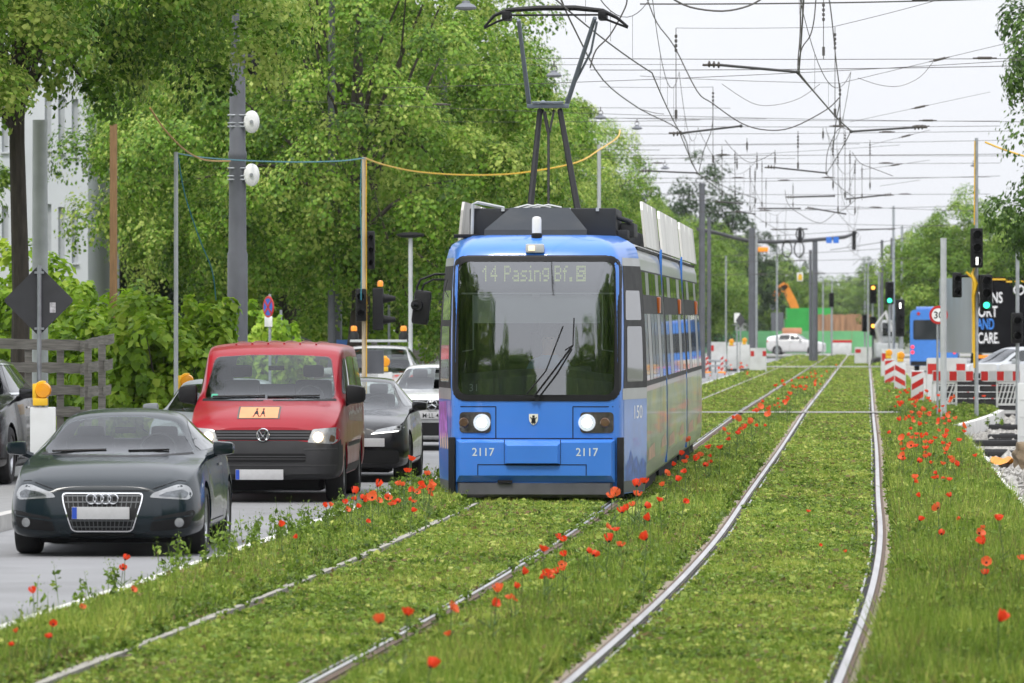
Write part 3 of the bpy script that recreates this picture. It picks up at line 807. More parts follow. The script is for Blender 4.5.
def poppies(pxs, lab, grp, hh=.3, s=1.):
    for px, py in pxs:
        p = G(px, py, hh); poppy(p.x, p.y, lab, grp, s*rnd.uniform(.65, 1.05), 3 if p.y < 75 else 2)
poppies([(391,647),(402,648)], 'one of a pair of large red poppies low in the picture beside a tram rail', 'pair of poppies beside the rail', .28, 1.15)
poppies([(423,673)], 'single red poppy closest to the bottom edge', None, .28, 1.1)
poppies([(984,563),(986,566),(981,565)], 'red poppy in a close trio of big blossoms near the gravel kerb', 'trio of poppies near the gravel kerb', .3, 1.25)
poppies([(997.5,636)], 'single red poppy in the grass nearest the gravel kerb end', None, .3, 1.15)
poppies([(35,593),(21,615),(50,606),(47,621),(81.5,582),(132,573),(120,558),(124,560),(10,623)], 'red poppy among weeds on the kerb in front of the dark coupe', 'poppies on the kerb by the dark coupe', .32, .85)
poppies([(296,534),(326,504),(329,501),(283,532)], 'red poppy on the kerb behind the dark coupe, in front of the red van', 'poppies on the kerb by the red van', .32, 1.1)
poppies([(450,616),(455,627),(489,605),(492,609),(407,602),(511.5,587),(515.5,591),(521,577),(543,576),(547,569),(554,565),(556,572),(563,571),(549,585),(561,556),(566,560),(566,545),(556,534),(596,553),(605,553),(588,547),(620,536),(651,533),(643,571),(623,550),(545,580),(512,592)],
   'red poppy in the loose line between the two tracks in front of the tram', 'poppies between the tracks in front of the tram', .28, 1.1)
poppies([(606,527),(610,515),(615,508),(618,516),(628,524),(631,511),(638,513),(646,512),(662,516),(668,495),(681,500),(666,480),(673,487),(685,481),(670,468),(640,509),(634,515),(677,462),(690,470),(684,455),(697,468),(700,455),(690,447)],
   'red poppy close beside the tram flank, between the tracks', 'poppies beside the tram flank', .28, 1.3)
q = []
rr = random.Random(5)
while len(q) < 36:
    x = rr.uniform(346, 436); y = 502-(x-346)*.22+rr.gauss(0, 5.5)
    if 468 < y < 506: q.append((x, y))
poppies(q, 'red poppy in the thick patch on the kerb between black saloon and tram', 'poppies on the kerb beside the tram', .34, 1.2)
q = []
while len(q) < 72:
    t = rr.random()**.9; x = 700+t*125+rr.gauss(0, 7); y = 462-t*88+rr.gauss(0, 8*(1-t)+2)
    if x > 698: q.append((x, y))
poppies(q, 'red poppy in the strip between the tracks beyond the tram', 'poppies between the tracks beyond the tram', .3, 1.35)
q = []
while len(q) < 118:
    x = rr.triangular(884, 1002, 930); y = rr.triangular(370, 500, 408)
    Yq = G(x, y, .32); o = Yq.x-cR(Yq.y)
    if 1.0 < o < redge(Yq.y)-.1: q.append((x, y))
poppies(q, 'red poppy in the dense strip along the building site', 'poppies along the building site', .32, 1.2)
poppies([(957,475),(950,495),(962,507),(916,515),(939,516),(944,530),(978,534),(987,522),(922,493),(903,460),(919,457),(1005,545),(1018,556)], 'red poppy in the open grass beside the curving rail, nearer than the dense strip', 'poppies in the open grass beside the curving rail', .3, 1.15)
poppies([(810.6,526),(818,550),(844,557)], 'faded small poppy inside the empty track', 'poppies inside the empty track', .1, .7)
q = [(704+rr.random()*46, 372+rr.gauss(0, 5)) for i in range(16)]
poppies(q, 'tiny red poppy in the grass beside the far red and white barriers', 'poppies by the far barriers', .3, 1.6)
# ================================================================== the tram
M['tblue'] = mat('tram blue paint', (.042,.185,.61), .32, var=.05, scale=2, coat=.5)
M['tblue2'] = mat('faded tram blue film', (.15,.26,.56), .4, var=.12, scale=5, coat=.3)
M['tsilver'] = mat('tram silver panel', (.34,.35,.35), .35, .3, var=.12, scale=3, coat=.3)
M['tgrey'] = mat('tram dark grey apron', (.085,.085,.095), .5, var=.15, coat=.1)
M['troof'] = mat('roof equipment grey', (.014,.016,.019), .7, var=.2, scale=5)
M['fairing'] = mat('weathered white fairing', (.66,.65,.62), .6, var=.1, scale=2, dirt_or_reflection=(.36,.35,.32), stretch=(1,1,.3))
M['tglass'] = glass_mat('tram windscreen', (.78,.82,.83), .07, 4.2)
M['tside'] = mat('tram side glass', (.02,.024,.026), .03, var=0, coat=.6)
M['blind'] = mat('cab sun blind', (.36,.40,.41), .6, var=.05)
M['dash'] = mat('cab dashboard', (.16,.17,.18), .7, var=.1)
M['led'] = mat('display dots', (.42,.48,.12), .5, var=0, emit=(.62,.75,.16), estr=.22)
M['lamp_on'] = mat('lit headlight', (.9,.9,.9), .2, var=0, emit=(.93,.97,1), estr=7)
M['lamp_rim'] = mat('headlight reflector', (.55,.57,.6), .15, .9, var=0, emit=(.8,.88,1), estr=.5)
M['lampglass'] = mat('dark lamp glass', (.05,.045,.04), .08, var=.3, scale=25, coat=.5)
M['numgrey'] = mat('number lettering', (.55,.62,.62), .5, var=0)
M['doororange'] = mat('door signal orange', (.55,.12,.01), .3, var=.1, coat=.4)
M['ad'] = nt = None
m, nt, b = nodes_of('advertising film on the tram side')   # soft patches of green, grey, yellow
tcn = nt.nodes.new('ShaderNodeTexCoord'); mpn = nt.nodes.new('ShaderNodeMapping'); mpn.inputs['Scale'].default_value = (1, .55, 2.2)
nn_ = nt.nodes.new('ShaderNodeTexNoise'); nn_.inputs['Scale'].default_value = 1.1; nn_.inputs['Detail'].default_value = 4
L(nt, tcn.outputs['Object'], mpn.inputs['Vector']); L(nt, mpn.outputs['Vector'], nn_.inputs['Vector'])
rp = nt.nodes.new('ShaderNodeValToRGB'); els = rp.color_ramp.elements
els[0].position = .30; els[0].color = (.17,.20,.20,1); els[1].position = .72; els[1].color = (.42,.34,.14,1)
for p_, c_ in ((.42, (.24,.28,.25,1)), (.52, (.30,.33,.30,1)), (.60, (.34,.33,.22,1))):
    e_ = els.new(p_); e_.color = c_
L(nt, nn_.outputs['Fac'], rp.inputs['Fac']); L(nt, rp.outputs['Color'], b.inputs['Base Color']); b.inputs['Roughness'].default_value = .35; setin(b, 'Coat Weight', .4)
M['ad'] = m
M['adpink'] = mat('purple and pink film', (.30,.10,.42), .4, var=.6, scale=9)
M['adred'] = mat('red film', (.34,.20,.14), .4, var=.5, scale=7)

TY = 63.0
tram = thing('tram', 'blue low-floor tram numbered 2117 with raised pantograph and lit headlights', 'tram', (lx(536, TY), TY, 0), -.0605)
def yfront(z): return float(pchip([0, .25, .72, 1.16, 2.0, 2.7, 2.84, 2.93, 3.0], [.05, 0, 0, 0, .05, .13, .20, .36, .62])(z))
def whalf(z): return float(pchip([0, .12, .4, 1.2, 2.74, 2.9, 3.0], [1.14, 1.15, 1.175, 1.175, 1.09, 1.03, .85])(z))
def xflat(z): return float(pchip([0, 1.2, 2.7, 2.84, 2.93, 3.0], [.93, .93, .90, .86, .78, .6])(z))
NL = 1.36
def outline(z):
    yf, xf_, wz = yfront(z), xflat(z), whalf(z)
    h = [(0, yf-.02), (.45*xf_, yf-.012), (xf_*.9, yf+.02), (xf_*.97, yf+.05), (xf_, yf+.09), (xf_+.025, yf+.17)]
    h.append(((xf_+.025+wz)/2, (yf+.17+NL)/2)); h.append((wz, NL))
    return [(-x, y, z) for x, y in h[::-1][:-1]] + [(x, y, z) for x, y in h]
nose = MB(); lv = [outline(z) for z in (.12, .25, .5, .72, .95, 1.16, 1.22, 1.6, 2.0, 2.4, 2.65, 2.74, 2.84, 2.90, 2.95, 2.98, 3.0)]
nose.grid(lv, 0)
n_ = len(lv[0])
nose.add(lv[0], [list(range(n_))]); nose.add(lv[-1], [list(range(n_))])
for a, b2 in zip(lv[:-1], lv[1:]): nose.add([a[0], b2[0], b2[-1], a[-1]], [[0,1,2,3]])
bv = bvh_of(nose)
bm_ = bmesh.new()
ncab = nose.build('cab_shell', [M['tblue'], M['dark']], tram)
bm_.from_mesh(ncab.data); bmesh.ops.remove_doubles(bm_, verts=bm_.verts, dist=.0005); bmesh.ops.recalc_face_normals(bm_, faces=bm_.faces); bm_.to_mesh(ncab.data); bm_.free()
WO = rrect(-.875, .875, 1.215, 2.705, .13, 6)
cutm = MB(); cutm.prism(WO, lambda a, b, d: (a, d, b), -.5, 1.18)
cut(ncab, cutm)
for p in ncab.data.polygons:
    c = p.center
    if abs(c.x) < .89 and 1.2 < c.z < 2.72 and c.y > yfront(c.z)+.08: p.material_index = 1
# cab interior colour: everything inside the opening
inner = MB(); inner.prism(rrect(-.86, .86, 1.225, 2.69, .12, 4), lambda a, b, d: (a, d, b), .34, 1.16)
io = inner.build('cab_interior', mat('cab interior', (.035,.037,.04), .8, var=.2), tram)
me = io.data; bm_ = bmesh.new(); bm_.from_mesh(me)
ff = [f for f in bm_.faces if all(abs(v.co.y-.34) < 1e-4 for v in f.verts)]
bmesh.ops.delete(bm_, geom=ff, context='FACES'); bm_.to_mesh(me); bm_.free()
def ring(mb, bvh, outer, inner_, ax, off, mi=0):
    v = []; n = len(outer)
    for pl in (outer, inner_):
        for a, b in pl:
            o, d = AX[ax](a, b); h = bvh.ray_cast(o, d); v.append(tuple(h[0]-d*off) if h[0] else (a, 0, b))
    mb.add(v, [[i, (i+1) % n, n+(i+1) % n, n+i] for i in range(n)], mi)
def densify(poly, st=.06):
    out = []
    for i in range(len(poly)):
        a, b = V(poly[i]), V(poly[(i+1) % len(poly)]); k = max(1, int((b-a).length/st))
        for j in range(k): q = a.lerp(b, j/k); out.append((q.x, q.y))
    return out
wo = rrect(-.938, .938, 1.155, 2.765, .17, 6); wi = rrect(-.868, .868, 1.222, 2.698, .12, 6)
def lerp_poly(p, q, t): return [(a[0]+(b[0]-a[0])*t, a[1]+(b[1]-a[1])*t) for a, b in zip(p, q)]
def densify2(p, q, st=.06):
    P1, Q1 = [], []
    for i in range(len(p)):
        j = (i+1) % len(p); k = max(1, int((V(p[j])-V(p[i])).length/st))
        for s in range(k):
            t = s/k; P1.append(tuple(V(p[i]).lerp(V(p[j]), t))); Q1.append(tuple(V(q[i]).lerp(V(q[j]), t)))
    return P1, Q1
a_, b_2 = densify2(wo, wi)
fr = MB(); ring(fr, bv, a_, lerp_poly(a_, b_2, .25), 'front', .012); ring(fr, bv, lerp_poly(a_, b_2, .25), b_2, 'front', .012)
ring(fr, bv, a_, lerp_poly(a_, b_2, -.06), 'front', .002)
fr.build('windscreen_frame', M['black'], tram)
gl_ = MB(); patch(gl_, bv, wi, 'front', .004, .12); gl_.build('windscreen', M['tglass'], tram, fixn=False)
# display with dot letters
DOT = {'1': ['00100','01100','10100','00100','00100','00100','00100'], '4': ['00010','00110','01010','10010','11111','00010','00010'],
 'P': ['11110','10001','10001','11110','10000','10000','10000'], 'a': ['00000','00000','01110','00001','01111','10001','01111'],
 's': ['00000','00000','01111','10000','01110','00001','11110'], 'i': ['010','000','110','010','010','010','111'], 'n': ['00000','00000','11110','10001','10001','10001','10001'],
 'g': ['00000','01111','10001','10001','01111','00001','01110'], 'B': ['11110','10001','10001','11110','10001','10001','11110'],
 'f': ['0011','0100','1110','0100','0100','0100','0100'], '.': ['00','00','00','00','00','11','11'], ' ': ['00']*7,
 'S': ['1111111','1100001','1011111','1100011','1111101','1000011','1111111']}
dp = MB(); dp.box((0, .42, 2.56), (1.62, .06, .30)); dsp = dp.build('destination_display', M['black'], tram)
dt = MB(); cols = []
for s, gap in (('14', 5), ('Pasing', 4), ('Bf.', 3), ('S', 0)):
    for ch in s:
        g_ = DOT[ch]
        for c in range(len(g_[0])): cols.append([g_[r_][c] for r_ in range(7)])
        cols.append(['0']*7)
    cols += [['0']*7]*max(gap-1, 0)
px0, pw = -.62, 1.17/len(cols)
for i, cc in enumerate(cols):
    for j in range(7):
        if cc[j] == '1':
            x, z = px0+i*pw, 2.655-j*.0255
            dt.quad((x, .385, z), (x+pw*.86, .385, z), (x+pw*.86, .385, z-.0215), (x, .385, z-.0215))
dt.build('lettering', M['led'], dsp, smooth=False)
q = MB(); q.box((0, .30, 2.345), (1.70, .03, .018)); q.box((-.02, .33, 2.325), (.08, .02, .045)); q.build('blind_rail', M['lightgrey'], tram)
q = MB(); q.box((-.02, .36, 2.17), (1.42, .006, .31)); q.build('sun_blind', M['blind'], tram)
q = MB()
for s in (-1, 1): q.tube([(s*.72, .36, 2.33), (s*.72, .34, 1.72), (s*.84, .32, 1.70)], .009, seg=5)
q.build('pillar_rail', M['lightgrey'], tram)
q = MB(); q.grid([[(x, .12+.25*(1-abs(math.cos(x*1.6)))*.4, 1.20) for x in np.linspace(-.84,.84,14)], [(x, .16, 1.36+.07*math.cos(x*1.9)) for x in np.linspace(-.84,.84,14)],
            [(x, .30, 1.45+.06*math.cos(x*1.9)) for x in np.linspace(-.84,.84,14)], [(x, .62, 1.42) for x in np.linspace(-.84,.84,14)]])
q.box((.42, .32, 1.49), (.36, .05, .09), 0, .02); q.build('dashboard', M['dash'], tram)
q = MB(); q.box((.1, 1.0, 1.55), (.46, .12, .75), 0, .05); q.box((.1, .95, 1.97), (.26, .10, .2), 0, .04); q.build('driver_seat', M['black'], tram)
v_, f_ = text2d('31', .115); q = MB(); q.add([(a-.70, .235-.0+.0, b+1.30) for a, b in v_], f_); q.v = [(x, yfront(z)+.045, z) for x, y, z in q.v]; q.build('set_number', M['numgrey'], tram, smooth=False)
# wipers
q = MB()
def onf(px, py, k=.03): 
    x = (px-536)/90.3; z = 2.05-(py-320)/90.3; return (x, yfront(z)-k, z)
q.cyl(onf(533, 398, .02), onf(533, 398, .07), .022); q.cyl(onf(538, 399, .02), onf(538, 399, .07), .022)
q.tube([onf(533, 398, .06), onf(553, 372, .055), onf(573, 345, .045)], .010, seg=5); q.tube([onf(538, 399, .06), onf(557, 374, .06), onf(572, 349, .05)], .009, seg=5)
q.tube([onf(527, 394, .035), onf(546, 371, .035), onf(563, 326, .03)], .008, seg=5); q.tube([onf(565, 350, .04), onf(573, 345, .04), onf(574, 318, .03)], .008, seg=5)
q.build('wiper', M['black'], tram)
# front lower panel details
q = MB(); seams(q, bv, [[(-.99, 1.09), (-.445, 1.09), (-.445, .74)], [(.995, 1.09), (.41, 1.09), (.41, .74)], [(-.99,.738),(.995,.738)]], 'front', .011, .002)
q.build('panel_seam', M['dark'], tram)
for s, cx in ((-1, -.60), (1, .565)):
    x0, x1 = (-.85, -.50) if s < 0 else (.49, .86)
    q = MB(); patch(q, bv, rrect(x0, x1, .80, 1.03, .05), 'front', .008, .06); h = q.build('headlight', M['lampglass'], tram)
    y_ = yfront(.92)-.032
    q = MB(); q.lathe([(0, y_-.008), (.055, y_-.006)], (cx, 0, .915), 'Y', 20); q.build('lit_lens', M['lamp_on'], h)
    q = MB(); q.lathe([(.055, y_-.006), (.088, y_-.004), (.096, y_+.02)], (cx, 0, .915), 'Y', 20); q.build('reflector', M['lamp_rim'], h)
    q = MB(); q.lathe([(0, y_-.004), (.045, y_-.003), (.055, y_+.01)], (cx+s*.2, 0, .915), 'Y', 16); q.build('indicator', mat('dim amber lens', (.10,.055,.028), .3, var=.3, coat=.3), h)
# bumper
q = MB()
for s in (-1, 1):
    q.box((s*.935, .06, .42), (.075, .16, .66), 0, .01)
q.build('bumper_gap', M['black'], tram)
def chamf(x0, x1, z0, z1, y0, y1, c, mb, ct=None, cb=None):
    ct = ct or c; cb = cb or c
    o = [(x0, y0, z0), (x1, y0, z0), (x1, y0, z1), (x0, y0, z1)]; i = [(x0+c, y1, z0+cb), (x1-c, y1, z0+cb), (x1-c, y1, z1-ct), (x0+c, y1, z1-ct)]
    bk = [(x, y0+.12, z) for x, _, z in o]
    mb.add(bk+o+i, [[0,1,5,4],[1,2,6,5],[2,3,7,6],[3,0,4,7],[4,5,9,8],[5,6,10,9],[6,7,11,10],[7,4,8,11],[8,9,10,11],[3,2,1,0]])
q = MB(); chamf(-.885, .875, .255, .725, -.02, -.085, .04, q, .03, .075); bp_ = q.build('bumper', M['tblue'], tram, ang=20)
q = MB(); chamf(-.345, .275, .455, .695, -.087, -.135, .03, q, .035, .012); q.build('coupling_cover', M['tblue'], bp_, ang=20)
q = MB()
for ln in [[(-.345,.722),(-.345,.455)],[(.275,.722),(.275,.455)],[(-.64,.45),(.56,.45)],[(-.64,.45),(-.64,.335)],[(.56,.45),(.56,.335)]]:
    (xa, za), (xb, zb) = ln
    q.box(((xa+xb)/2, -.0865, (za+zb)/2), (abs(xb-xa)+.009, .004, abs(zb-za)+.009))
q.box((-.03, -.089, .447), (.60, .01, .012)); q.box((-.34, -.07, .262), (.16, .04, .03)); q.build('hatch_seam', M['dark'], bp_, smooth=False)
for cx in (-.58, .57):
    v_, f_ = text2d('2117', .125, .006); q = MB(); q.add([(a+cx, -.0875, b+.59) for a, b in v_], f_); q.build('number_lettering', M['numgrey'], bp_, smooth=False)
q = MB(); chamf(-.87, .85, .085, .25, -.0, -.055, .03, q, .01, .035); q.build('apron', M['tgrey'], tram, ang=20)
# city crest: white shield with a small black monk
cr_ = rpoly([(-.05,.06),(-.05,-.02),(0,-.075),(.05,-.02),(.05,.06)], [.004,.03,.03,.03,.004])
yc = yfront(.95)-.024
q = MB(); q.prism([(a-.026, b+.95) for a, b in cr_], lambda a, b, d: (a, d, b), yc-.006, yc+.02); sh = q.build('crest', mat('crest ivory', (.72,.70,.60), .4, var=0), tram)
q = MB()
for poly in ([(-.012,.045),(.012,.045),(.014,.02),(-.014,.02)], [(-.016,.018),(.016,.018),(.026,-.04),(-.026,-.04)], [(-.038,.022),(-.030,.028),(-.016,.005),(-.02,-.005)], [(.038,.022),(.030,.028),(.016,.005),(.02,-.005)], [(-.014,-.042),(-.004,-.042),(-.004,-.055),(-.014,-.055)], [(.014,-.042),(.004,-.042),(.004,-.055),(.014,-.055)]):
    q.prism([(a-.026, b+.95) for a, b in poly], lambda a, b, d: (a, d, b), yc-.009, yc-.0065)
q.build('monk_emblem', M['black'], sh, smooth=False)
# marker lamp over the windscreen, white roof sensor, roof hooks
q = MB(); q.box((-.02, yfront(2.82)-.03, 2.845), (.21, .09, .10), 0, .02); mk = q.build('marker_lamp', M['lightgrey'], tram)
q = MB(); q.box((-.055, yfront(2.82)-.08, 2.845), (.07, .01, .055), 0, .004); q.build('lit_lens', mat('warm lamp', (.9,.6,.4), .3, var=0, emit=(1,.6,.35), estr=.9), mk)
q = MB(); q.lathe([(0,0),(.06,0),(.06,.06),(.05,.065),(.05,.07)], (-.02, .5, 2.95), 'Z', 18); sn = q.build('roof_beacon', M['black'], tram)
q = MB(); q.lathe([(.053,.07),(.053,.22),(.045,.245),(.02,.255),(0,.256)], (-.02, .5, 2.95), 'Z', 18); q.build('dome', mat('frosted lamp dome', (.7,.7,.68), .3, var=.05), sn)
q = MB()
for x in (-.44, .50): q.tube([(x, .48, 2.95), (x-.005, .36, 2.89), (x-.005, .37, 2.80)], .012, seg=5)
q.build('roof_hook', M['black'], tram)
# cab side: silver band, window, black frame
for ax, s in (('right', 1), ('left', -1)):
    q = MB(); patch(q, bv, [(.36,2.655),(1.36,2.655),(1.36,2.745),(.42,2.745)], ax, .003, .2); q.build('upper_band', M['tsilver'], tram); q = MB(); patch(q, bv, [(.16,1.165),(1.36,1.165),(1.36,1.29),(.16,1.29)], ax, .003, .2)
    q.build('side_band', M['tsilver'], tram)
    q = MB(); patch(q, bv, [(.20,1.29),(1.36,1.29),(1.36,2.655),(.38,2.655)], ax, .004, .2); wf = q.build('side_window_frame', M['black'], tram)
    q = MB()
    for z0, z1 in ((1.36, 1.98), (2.05, 2.38)): patch(q, bv, rpoly([(.36,z0),(1.16,z0),(1.16,z1),(.42,z1)], .04), ax, .008, .2)
    q.build('pane', M['tside'] if s > 0 else mat('pane with painted reflection', (.30,.32,.31), .05, var=.3, scale=3, coat=.5), wf)  # left pane: whitish reflections painted into the glass colour
    q = MB(); patch(q, bv, [(.22,.25),(1.36,.25),(1.36,1.16),(.22,1.16)], ax, .003, .2); q.build('side_film', M['tblue2'] if s > 0 else M['tblue'], tram)
    q = MB(); patch(q, bv, [(.22,.13),(1.36,.13),(1.36,.26),(.22,.26)], ax, .004, .2); q.build('skirt', M['tgrey'], tram)
q = MB(); patch(q, bv, [(.30,.262),(1.33,.262),(1.33,.44),(1.15,.50),(.98,.42),(.84,.53),(.70,.47),(.55,.60),(.46,.50),(.30,.42)], 'right', .006, .2); q.build('skyline_film', mat('dark blue film', (.06,.12,.36), .4, var=.4, scale=9), tram)
v_, f_ = text2d('150', .21, .004)
q = MB()
for (a, b) in v_:
    o, d = AX['right'](.92+a*1.5, 1.02+b); h = bv.ray_cast(o, d); q.v.append(tuple(h[0]-d*.006) if h[0] else (1.2, .8, 1))
q.f = [list(f) for f in f_]; q.m = [0]*len(f_); q.build('anniversary_lettering', M['white'], tram, smooth=False)
q = MB(); patch(q, bv, [(.45,.75),(1.30,.70),(1.30,1.12),(.6,1.14)], 'left', .006, .2); q.build('pink_film', M['adpink'], tram)
q = MB()
for i in range(4): patch(q, bv, rpoly([(.4+i*.22,.62),(.5+i*.22,.60),(.55+i*.22,.70),(.46+i*.22,.80)], .03), 'left', .007, .1)
q.build('face_film', mat('skin coloured film', (.7,.5,.36), .4, var=.2), tram)
# mirror on its arm, left of the cab
mr_ = MB(); mr_.tube([(-1.03, .30, 2.56), (-1.14, .26, 2.56), (-1.30, .24, 2.50), (-1.34, .24, 2.42), (-1.34, .24, 2.34)], .014, seg=6); mr_.tube([(-1.03, .30, 2.50), (-1.16, .25, 2.50), (-1.26, .23, 2.45), (-1.29, .24, 2.36)], .012, seg=6)
mr_.tube([(-1.0,.3,2.5),(-1.03,.27,2.38),(-.99,.26,2.30)], .006, seg=4)
ma_ = mr_.build('mirror_arm', M['black'], tram)
q = MB(); q.box((0, 0, 0), (.19, .12, .38), 0, .04); q.cyl((-.05,-.06,.02), (-.05,-.12,.02), .07, .06); q.cyl((-.05,-.12,.02), (-.09,-.17,.03), .03, .02)
q.xf(Matrix.Translation((-1.29, .25, 2.19)) @ Matrix.Rotation(.12, 4, 'Y')); q.build('mirror', M['black'], ma_)

# ---- three body sections
def section(y0, y1, idx):
    nm = 'body_section'
    prof = [(0,.20),(1.10,.20),(1.15,.26),(1.175,.40),(1.175,1.2),(1.135,2.0),(1.09,2.74),(1.06,2.84),(.99,2.92),(.6,2.98),(0,3.0)]
    full = prof + [(-x, z) for x, z in prof[::-1][1:-1]]
    q = MB(); q.prism(full, lambda a, b, d: (a, d, b), y0, y1); bvv = bvh_of(q)
    body = q.build(nm, M['tsilver'], tram, ang=25)
    for ax in ('right', 'left'):
        q = MB(); patch(q, bvv, [(y0+.02,.42),(y1-.02,.42),(y1-.02,1.24),(y0+.02,1.24)], ax, .003, .5); q.build('side_advert', M['ad'], body)
        q = MB(); patch(q, bvv, [(y0+.3,.45),(y0+2.6,.45),(y0+2.4,.62),(y0+.5,.58)], ax, .006, .5); q.build('red_print', M['adred'], body); q = MB(); patch(q, bvv, [(y0+4.6,.5),(y0+6.6,.5),(y0+6.2,.66),(y0+5,.6)], ax, .006, .5); q.build('red_print', M['adred'], body)
        q = MB(); patch(q, bvv, [(y0+.02,1.30),(y1-.02,1.30),(y1-.02,2.62),(y0+.02,2.62)], ax, .004, .5); q.build('window_band', M['black'], body)
        n = 6; wd = (y1-y0-.3)/n
        for k in range(n):
            a = y0+.15+k*wd
            q = MB(); patch(q, bvv, [(a+.06,1.36),(a+wd-.06,1.36),(a+wd-.06,2.12),(a+.06,2.12)], ax, .008, .5)
            patch(q, bvv, [(a+.06,2.34),(a+wd-.06,2.34),(a+wd-.06,2.6),(a+.06,2.6)], ax, .008, .5)
            q.build('window', M['tside'] if k not in (1, 4) else M['tsilver'], body)
        for k in (4,):
            a = y0+.15+k*wd
            q = MB(); q.box(((1.135 if ax == 'right' else -1.135), a+wd/2, 2.23), (.05, .34, .2), 0, .02); q.build('door_signal', M['doororange'], body)
            q = MB(); seams(q, bvv, [[(a,.3),(a,2.6)],[(a+wd,.3),(a+wd,2.6)],[(a+wd/2,.3),(a+wd/2,1.3)]], ax, .03, .006, .5); q.build('door_seam', M['dark'], body)
    q = MB(); q.box((0, (y0+y1)/2, .13), (2.1, (y1-y0)-.6, .2)); q.build('running_gear', M['dark'], body)
    for s in (-1, 1):
        a, b = y0+(1.9 if idx == 0 else .35), y1-.35; n = 3
        for k in range(n):
            c0, c1 = a+(b-a)*k/n+.02, a+(b-a)*(k+1)/n-.02
            q = MB(); q.prism([(c0, 2.90), (c1, 2.90), (c1, 3.30), (c1-.08, 3.43), (c0+.08, 3.43), (c0, 3.33)], lambda y_, z_, d: (s*(1.075-.10*(z_-2.9)+d), y_, z_), 0, .03)
            q.build('roof_fairing', M['fairing'], body)
        q = MB(); q.box((s*1.055, (y0+y1)/2, 2.865), (.03, y1-y0-.1, .03)); q.build('gutter', M['black'], body)
    q = MB(); q.box((0, (y0+y1)/2+.8, 3.08), (1.5, (y1-y0)-3, .22), 0, .05); q.build('roof_box', M['troof'], body)
    return body
secs = [(1.365, 8.15), (8.6, 16.45), (16.9, 24.3)]
for i, (a, b) in enumerate(secs): section(a, b, i)
for a, b in ((8.15, 8.6), (16.45, 16.9)):
    q = MB(); q.box((0, (a+b)/2, 1.6), (2.14, b-a, 2.5)); jt = q.build('gangway_bellows', M['rubber'], tram)
    q = MB()
    for s in (-1, 1):
        q.box((s*1.165, a+.06, .8), (.03, .1, 1.05)); q.box((s*1.10, a+.06, 2.62), (.03, .1, .62))
    q.build('blue_edge', M['tblue'], jt)
# cab end roof and equipment
q = MB(); q.box((0, 2.15, 3.15), (1.66, 1.6, .33), 0, .02); q.box((.93, 2.5, 3.08), (.16, 1.0, .16), 0, .02)
for i in range(5): q.cyl((.82, 1.5+i*.25, 3.22), (.97, 1.5+i*.25, 3.17), .028)
for i in range(3): q.box((.90, 1.5+i*.3, 3.02), (.12, .16, .10), 0, .01)
eq = q.build('roof_equipment', M['troof'], tram)
q = MB(); A_ = [(-.60,.72,2.985),(.53,.72,2.985),(.53,.80,3.05),(-.60,.80,3.05)]
q.add([(-.62,.66,2.97),(.53,.66,2.97),(.53,.70,3.06),(-.62,.70,3.06),(-.36,1.32,3.32),(.30,1.32,3.32),(-.62,1.36,2.97),(.53,1.36,2.97)], [[0,1,2,3],[3,2,5,4],[0,3,4,6],[1,7,5,2],[4,5,7,6]])
q.build('roof_cowl', mat('cowl grey', (.022,.027,.034), .6, var=.12, scale=6, dirt_or_reflection=(.034,.038,.042), spec=.25), eq, ang=15)
q = MB()
for x in (-.45, .30, .62): q.box((x, 1.34, 3.30), (.035, .02, .04))
q.build('lug', M['lightgrey'], eq)
q = MB(); q.tube([(-.80, 1.3, 2.97), (-.79, 1.3, 3.36), (-.74, 1.32, 3.38), (-.45, 1.5, 3.32)], .02, seg=6); q.build('roof_stay', M['lightgrey'], eq)
for k in range(3):
    q = MB(); q.tube([(-.35+k*.1, 1.8, 3.32), (-.2+k*.12, 1.8, 3.36), (-.05+k*.12, 1.8, 3.33)], .015, seg=5); q.build('roof_cable', M['lightgrey'], eq)
q = MB(); q.box((-.86, 1.3, 3.0), (.28, .2, .04), 0, .01); q.build('step', M['black'], eq)

# ---- pantograph (local scale at y = 4 m: 84.9 px per metre)
def pp(px, py, y=4.0):
    s = F/(TY+y); cx = 512+F*(lx(536, TY)+.0605*y)/(TY+y)
    return V(((px-cx)/s, y, CAMZ-(py-320)/s))
pan = MB()
for (a, b) in (((530,211),(540,110)), ((578,211),(560,110))): pan.tube([pp(*a, 4.0), pp(*b, 4.9)], [.040,.033], seg=8)
lw = pan.build('pantograph_lower_arm', M['black'], tram)
q = MB(); k0 = pp(527,106,4.9); k1 = pp(569,106,4.9)
q.box((k0+k1)/2, ((k1-k0).length, .09, .05), 0, .01); q.box((k0+k1)/2+V((0,-.06,.04)), (.38, .05, .03), 0, .01)
q.tube([pp(529,104,4.9), pp(518.5,20,4.1)], [.03,.024], seg=8); q.tube([pp(567,104,4.9), pp(595,18,4.1)], [.03,.025], seg=8)
q.tube([pp(566,100,4.9), pp(591,52,4.4), pp(597,22,4.1)], .014, seg=6)
q.ball((pp(543,103,4.9)), .035); up_ = q.build('pantograph_upper_arm', mat('grey pantograph tube', (.20,.23,.27), .45, .4, var=.1), tram)
q = MB(); q.tube([pp(548.5,209,4.2), pp(548.5,131,4.7), pp(545,112,4.85)], .016, seg=6); q.tube([pp(543,110,4.9), pp(547.5,132,4.7)], .014, seg=5); q.tube([pp(554,110,4.9), pp(549.5,132,4.7)], .014, seg=5); q.build('pantograph_rod', M['black'], tram)
q = MB()
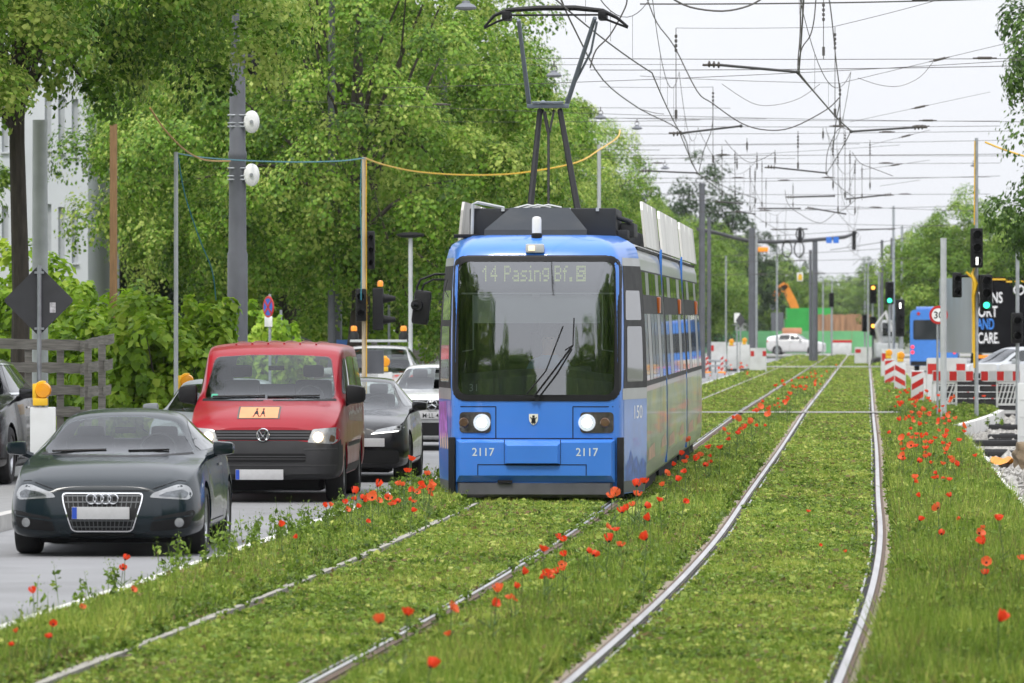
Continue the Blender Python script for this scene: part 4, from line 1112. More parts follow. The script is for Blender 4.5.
for dy in (-.16, .16):
    y = 4.1+dy
    q.tube([pp(484,27,y), pp(494,15.5,y), pp(507,10,y), pp(540,8,y), pp(575,8,y), pp(603,11,y), pp(617,18,y), pp(628,27,y)], [.014,.02,.027,.032,.032,.027,.02,.014], seg=8)
    q.tube([pp(484,28,y), pp(497,21.5,y), pp(512,16.5,y)], .014, seg=6); q.tube([pp(602,18,y), pp(615,23,y), pp(628,28,y)], .014, seg=6)
for px in (507, 603): 
    q.box(pp(px, 16, 4.1), (.10, .42, .10), 0, .015)
q.tube([pp(507,15,4.1), pp(603,15,4.1)], .012, seg=6)
q.build('pantograph_head', M['black'], tram)

# ---- the driver behind the windscreen
def person(name, label, verts, edges, radii, loc, rz, mats, cat='person', parts=()):
    me = bpy.data.meshes.new(name); me.from_pydata(verts, edges, [])
    o = bpy.data.objects.new(name, me); COL.objects.link(o)
    sk = o.modifiers.new('s', 'SKIN'); sb = o.modifiers.new('u', 'SUBSURF'); sb.levels = 2; sb.render_levels = 2
    for i, r_ in enumerate(radii): me.skin_vertices[0].data[i].radius = (r_, r_*.85) if not hasattr(r_, '__len__') else r_
    me.skin_vertices[0].data[0].use_root = True
    dg = bpy.context.evaluated_depsgraph_get(); dg.update()
    m2_ = bpy.data.meshes.new_from_object(o.evaluated_get(dg)); o.modifiers.clear(); o.data = m2_; m2_.name = name
    m2_.materials.clear()
    for m in mats: m2_.materials.append(m)
    m2_.polygons.foreach_set('use_smooth', [True]*len(m2_.polygons))
    o.location = loc; o.rotation_euler.z = rz
    return tag(o, label, cat)
M['skin'] = mat('skin', (.50,.30,.22), .55, var=.1); M['shirt'] = mat('pale blue shirt', (.22,.34,.50), .8, var=.12); M['hair'] = mat('brown hair', (.06,.04,.03), .7, var=.2); M['trousers'] = mat('dark trousers', (.02,.025,.04), .8, var=.2)
vv = [(0,0,.95),(0,.03,1.15),(0,.05,1.38),(0,.04,1.50),(0,.02,1.58),(0,-.01,1.70),(0,-.01,1.80),
      (.19,.04,1.45),(.25,-.10,1.22),(.17,-.34,1.20),(.13,-.42,1.22),(-.19,.04,1.45),(-.25,-.10,1.22),(-.17,-.34,1.20),(-.13,-.42,1.22),
      (.10,-.25,.95),(.11,-.45,.92),(.11,-.47,.60),(-.10,-.25,.95),(-.11,-.45,.92),(-.11,-.47,.60)]
ee = [(0,1),(1,2),(2,3),(3,4),(4,5),(5,6),(3,7),(7,8),(8,9),(9,10),(3,11),(11,12),(12,13),(13,14),(0,15),(15,16),(16,17),(0,18),(18,19),(19,20)]
ra = [.17,.16,.17,.10,.06,.095,.08,.075,.055,.042,.04,.075,.055,.042,.04,.10,.075,.06,.10,.075,.06]
yaw = -.0605
def tl(x, y, z=0): c_, s_ = math.cos(yaw), math.sin(yaw); return (tram.location.x + x*c_-y*s_, tram.location.y + x*s_+y*c_, z)
drv = person('person', 'tram driver in a pale blue shirt seated behind the tram windscreen', vv, ee, ra, tl(.10, .84, .10), yaw, [M['shirt'], M['skin'], M['trousers']])
for p in drv.data.polygons:
    c = p.center
    p.material_index = 1 if (c.z > 1.56 or (abs(c.y) > .33 and c.z > 1.1)) else (2 if c.z < 1.0 else 0)
q = MB(); q.ball((0, .025, 1.80), (.098, .105, .10)); q.box((0, -.03, 1.9), (.01,.01,.01)); q.build('hair', M['hair'], drv)
q = MB()
for s in (-1, 1): q.ball((s*.034, -.092, 1.745), (.012,.008,.008), u=8, w=6)
q.build('eye', M['black'], drv)
q = MB(); q.ball((0, -.105, 1.715), (.016,.018,.024), u=8, w=6); q.build('nose', M['skin'], drv)
q = MB(); q.tube([(.2*math.cos(a), .22*0-.42+.08*math.sin(a)-.03, 1.18+.17*math.sin(a)) for a in np.linspace(0, 2*PI, 20)[:-1]], .012, seg=5, closed=True)
q.xf(Matrix.Translation((.10, .84, .10))); q.build('control_wheel', M['black'], tram)
# ================================================================== road vehicles
def hitf(bv_, x, z):
    for k in range(30):
        h = bv_.ray_cast(V((x*(1-k*.01), -9, z-k*.01)), V((0,1,0)))
        if h[0] is not None: return h
    return (V((x, 1, z)),)

def bspline(pts, n):
    """clamped uniform cubic B-spline through the control polygon, n samples"""
    P = [V(p) for p in pts]; P = [P[0]*2-P[1]] + P + [P[-1]*2-P[-2]]; m = len(P)-3; out = []
    for i in range(n):
        u = min(i/(n-1)*m, m-1e-6); k = int(u); t = u-k
        b0, b1, b2, b3 = (1-t)**3/6, (3*t**3-6*t*t+4)/6, (-3*t**3+3*t*t+3*t+1)/6, t**3/6
        out.append(P[k]*b0+P[k+1]*b1+P[k+2]*b2+P[k+3]*b3)
    return out
def body_shell(rows, lean=(0., 0.), ny=90, nv=34, nose=None, tail=None):
    """rows: y, zb, w, zw, ws, zs, wr, zr, zt along the car (y = 0 at the front)"""
    A = np.array(rows, float); ys = A[:, 0]; Ly = ys[-1]
    fs = [pchip(ys, A[:, k]) for k in range(1, 9)]
    s = np.linspace(0, 1, ny); yy = sorted(set(list(Ly*(.5-.5*np.cos(PI*s)))+list(np.linspace(.2, Ly-.2, ny//2))))
    P = []
    for y in yy:
        zb, w_, zw, ws, zs, wr, zr, zt = [float(f(y)) for f in fs]
        ctrl = [(0, zb), (w_*.55, zb), (w_*.9, zb+.005), (w_*.985, zb+.06), (w_, (zb+zw)/2), (w_, zw), ((w_*.6+ws*.4), zw+(zs-zw)*.6), (ws, zs), (ws*.99, zs+(zr-zs)*.06),
                (ws+(wr-ws)*.5, zs+(zr-zs)*.5), (wr+(ws-wr)*.08, zr-(zr-zs)*.08), (wr, zr), (wr*.86, zr+(zt-zr)*.5), (wr*.5, zt-(zt-zr)*.06), (0, zt)]
        h = bspline(ctrl, nv)
        row = []
        for p in h:
            x, z = p.x, p.y; dy = 0
            kf = max(0, 1-y/.9)**2; kr = max(0, 1-(Ly-y)/.9)**2
            if nose: dy += kf*float(nose(z))
            if tail: dy -= kr*float(tail(z))
            row.append((x, y+dy, z))
        P.append([(-x, y_, z) for x, y_, z in row[::-1][:-1]] + row)
    mb = MB(); mb.grid(P)
    n = nv
    for row in (P[0], P[-1]):
        c = n-1
        Lft = [row[c-i] for i in range(n)]; Rt = [row[c+i] for i in range(n)]
        mb.grid([[tuple(V(Lft[i]).lerp(V(Rt[i]), t)) for t in np.linspace(0, 1, 13)] for i in range(n)])
    # note: bottom seam (x = 0 at zb) closes on itself
    return mb
def wheel(parent, x, y, r, wd, side, nsp=10, rimr=.68, rim=None, dark=False):
    q = MB(); a = x-side*wd; rr = r*rimr
    q.lathe([(rr, a), (r*.93, a), (r*.985, a+side*.02), (r, a+side*.05), (r, x-side*.05), (r*.985, x-side*.02), (r*.93, x+side*.002), (rr+.012, x+side*.004), (rr, x-side*.012)], (0, y, r), 'X', 36)
    t = q.build('wheel', M['rubber'], parent)
    q = MB(); xo = x-side*.012
    q.lathe([(rr+.002, xo), (rr-.018, xo-side*.006), (rr-.03, xo-side*.05), (rr-.03, a+side*.03)], (0, y, r), 'X', 36)
    q.lathe([(0, xo-side*.012), (.05, xo-side*.014), (.065, xo-side*.05)], (0, y, r), 'X', 16)
    for k in range(nsp):
        an = 2*PI*k/nsp; c_, s_ = math.cos(an), math.sin(an); h = .018 if nsp > 7 else .032
        p = []
        for (ra_, hh, xx) in ((.04, h*1.2, xo-side*.03), (rr-.02, h, xo-side*.012)):
            p += [(xx, y+ra_*c_-hh*s_, r+ra_*s_+hh*c_), (xx, y+ra_*c_+hh*s_, r+ra_*s_-hh*c_)]
        b_ = [(v[0]-side*.035, v[1], v[2]) for v in p]
        q.add(p+b_, [[0,1,3,2],[4,6,7,5],[0,2,6,4],[1,5,7,3]])
    q.build('rim', rim or M['alu'], t)
    q = MB(); q.lathe([(0, xo-side*.075), (rr-.03, xo-side*.075)], (0, y, r), 'X', 20); q.build('brake_disc', M['black'], t)
    return t
def mirror(parent, x, y, z, side, w_, h, m, base=True):
    q = MB(); q.box((x+side*w_/2, y, z), (w_, .15, h), 0, min(w_, h)*.30)
    for i, (a, b, c) in enumerate(q.v):
        k = (a-x)/(side*w_); q.v[i] = (a, b-.05*(1-k)*0+.05*k, z+(c-z)*(1.0-.25*k))
    if base: q.tube([(x-side*.05, y+.03, z-h*.55), (x+side*w_*.35, y, z-h*.25)], [.04, .03], seg=6)
    return q.build('mirror', m, parent)
def plate(mb_parent, x, y, z, w_=.52, h=.11, text=None, bv=None):
    if bv is not None: y = min(hitf(bv, x+dx*w_/2, z+dz*h/2)[0].y for dx in (-1, 0, 1) for dz in (-1, 0, 1))-.03
    q = MB(); q.box((x, y, z), (w_, .012, h), 0, .004); p = q.build('number_plate', mat('plate white', (.46,.46,.47), .4, var=.06, scale=18), mb_parent)
    q = MB(); q.box((x-w_/2+.025, y-.0075, z), (.045, .003, h*.94)); q.build('euro_strip', mat('euro blue', (.02,.07,.42), .4, var=0), p)
    if text:
        v_, f_ = text2d(text, h*.95, .006); q = MB(); q.add([(a*.92+x+.03, y-.0085, b+z) for a, b in v_], f_); q.build('plate_lettering', M['black'], p, smooth=False)
    return p
def arches(mb, wy, r, half, gap=.055, deep=.30):
    for y in wy:
        for s in (-1, 1): mb.cyl((s*(half-deep), y, r*1.0), (s*(half+.3), y, r*1.0), r+gap, seg=40)
    return mb
def car(name, label, cat, loc, rz, rows, paint, wheels_y, r, half, spec, group=None):
    root = thing(name, label, cat, loc, rz, group)
    mb = body_shell(rows, nose=spec.get('nose'), tail=spec.get('tail')); bv_ = bvh_of(mb)
    body = mb.build('body', [paint], root)
    bm_ = bmesh.new(); bm_.from_mesh(body.data); bmesh.ops.remove_doubles(bm_, verts=bm_.verts, dist=.0004); bmesh.ops.recalc_face_normals(bm_, faces=bm_.faces); bm_.to_mesh(body.data); bm_.free()
    try: cut(body, arches(MB(), wheels_y, r, half))
    except Exception as e: print('cut failed', e)
    for y in wheels_y: q = MB(); q.box((0, y, r+.10), ((half-.29)*2, .9, .6)); q.build('wheel_housing', M['dark'], root)
    for y in wheels_y:
        for s in (-1, 1): wheel(root, s*(half-.02), y, r, spec.get('tw', .22), s, spec.get('nsp', 10), spec.get('rimr', .68), spec.get('rim'))
    def pt(nm, polys, ax, m, off=.004, res=.06, parent=None, maxd=None):
        q = MB()
        for p in polys: patch(q, bv_, p, ax, off, res, 0, maxd)
        return q.build(nm, m, parent or root, fixn=False)
    return root, bv_, pt, body
M['seeglass'] = None
glass_mat('clear car glass', (.66,.72,.71), .01, 1.0); M['seeglass'] = MATS['clear car glass']
M['seat'] = mat('dark seat cloth', (.05,.05,.055), .8, var=.2)
def cabin(root, bv_, body, poly, depth, seats, seat_y, top, dashz):
    """opens the body behind the windscreen and furnishes it with seats, dashboard and steering wheel"""
    cx = sum(p[0] for p in poly)/len(poly); cz = sum(p[1] for p in poly)/len(poly)
    pin = [(cx+(a-cx)*.985, cz+(b-cz)*.97) for a, b in poly]
    c_ = MB(); c_.prism(pin, lambda a, b, d: (a, d, b), -.6, depth)
    body.data.materials.append(M['dark'])
    try: cut(body, c_)
    except Exception as e: print('cabin', e)
    x0, x1 = min(p[0] for p in pin), max(p[0] for p in pin); z0, z1 = min(p[1] for p in pin), max(p[1] for p in pin)
    for p in body.data.polygons:
        c = p.center
        if x0-.01 < c.x < x1+.01 and z0-.01 < c.z < z1+.01 and c.y < depth+.02:
            h = bv_.ray_cast(V((c.x, -9, c.z)), V((0,1,0)))
            hb = bv_.ray_cast(V((c.x, 60, c.z)), V((0,-1,0)))
            if h[0] is not None and c.y > h[0].y+.03 and c.y < hb[0].y-.03: p.material_index = len(body.data.materials)-1
    for x in seats:
        q = MB(); q.box((x, seat_y, dashz+(top-dashz)*.22), (.46, .12, (top-dashz)*.6), 0, .06); q.box((x, seat_y, top-.14), (.26, .09, .15), 0, .045)
        q.build('front_seat', M['seat'], root)
    q = MB(); q.box((0, seat_y+.85, dashz+(top-dashz)*.15), (x1*1.5, .1, (top-dashz)*.5), 0, .05); q.build('rear_seat', M['seat'], root)
    q = MB(); q.tube([(seats[-1]+.17*math.cos(t), seat_y-.62+.07*math.sin(t), dashz+.05+.15*math.sin(t)) for t in np.linspace(0, 2*PI, 22)[:-1]], .014, seg=6, closed=True); q.build('steering_wheel', M['black'], root)
    q = MB(); q.box((0, seat_y-.22, top-.10), (.2, .03, .06), 0, .01); q.build('inner_mirror', M['black'], root)
def mirrx(poly): return [(-x, z) for x, z in poly][::-1]
def text_on(bv_, s, size, ax, fx, root, nm, m, bold=0., off=.006):
    v_, f_ = text2d(s, size, bold); q = MB()
    for a, b in v_:
        o, d = AX[ax](*fx(a, b)); h = bv_.ray_cast(o, d); q.v.append(tuple(h[0]-d*off) if h[0] else tuple(o))
    q.f = [list(f) for f in f_]; q.m = [0]*len(f_)
    return q.build(nm, m, root, smooth=False)
M['tealblack'] = mat('dark petrol car paint', (.006,.013,.018), .22, .0, var=.04, scale=3, coat=.25, spec=.3)
M['carred'] = mat('red van paint', (.29,.004,.014), .3, .0, var=.05, scale=2, coat=.2, spec=.3)
M['carblack'] = mat('black car paint', (.006,.006,.008), .22, .0, var=.05, coat=.3, spec=.4)
M['carsilver'] = mat('silver car paint', (.40,.42,.44), .35, .2, var=.04, coat=.4)
M['carwhite'] = mat('white car paint', (.52,.52,.525), .28, var=.03, coat=.7)
M['lens'] = mat('clear lamp lens', (.27,.28,.29), .1, .3, var=.25, scale=14, coat=1.)
M['bumperblack'] = mat('grained bumper plastic', (.022,.022,.024), .6, var=.2, scale=9)

# ---- dark petrol coupe in front
AL = 4.18
rows = [(0,.22,.56,.42,.52,.60,.42,.645,.665),(.06,.19,.74,.44,.69,.645,.54,.70,.72),(.18,.17,.85,.46,.78,.70,.62,.75,.775),(.45,.17,.905,.50,.83,.775,.64,.825,.85),
        (.85,.18,.92,.52,.85,.84,.63,.875,.905),(1.25,.18,.915,.53,.855,.885,.64,.92,.95),(1.42,.18,.91,.54,.85,.90,.665,.965,.99),(1.75,.18,.905,.54,.845,.92,.61,1.13,1.175),(2.1,.18,.905,.55,.845,.93,.555,1.27,1.325),
        (2.45,.18,.905,.55,.85,.935,.535,1.295,1.36),(2.85,.18,.91,.56,.86,.935,.525,1.265,1.345),(3.3,.18,.92,.57,.86,.94,.50,1.16,1.24),(3.75,.22,.905,.58,.82,.93,.52,1.02,1.06),(4.05,.3,.82,.6,.74,.90,.55,.94,.96),(4.18,.4,.66,.62,.6,.85,.45,.88,.9)]
root, bv_, pt, body = car('sports_coupe', 'dark petrol coupe with four silver rings on its grille, driving at the front', 'car', (lx(102, 53.2), 53.2, ROADZ), -.035, rows, M['tealblack'], (.92, 3.39), .32, .92,
    {'nose': pchip([.2,.35,.6,.9],[.05,0,.06,.22]), 'nsp': 14, 'rimr': .74, 'tw': .23})
wsp = rpoly([(-.745,.945),(-.3,.93),(.3,.93),(.745,.945),(.525,1.235),(.2,1.285),(-.2,1.285),(-.525,1.235)], .06)
pt('windscreen', [wsp], 'front', M['seeglass'])
cabin(root, bv_, body, wsp, 7., (-.36, .36), 2.35, 1.25, .92)
pt('rear_window', [wsp], 'back', M['seeglass'])
pt('windscreen_edge', [rpoly([(-.74,.935),(-.3,.915),(.3,.915),(.74,.935),(.715,.955),(.3,.935),(-.3,.935),(-.715,.955)], .01)], 'front', M['black'], .006)
for ax in ('right', 'left'):
    pt('side_window', [rpoly([(1.55,.965),(3.05,.985),(3.25,1.08),(2.85,1.215),(2.35,1.245),(2.05,1.20)], .05)], ax, M['carglass'])
    q = MB(); seams(q, bv_, [[(1.32,.30),(1.30,.90)],[(2.72,.30),(2.80,.60),(2.78,.95)],[(1.32,.30),(2.72,.30)]], ax, .010, .003); q.build('door_seam', M['dark'], root)
    pt('door_handle', [rrect(2.45,2.68,.80,.825,.01)], ax, M['chrome'], .015)
gp = rpoly([(-.385,.605),(.385,.605),(.375,.52),(.285,.235),(-.285,.235),(-.375,.52)], [.05,.05,.06,.05,.05,.06])
gi = rpoly([(-.371,.593),(.371,.593),(.361,.515),(.277,.248),(-.277,.248),(-.361,.515)], [.04,.04,.05,.04,.04,.05])
grl = pt('grille', [gp], 'front', M['black'], .008)
q = MB(); a_, b_2 = densify2(gp, gi); ring(q, bv_, a_, b_2, 'front', .014); q.build('grille_frame', M['chrome'], grl)
q = MB()
for i in range(6):
    z = .285+i*.058
    if abs(z-.415) < .05: continue
    seams(q, bv_, [[(-.275-(z-.25)*.29, z), (.275+(z-.25)*.29, z)]], 'front', .012, .016)
for i in range(-7, 8):
    for z0, z1 in ((.46, .585), (.255, .355)): seams(q, bv_, [[(i*.0445*(1 if z0 > .4 else .85), z0), (i*.047*(1 if z0 > .4 else .88), z1)]], 'front', .008, .014)
q.build('grille_bars', mat('dark chrome bars', (.10,.105,.11), .4, .5, var=0), grl)
yq = hitf(bv_, 0, .545)[0].y
q = MB()
for i in range(4): q.tube([(-.102+i*.068+.046*math.cos(t), yq-.035, .545+.046*math.sin(t)) for t in np.linspace(0, 2*PI, 25)[:-1]], .0075, seg=6, closed=True)
q.build('ring_emblem', M['chrome'], root)
plate(root, -.01, yq-.03, .415, .54, .115, None, bv_)
hl = rpoly([(.44,.56),(.80,.535),(.835,.58),(.80,.665),(.70,.685),(.47,.60)], [.02,.03,.04,.05,.05,.02])
for p_ in (hl, mirrx(hl)):
    h = pt('headlight', [p_], 'front', M['lens'], .005, .04)
    s = 1 if p_ is hl else -1
    pt('lamp_housing', [rpoly([(s*x, z) for x, z in ((.52,.575),(.78,.555),(.80,.60),(.74,.635),(.6,.61))], .02)], 'front', mat('lamp inside', (.10,.11,.12), .2, .5, var=.5, scale=30, coat=1.), .009, .04, h)
lo = rpoly([(.44,.24),(.80,.27),(.86,.42),(.84,.44),(.48,.375)], .03)
for p_ in (lo, mirrx(lo)):
    a = pt('air_intake', [p_], 'front', M['black'], .006, .05)
    s = 1 if p_ is lo else -1
    pt('fog_lamp', [[(s*.72+.042*math.cos(t), .325+.045*math.sin(t)) for t in np.linspace(0, 2*PI, 17)[:-1]]], 'front', M['lens'], .014, .03, a)
    pt('intake_bar', [[(s*.46,.335),(s*.84,.385),(s*.84,.398),(s*.46,.348)]], 'front', M['tealblack'], .016, .05, a)
pt('lower_intake', [rrect(-.30,.30,.195,.222,.01)], 'front', M['black'], .008)
q = MB(); seams(q, bv_, [[(-.83,.70),(-.70,.715),(-.42,.62)],[(.83,.70),(.70,.715),(.42,.62)],[(-.42,.622),(.42,.622)]], 'front', .008, .003); q.build('bonnet_seam', M['dark'], root)
for s in (-1, 1): mirror(root, s*.90, 1.62, .985, s, .20, .15, M['tealblack'])
q = MB()
for x0, x1 in ((-.62,-.1),(.0,.5)):
    pts_ = []
    for t in np.linspace(0, 1, 5):
        x = x0+(x1-x0)*t; h = hitf(bv_, x, .955+.015*t); pts_.append(h[0]+V((0,-.03,.01)))
    q.tube(pts_, .011, seg=5)
q.build('wiper', M['black'], root)

# ---- red van
VX = lx(263, 69)
rows = [(0,.34,.68,.6,.64,.86,.5,.90,.92),(.05,.30,.84,.62,.79,.90,.6,.95,.97),(.16,.28,.92,.65,.87,.96,.66,1.02,1.05),(.5,.27,.95,.7,.90,1.07,.72,1.13,1.17),(.95,.27,.952,.75,.91,1.17,.78,1.22,1.27),(1.15,.27,.952,.76,.91,1.21,.79,1.33,1.37),
        (1.6,.27,.952,.8,.925,1.26,.81,1.69,1.735),(1.85,.27,.952,.8,.93,1.27,.82,1.83,1.875),(2.3,.27,.952,.8,.935,1.28,.83,1.885,1.935),(3.0,.27,.952,.8,.935,1.28,.83,1.895,1.945),(4.4,.28,.952,.8,.935,1.28,.83,1.875,1.925),(4.78,.3,.94,.8,.92,1.25,.81,1.79,1.84),(4.89,.36,.9,.8,.88,1.2,.77,1.69,1.74)]
root, bv_, pt, body = car('van', 'red people carrier van with dark grille, orange school sign and white side lettering', 'van', (VX, 69, ROADZ), -.035, rows, M['carred'], (.93, 3.93), .335, .952,
    {'nose': pchip([.3,.6,.9,1.2],[.0,-.02,.03,.1]), 'nsp': 5, 'rimr': .66, 'tw': .22})
wsp = rpoly([(-.82,1.245),(-.3,1.235),(.3,1.235),(.82,1.245),(.725,1.765),(.3,1.79),(-.3,1.79),(-.725,1.765)], .07)
pt('windscreen', [wsp], 'front', M['seeglass'], .005)
cabin(root, bv_, body, wsp, 8., (-.45, .45), 2.35, 1.72, 1.2)
pt('rear_window', [wsp], 'back', M['seeglass'])
pt('windscreen_edge', [rpoly([(-.83,1.225),(.83,1.225),(.82,1.255),(.3,1.243),(-.3,1.243),(-.82,1.255)], .01)], 'front', M['black'], .008)
for ax in ('right', 'left'):
    pt('side_window', [rpoly([(1.32,1.31),(2.2,1.31),(2.2,1.74),(1.85,1.74)], .06)], ax, M['carglass'])
    pt('side_window', [rrect(2.3,3.45,1.31,1.76,.06)], ax, M['carglass']); pt('side_window', [rrect(3.55,4.65,1.31,1.75,.06)], ax, M['carglass'])
    q = MB(); seams(q, bv_, [[(1.25,.4),(1.2,1.2)],[(2.25,.4),(2.25,1.8)],[(3.5,.4),(3.5,1.8)],[(1.25,.4),(3.4,.4)]], ax, .012, .003); q.build('door_seam', M['dark'], root)
    pt('sill_trim', [rrect(1.3,3.55,.28,.44,.02)], ax, M['bumperblack'], .006)
    pt('rubbing_strip', [rrect(1.3,3.5,.66,.71,.01)], ax, M['bumperblack'], .01)
    text_on(bv_, 'Schule & Kindergarten' if False else '', .1, ax, lambda a, b: (a, b), root, 'lettering', M['white']) if False else None
q = MB()
rr_ = random.Random(3)
for i in range(13):
    y0 = 1.55+i*.2; h_ = rr_.uniform(.10, .2)
    patch(q, bv_, [(y0,.98-.005*i),(y0+.05,.98-.005*i),(y0+.09,.98+h_),(y0+.04,.98+h_)], 'right', .004, .1)
    patch(q, bv_, [(y0+.05,.98+h_*.5),(y0+.15,.98+h_*.45),(y0+.15,1.02+h_*.45),(y0+.05,1.02+h_*.5)], 'right', .004, .1)
q.build('side_lettering', M['white'], root)
bmp = [(-.99,.18),(.99,.18),(.97,.70),(.55,.74),(.42,.755),(-.42,.755),(-.55,.74),(-.97,.70)]
body.data.materials.append(M['bumperblack']); nb = len(body.data.materials)-1
for p in body.data.polygons:
    c = p.center
    if c.z < .735 and c.y < .42 and p.material_index == 0: p.material_index = nb
bp = pt('front_bumper', [bmp], 'front', M['bumperblack'], .008, .06)
pt('lower_grille', [rrect(-.55,.52,.50,.60,.03)], 'front', M['dark'], .014, .06, bp)
q = MB(); seams(q, bv_, [[(-.55,.535),(.52,.535)],[(-.55,.565),(.52,.565)],[(-.9,.66),(-.5,.655)],[(.5,.655),(.9,.66)],[(-.9,.46),(.9,.46)]], 'front', .010, .018); q.build('bumper_rib', mat('rib plastic', (.05,.05,.052), .5, var=.1), bp)
gr = pt('grille', [rpoly([(-.56,.765),(.56,.765),(.60,.885),(-.60,.885)], .02)], 'front', M['black'], .008, .06)
q = MB(); seams(q, bv_, [[(-.57,z),(.57,z)] for z in (.79,.825,.86)], 'front', .012, .016); q.build('grille_bar', mat('dark bar', (.06,.06,.065), .3, var=0, coat=.4), gr)
for s in (-1, 1):
    p_ = rpoly([(s*.54,.735),(s*.86,.715),(s*.93,.79),(s*.91,.92),(s*.60,.895)], [.02,.04,.05,.05,.03])
    h = pt('headlight', [p_], 'front', M['lens'], .010, .05)
    y_ = hitf(bv_, s*.68, .805)[0].y-.02
    q = MB(); q.lathe([(0, y_-.055), (.05, y_-.05), (.06, y_)], (s*.67, 0, .80), 'Y', 16); q.build('lit_lens', mat('warm lit headlight', (.9,.8,.6), .2, var=0, emit=(1,.82,.55), estr=4.5), h)
    pt('indicator', [rpoly([(s*.80,.75),(s*.86,.74),(s*.88,.80),(s*.82,.83)], .02)], 'front', mat('dim amber lens', (.22,.12,.05)), .014, .05, h)
yq = hitf(bv_, 0, .82)[0].y-.03
q = MB(); q.tube([(.075*math.cos(t), yq, .825+.075*math.sin(t)) for t in np.linspace(0, 2*PI, 29)[:-1]], .009, seg=6, closed=True)
for pl in ([(-.045,.885),(-.0,.80),(.045,.885)], [(-.066,.855),(-.034,.76),(0,.825),(.034,.76),(.066,.855)]): q.tube([(a, yq, b) for a, b in pl], .0085, seg=6)
q.build('round_emblem', M['chrome'], root)
plate(root, -.04, hitf(bv_, 0, .40)[0].y-.03, .345, .58, .125, None, bv_)
# orange school transport sign on the bonnet
hz = pt('bonnet_sign', [rrect(-.33,.19,1.02,1.165,.01)], 'front', mat('sign dark frame', (.10,.09,.08), .6, var=.1), .006, .05)
pt('sign_face', [rrect(-.305,.165,1.03,1.157,.005)], 'front', mat('sign orange', (.80,.30,.14), .6, var=.06), .009, .05, hz)
def fig(cx, k): return [[(cx-.012,1.125*1+.0),(cx+.012,1.125),(cx+.012,1.142),(cx-.012,1.142)], [(cx-.008,1.12),(cx+.008,1.12),(cx+.03*k,1.075),(cx-.03*k,1.075)], [(cx-.02*k,1.075),(cx-.008*k,1.075),(cx-.03*k,1.045),(cx-.045*k,1.045)], [(cx+.008*k,1.075),(cx+.02*k,1.075),(cx+.045*k,1.045),(cx+.03*k,1.045)]]
pt('children_symbol', fig(-.10, 1.)+fig(-.02, .8), 'front', M['black'], .012, .03, hz)
for s in (-1, 1): mirror(root, s*.92, 1.35, 1.30, s, .24, .26, M['black'])
q = MB(); 
for x0, x1 in ((-.7,-.05),(-.02,.62)):
    pts_ = []
    for t in np.linspace(0, 1, 6):
        h = hitf(bv_, x0+(x1-x0)*t, 1.27+.012*t); pts_.append(h[0]+V((0,-.03,.01)))
    q.tube(pts_, .012, seg=5)
q.build('wiper', M['black'], root)
q = MB()
for x in (-.5,-.3,-.1,.1,.3,.5):
    pts_ = [bv_.ray_cast(V((x, y, 9)), V((0,0,-1)))[0]+V((0,0,.004)) for y in np.linspace(2.1, 4.5, 6)]; q.tube(pts_, .014, seg=5)
q.build('roof_rib', M['carred'], root)
pt('windscreen_sticker', [rrect(-.72,-.64,1.27,1.31,.01)], 'front', mat('green sticker', (.05,.35,.22), .5, var=0), .009)

# ---- generic saloon rows
def saloon(Lc, w_, h, sc=1.0, hood=.92, noseh=.72, boot=1.0):
    hw = w_/2
    return [(0,.24,hw*.62,.45,hw*.58,noseh-.06,hw*.46,noseh-.01,noseh),(.06,.2,hw*.82,.46,hw*.77,noseh-.02,hw*.6,noseh+.03,noseh+.045),(.2,.18,hw*.93,.48,hw*.87,noseh+.04,hw*.68,noseh+.08,noseh+.1),(.55,.18,hw*.985,.5,hw*.92,noseh+.1,hw*.72,noseh+.14,noseh+.165),
            (1.2,.18,hw,.55,hw*.935,hood,hw*.74,hood+.03,hood+.06),(1.42,.18,hw,.56,hw*.935,hood+.02,hw*.75,hood+.09,hood+.12),(1.9,.18,hw,.58,hw*.935,hood+.04,hw*.66,h-.17,h-.13),(2.25,.18,hw,.6,hw*.935,hood+.05,hw*.62,h-.055,h-.015),(2.7,.18,hw,.6,hw*.935,hood+.05,hw*.61,h-.04,h),
            (3.3,.18,hw,.6,hw*.93,hood+.05,hw*.60,h-.07,h-.03),(Lc-.7,.2,hw*.985,.6,hw*.9,hood+.06,hw*.6,boot+(h-boot)*.3,boot+(h-boot)*.34),(Lc-.2,.28,hw*.93,.62,hw*.84,hood+.0,hw*.62,boot-.03,boot),(Lc,.4,hw*.78,.65,hw*.7,hood-.1,hw*.55,boot-.1,boot-.07)]
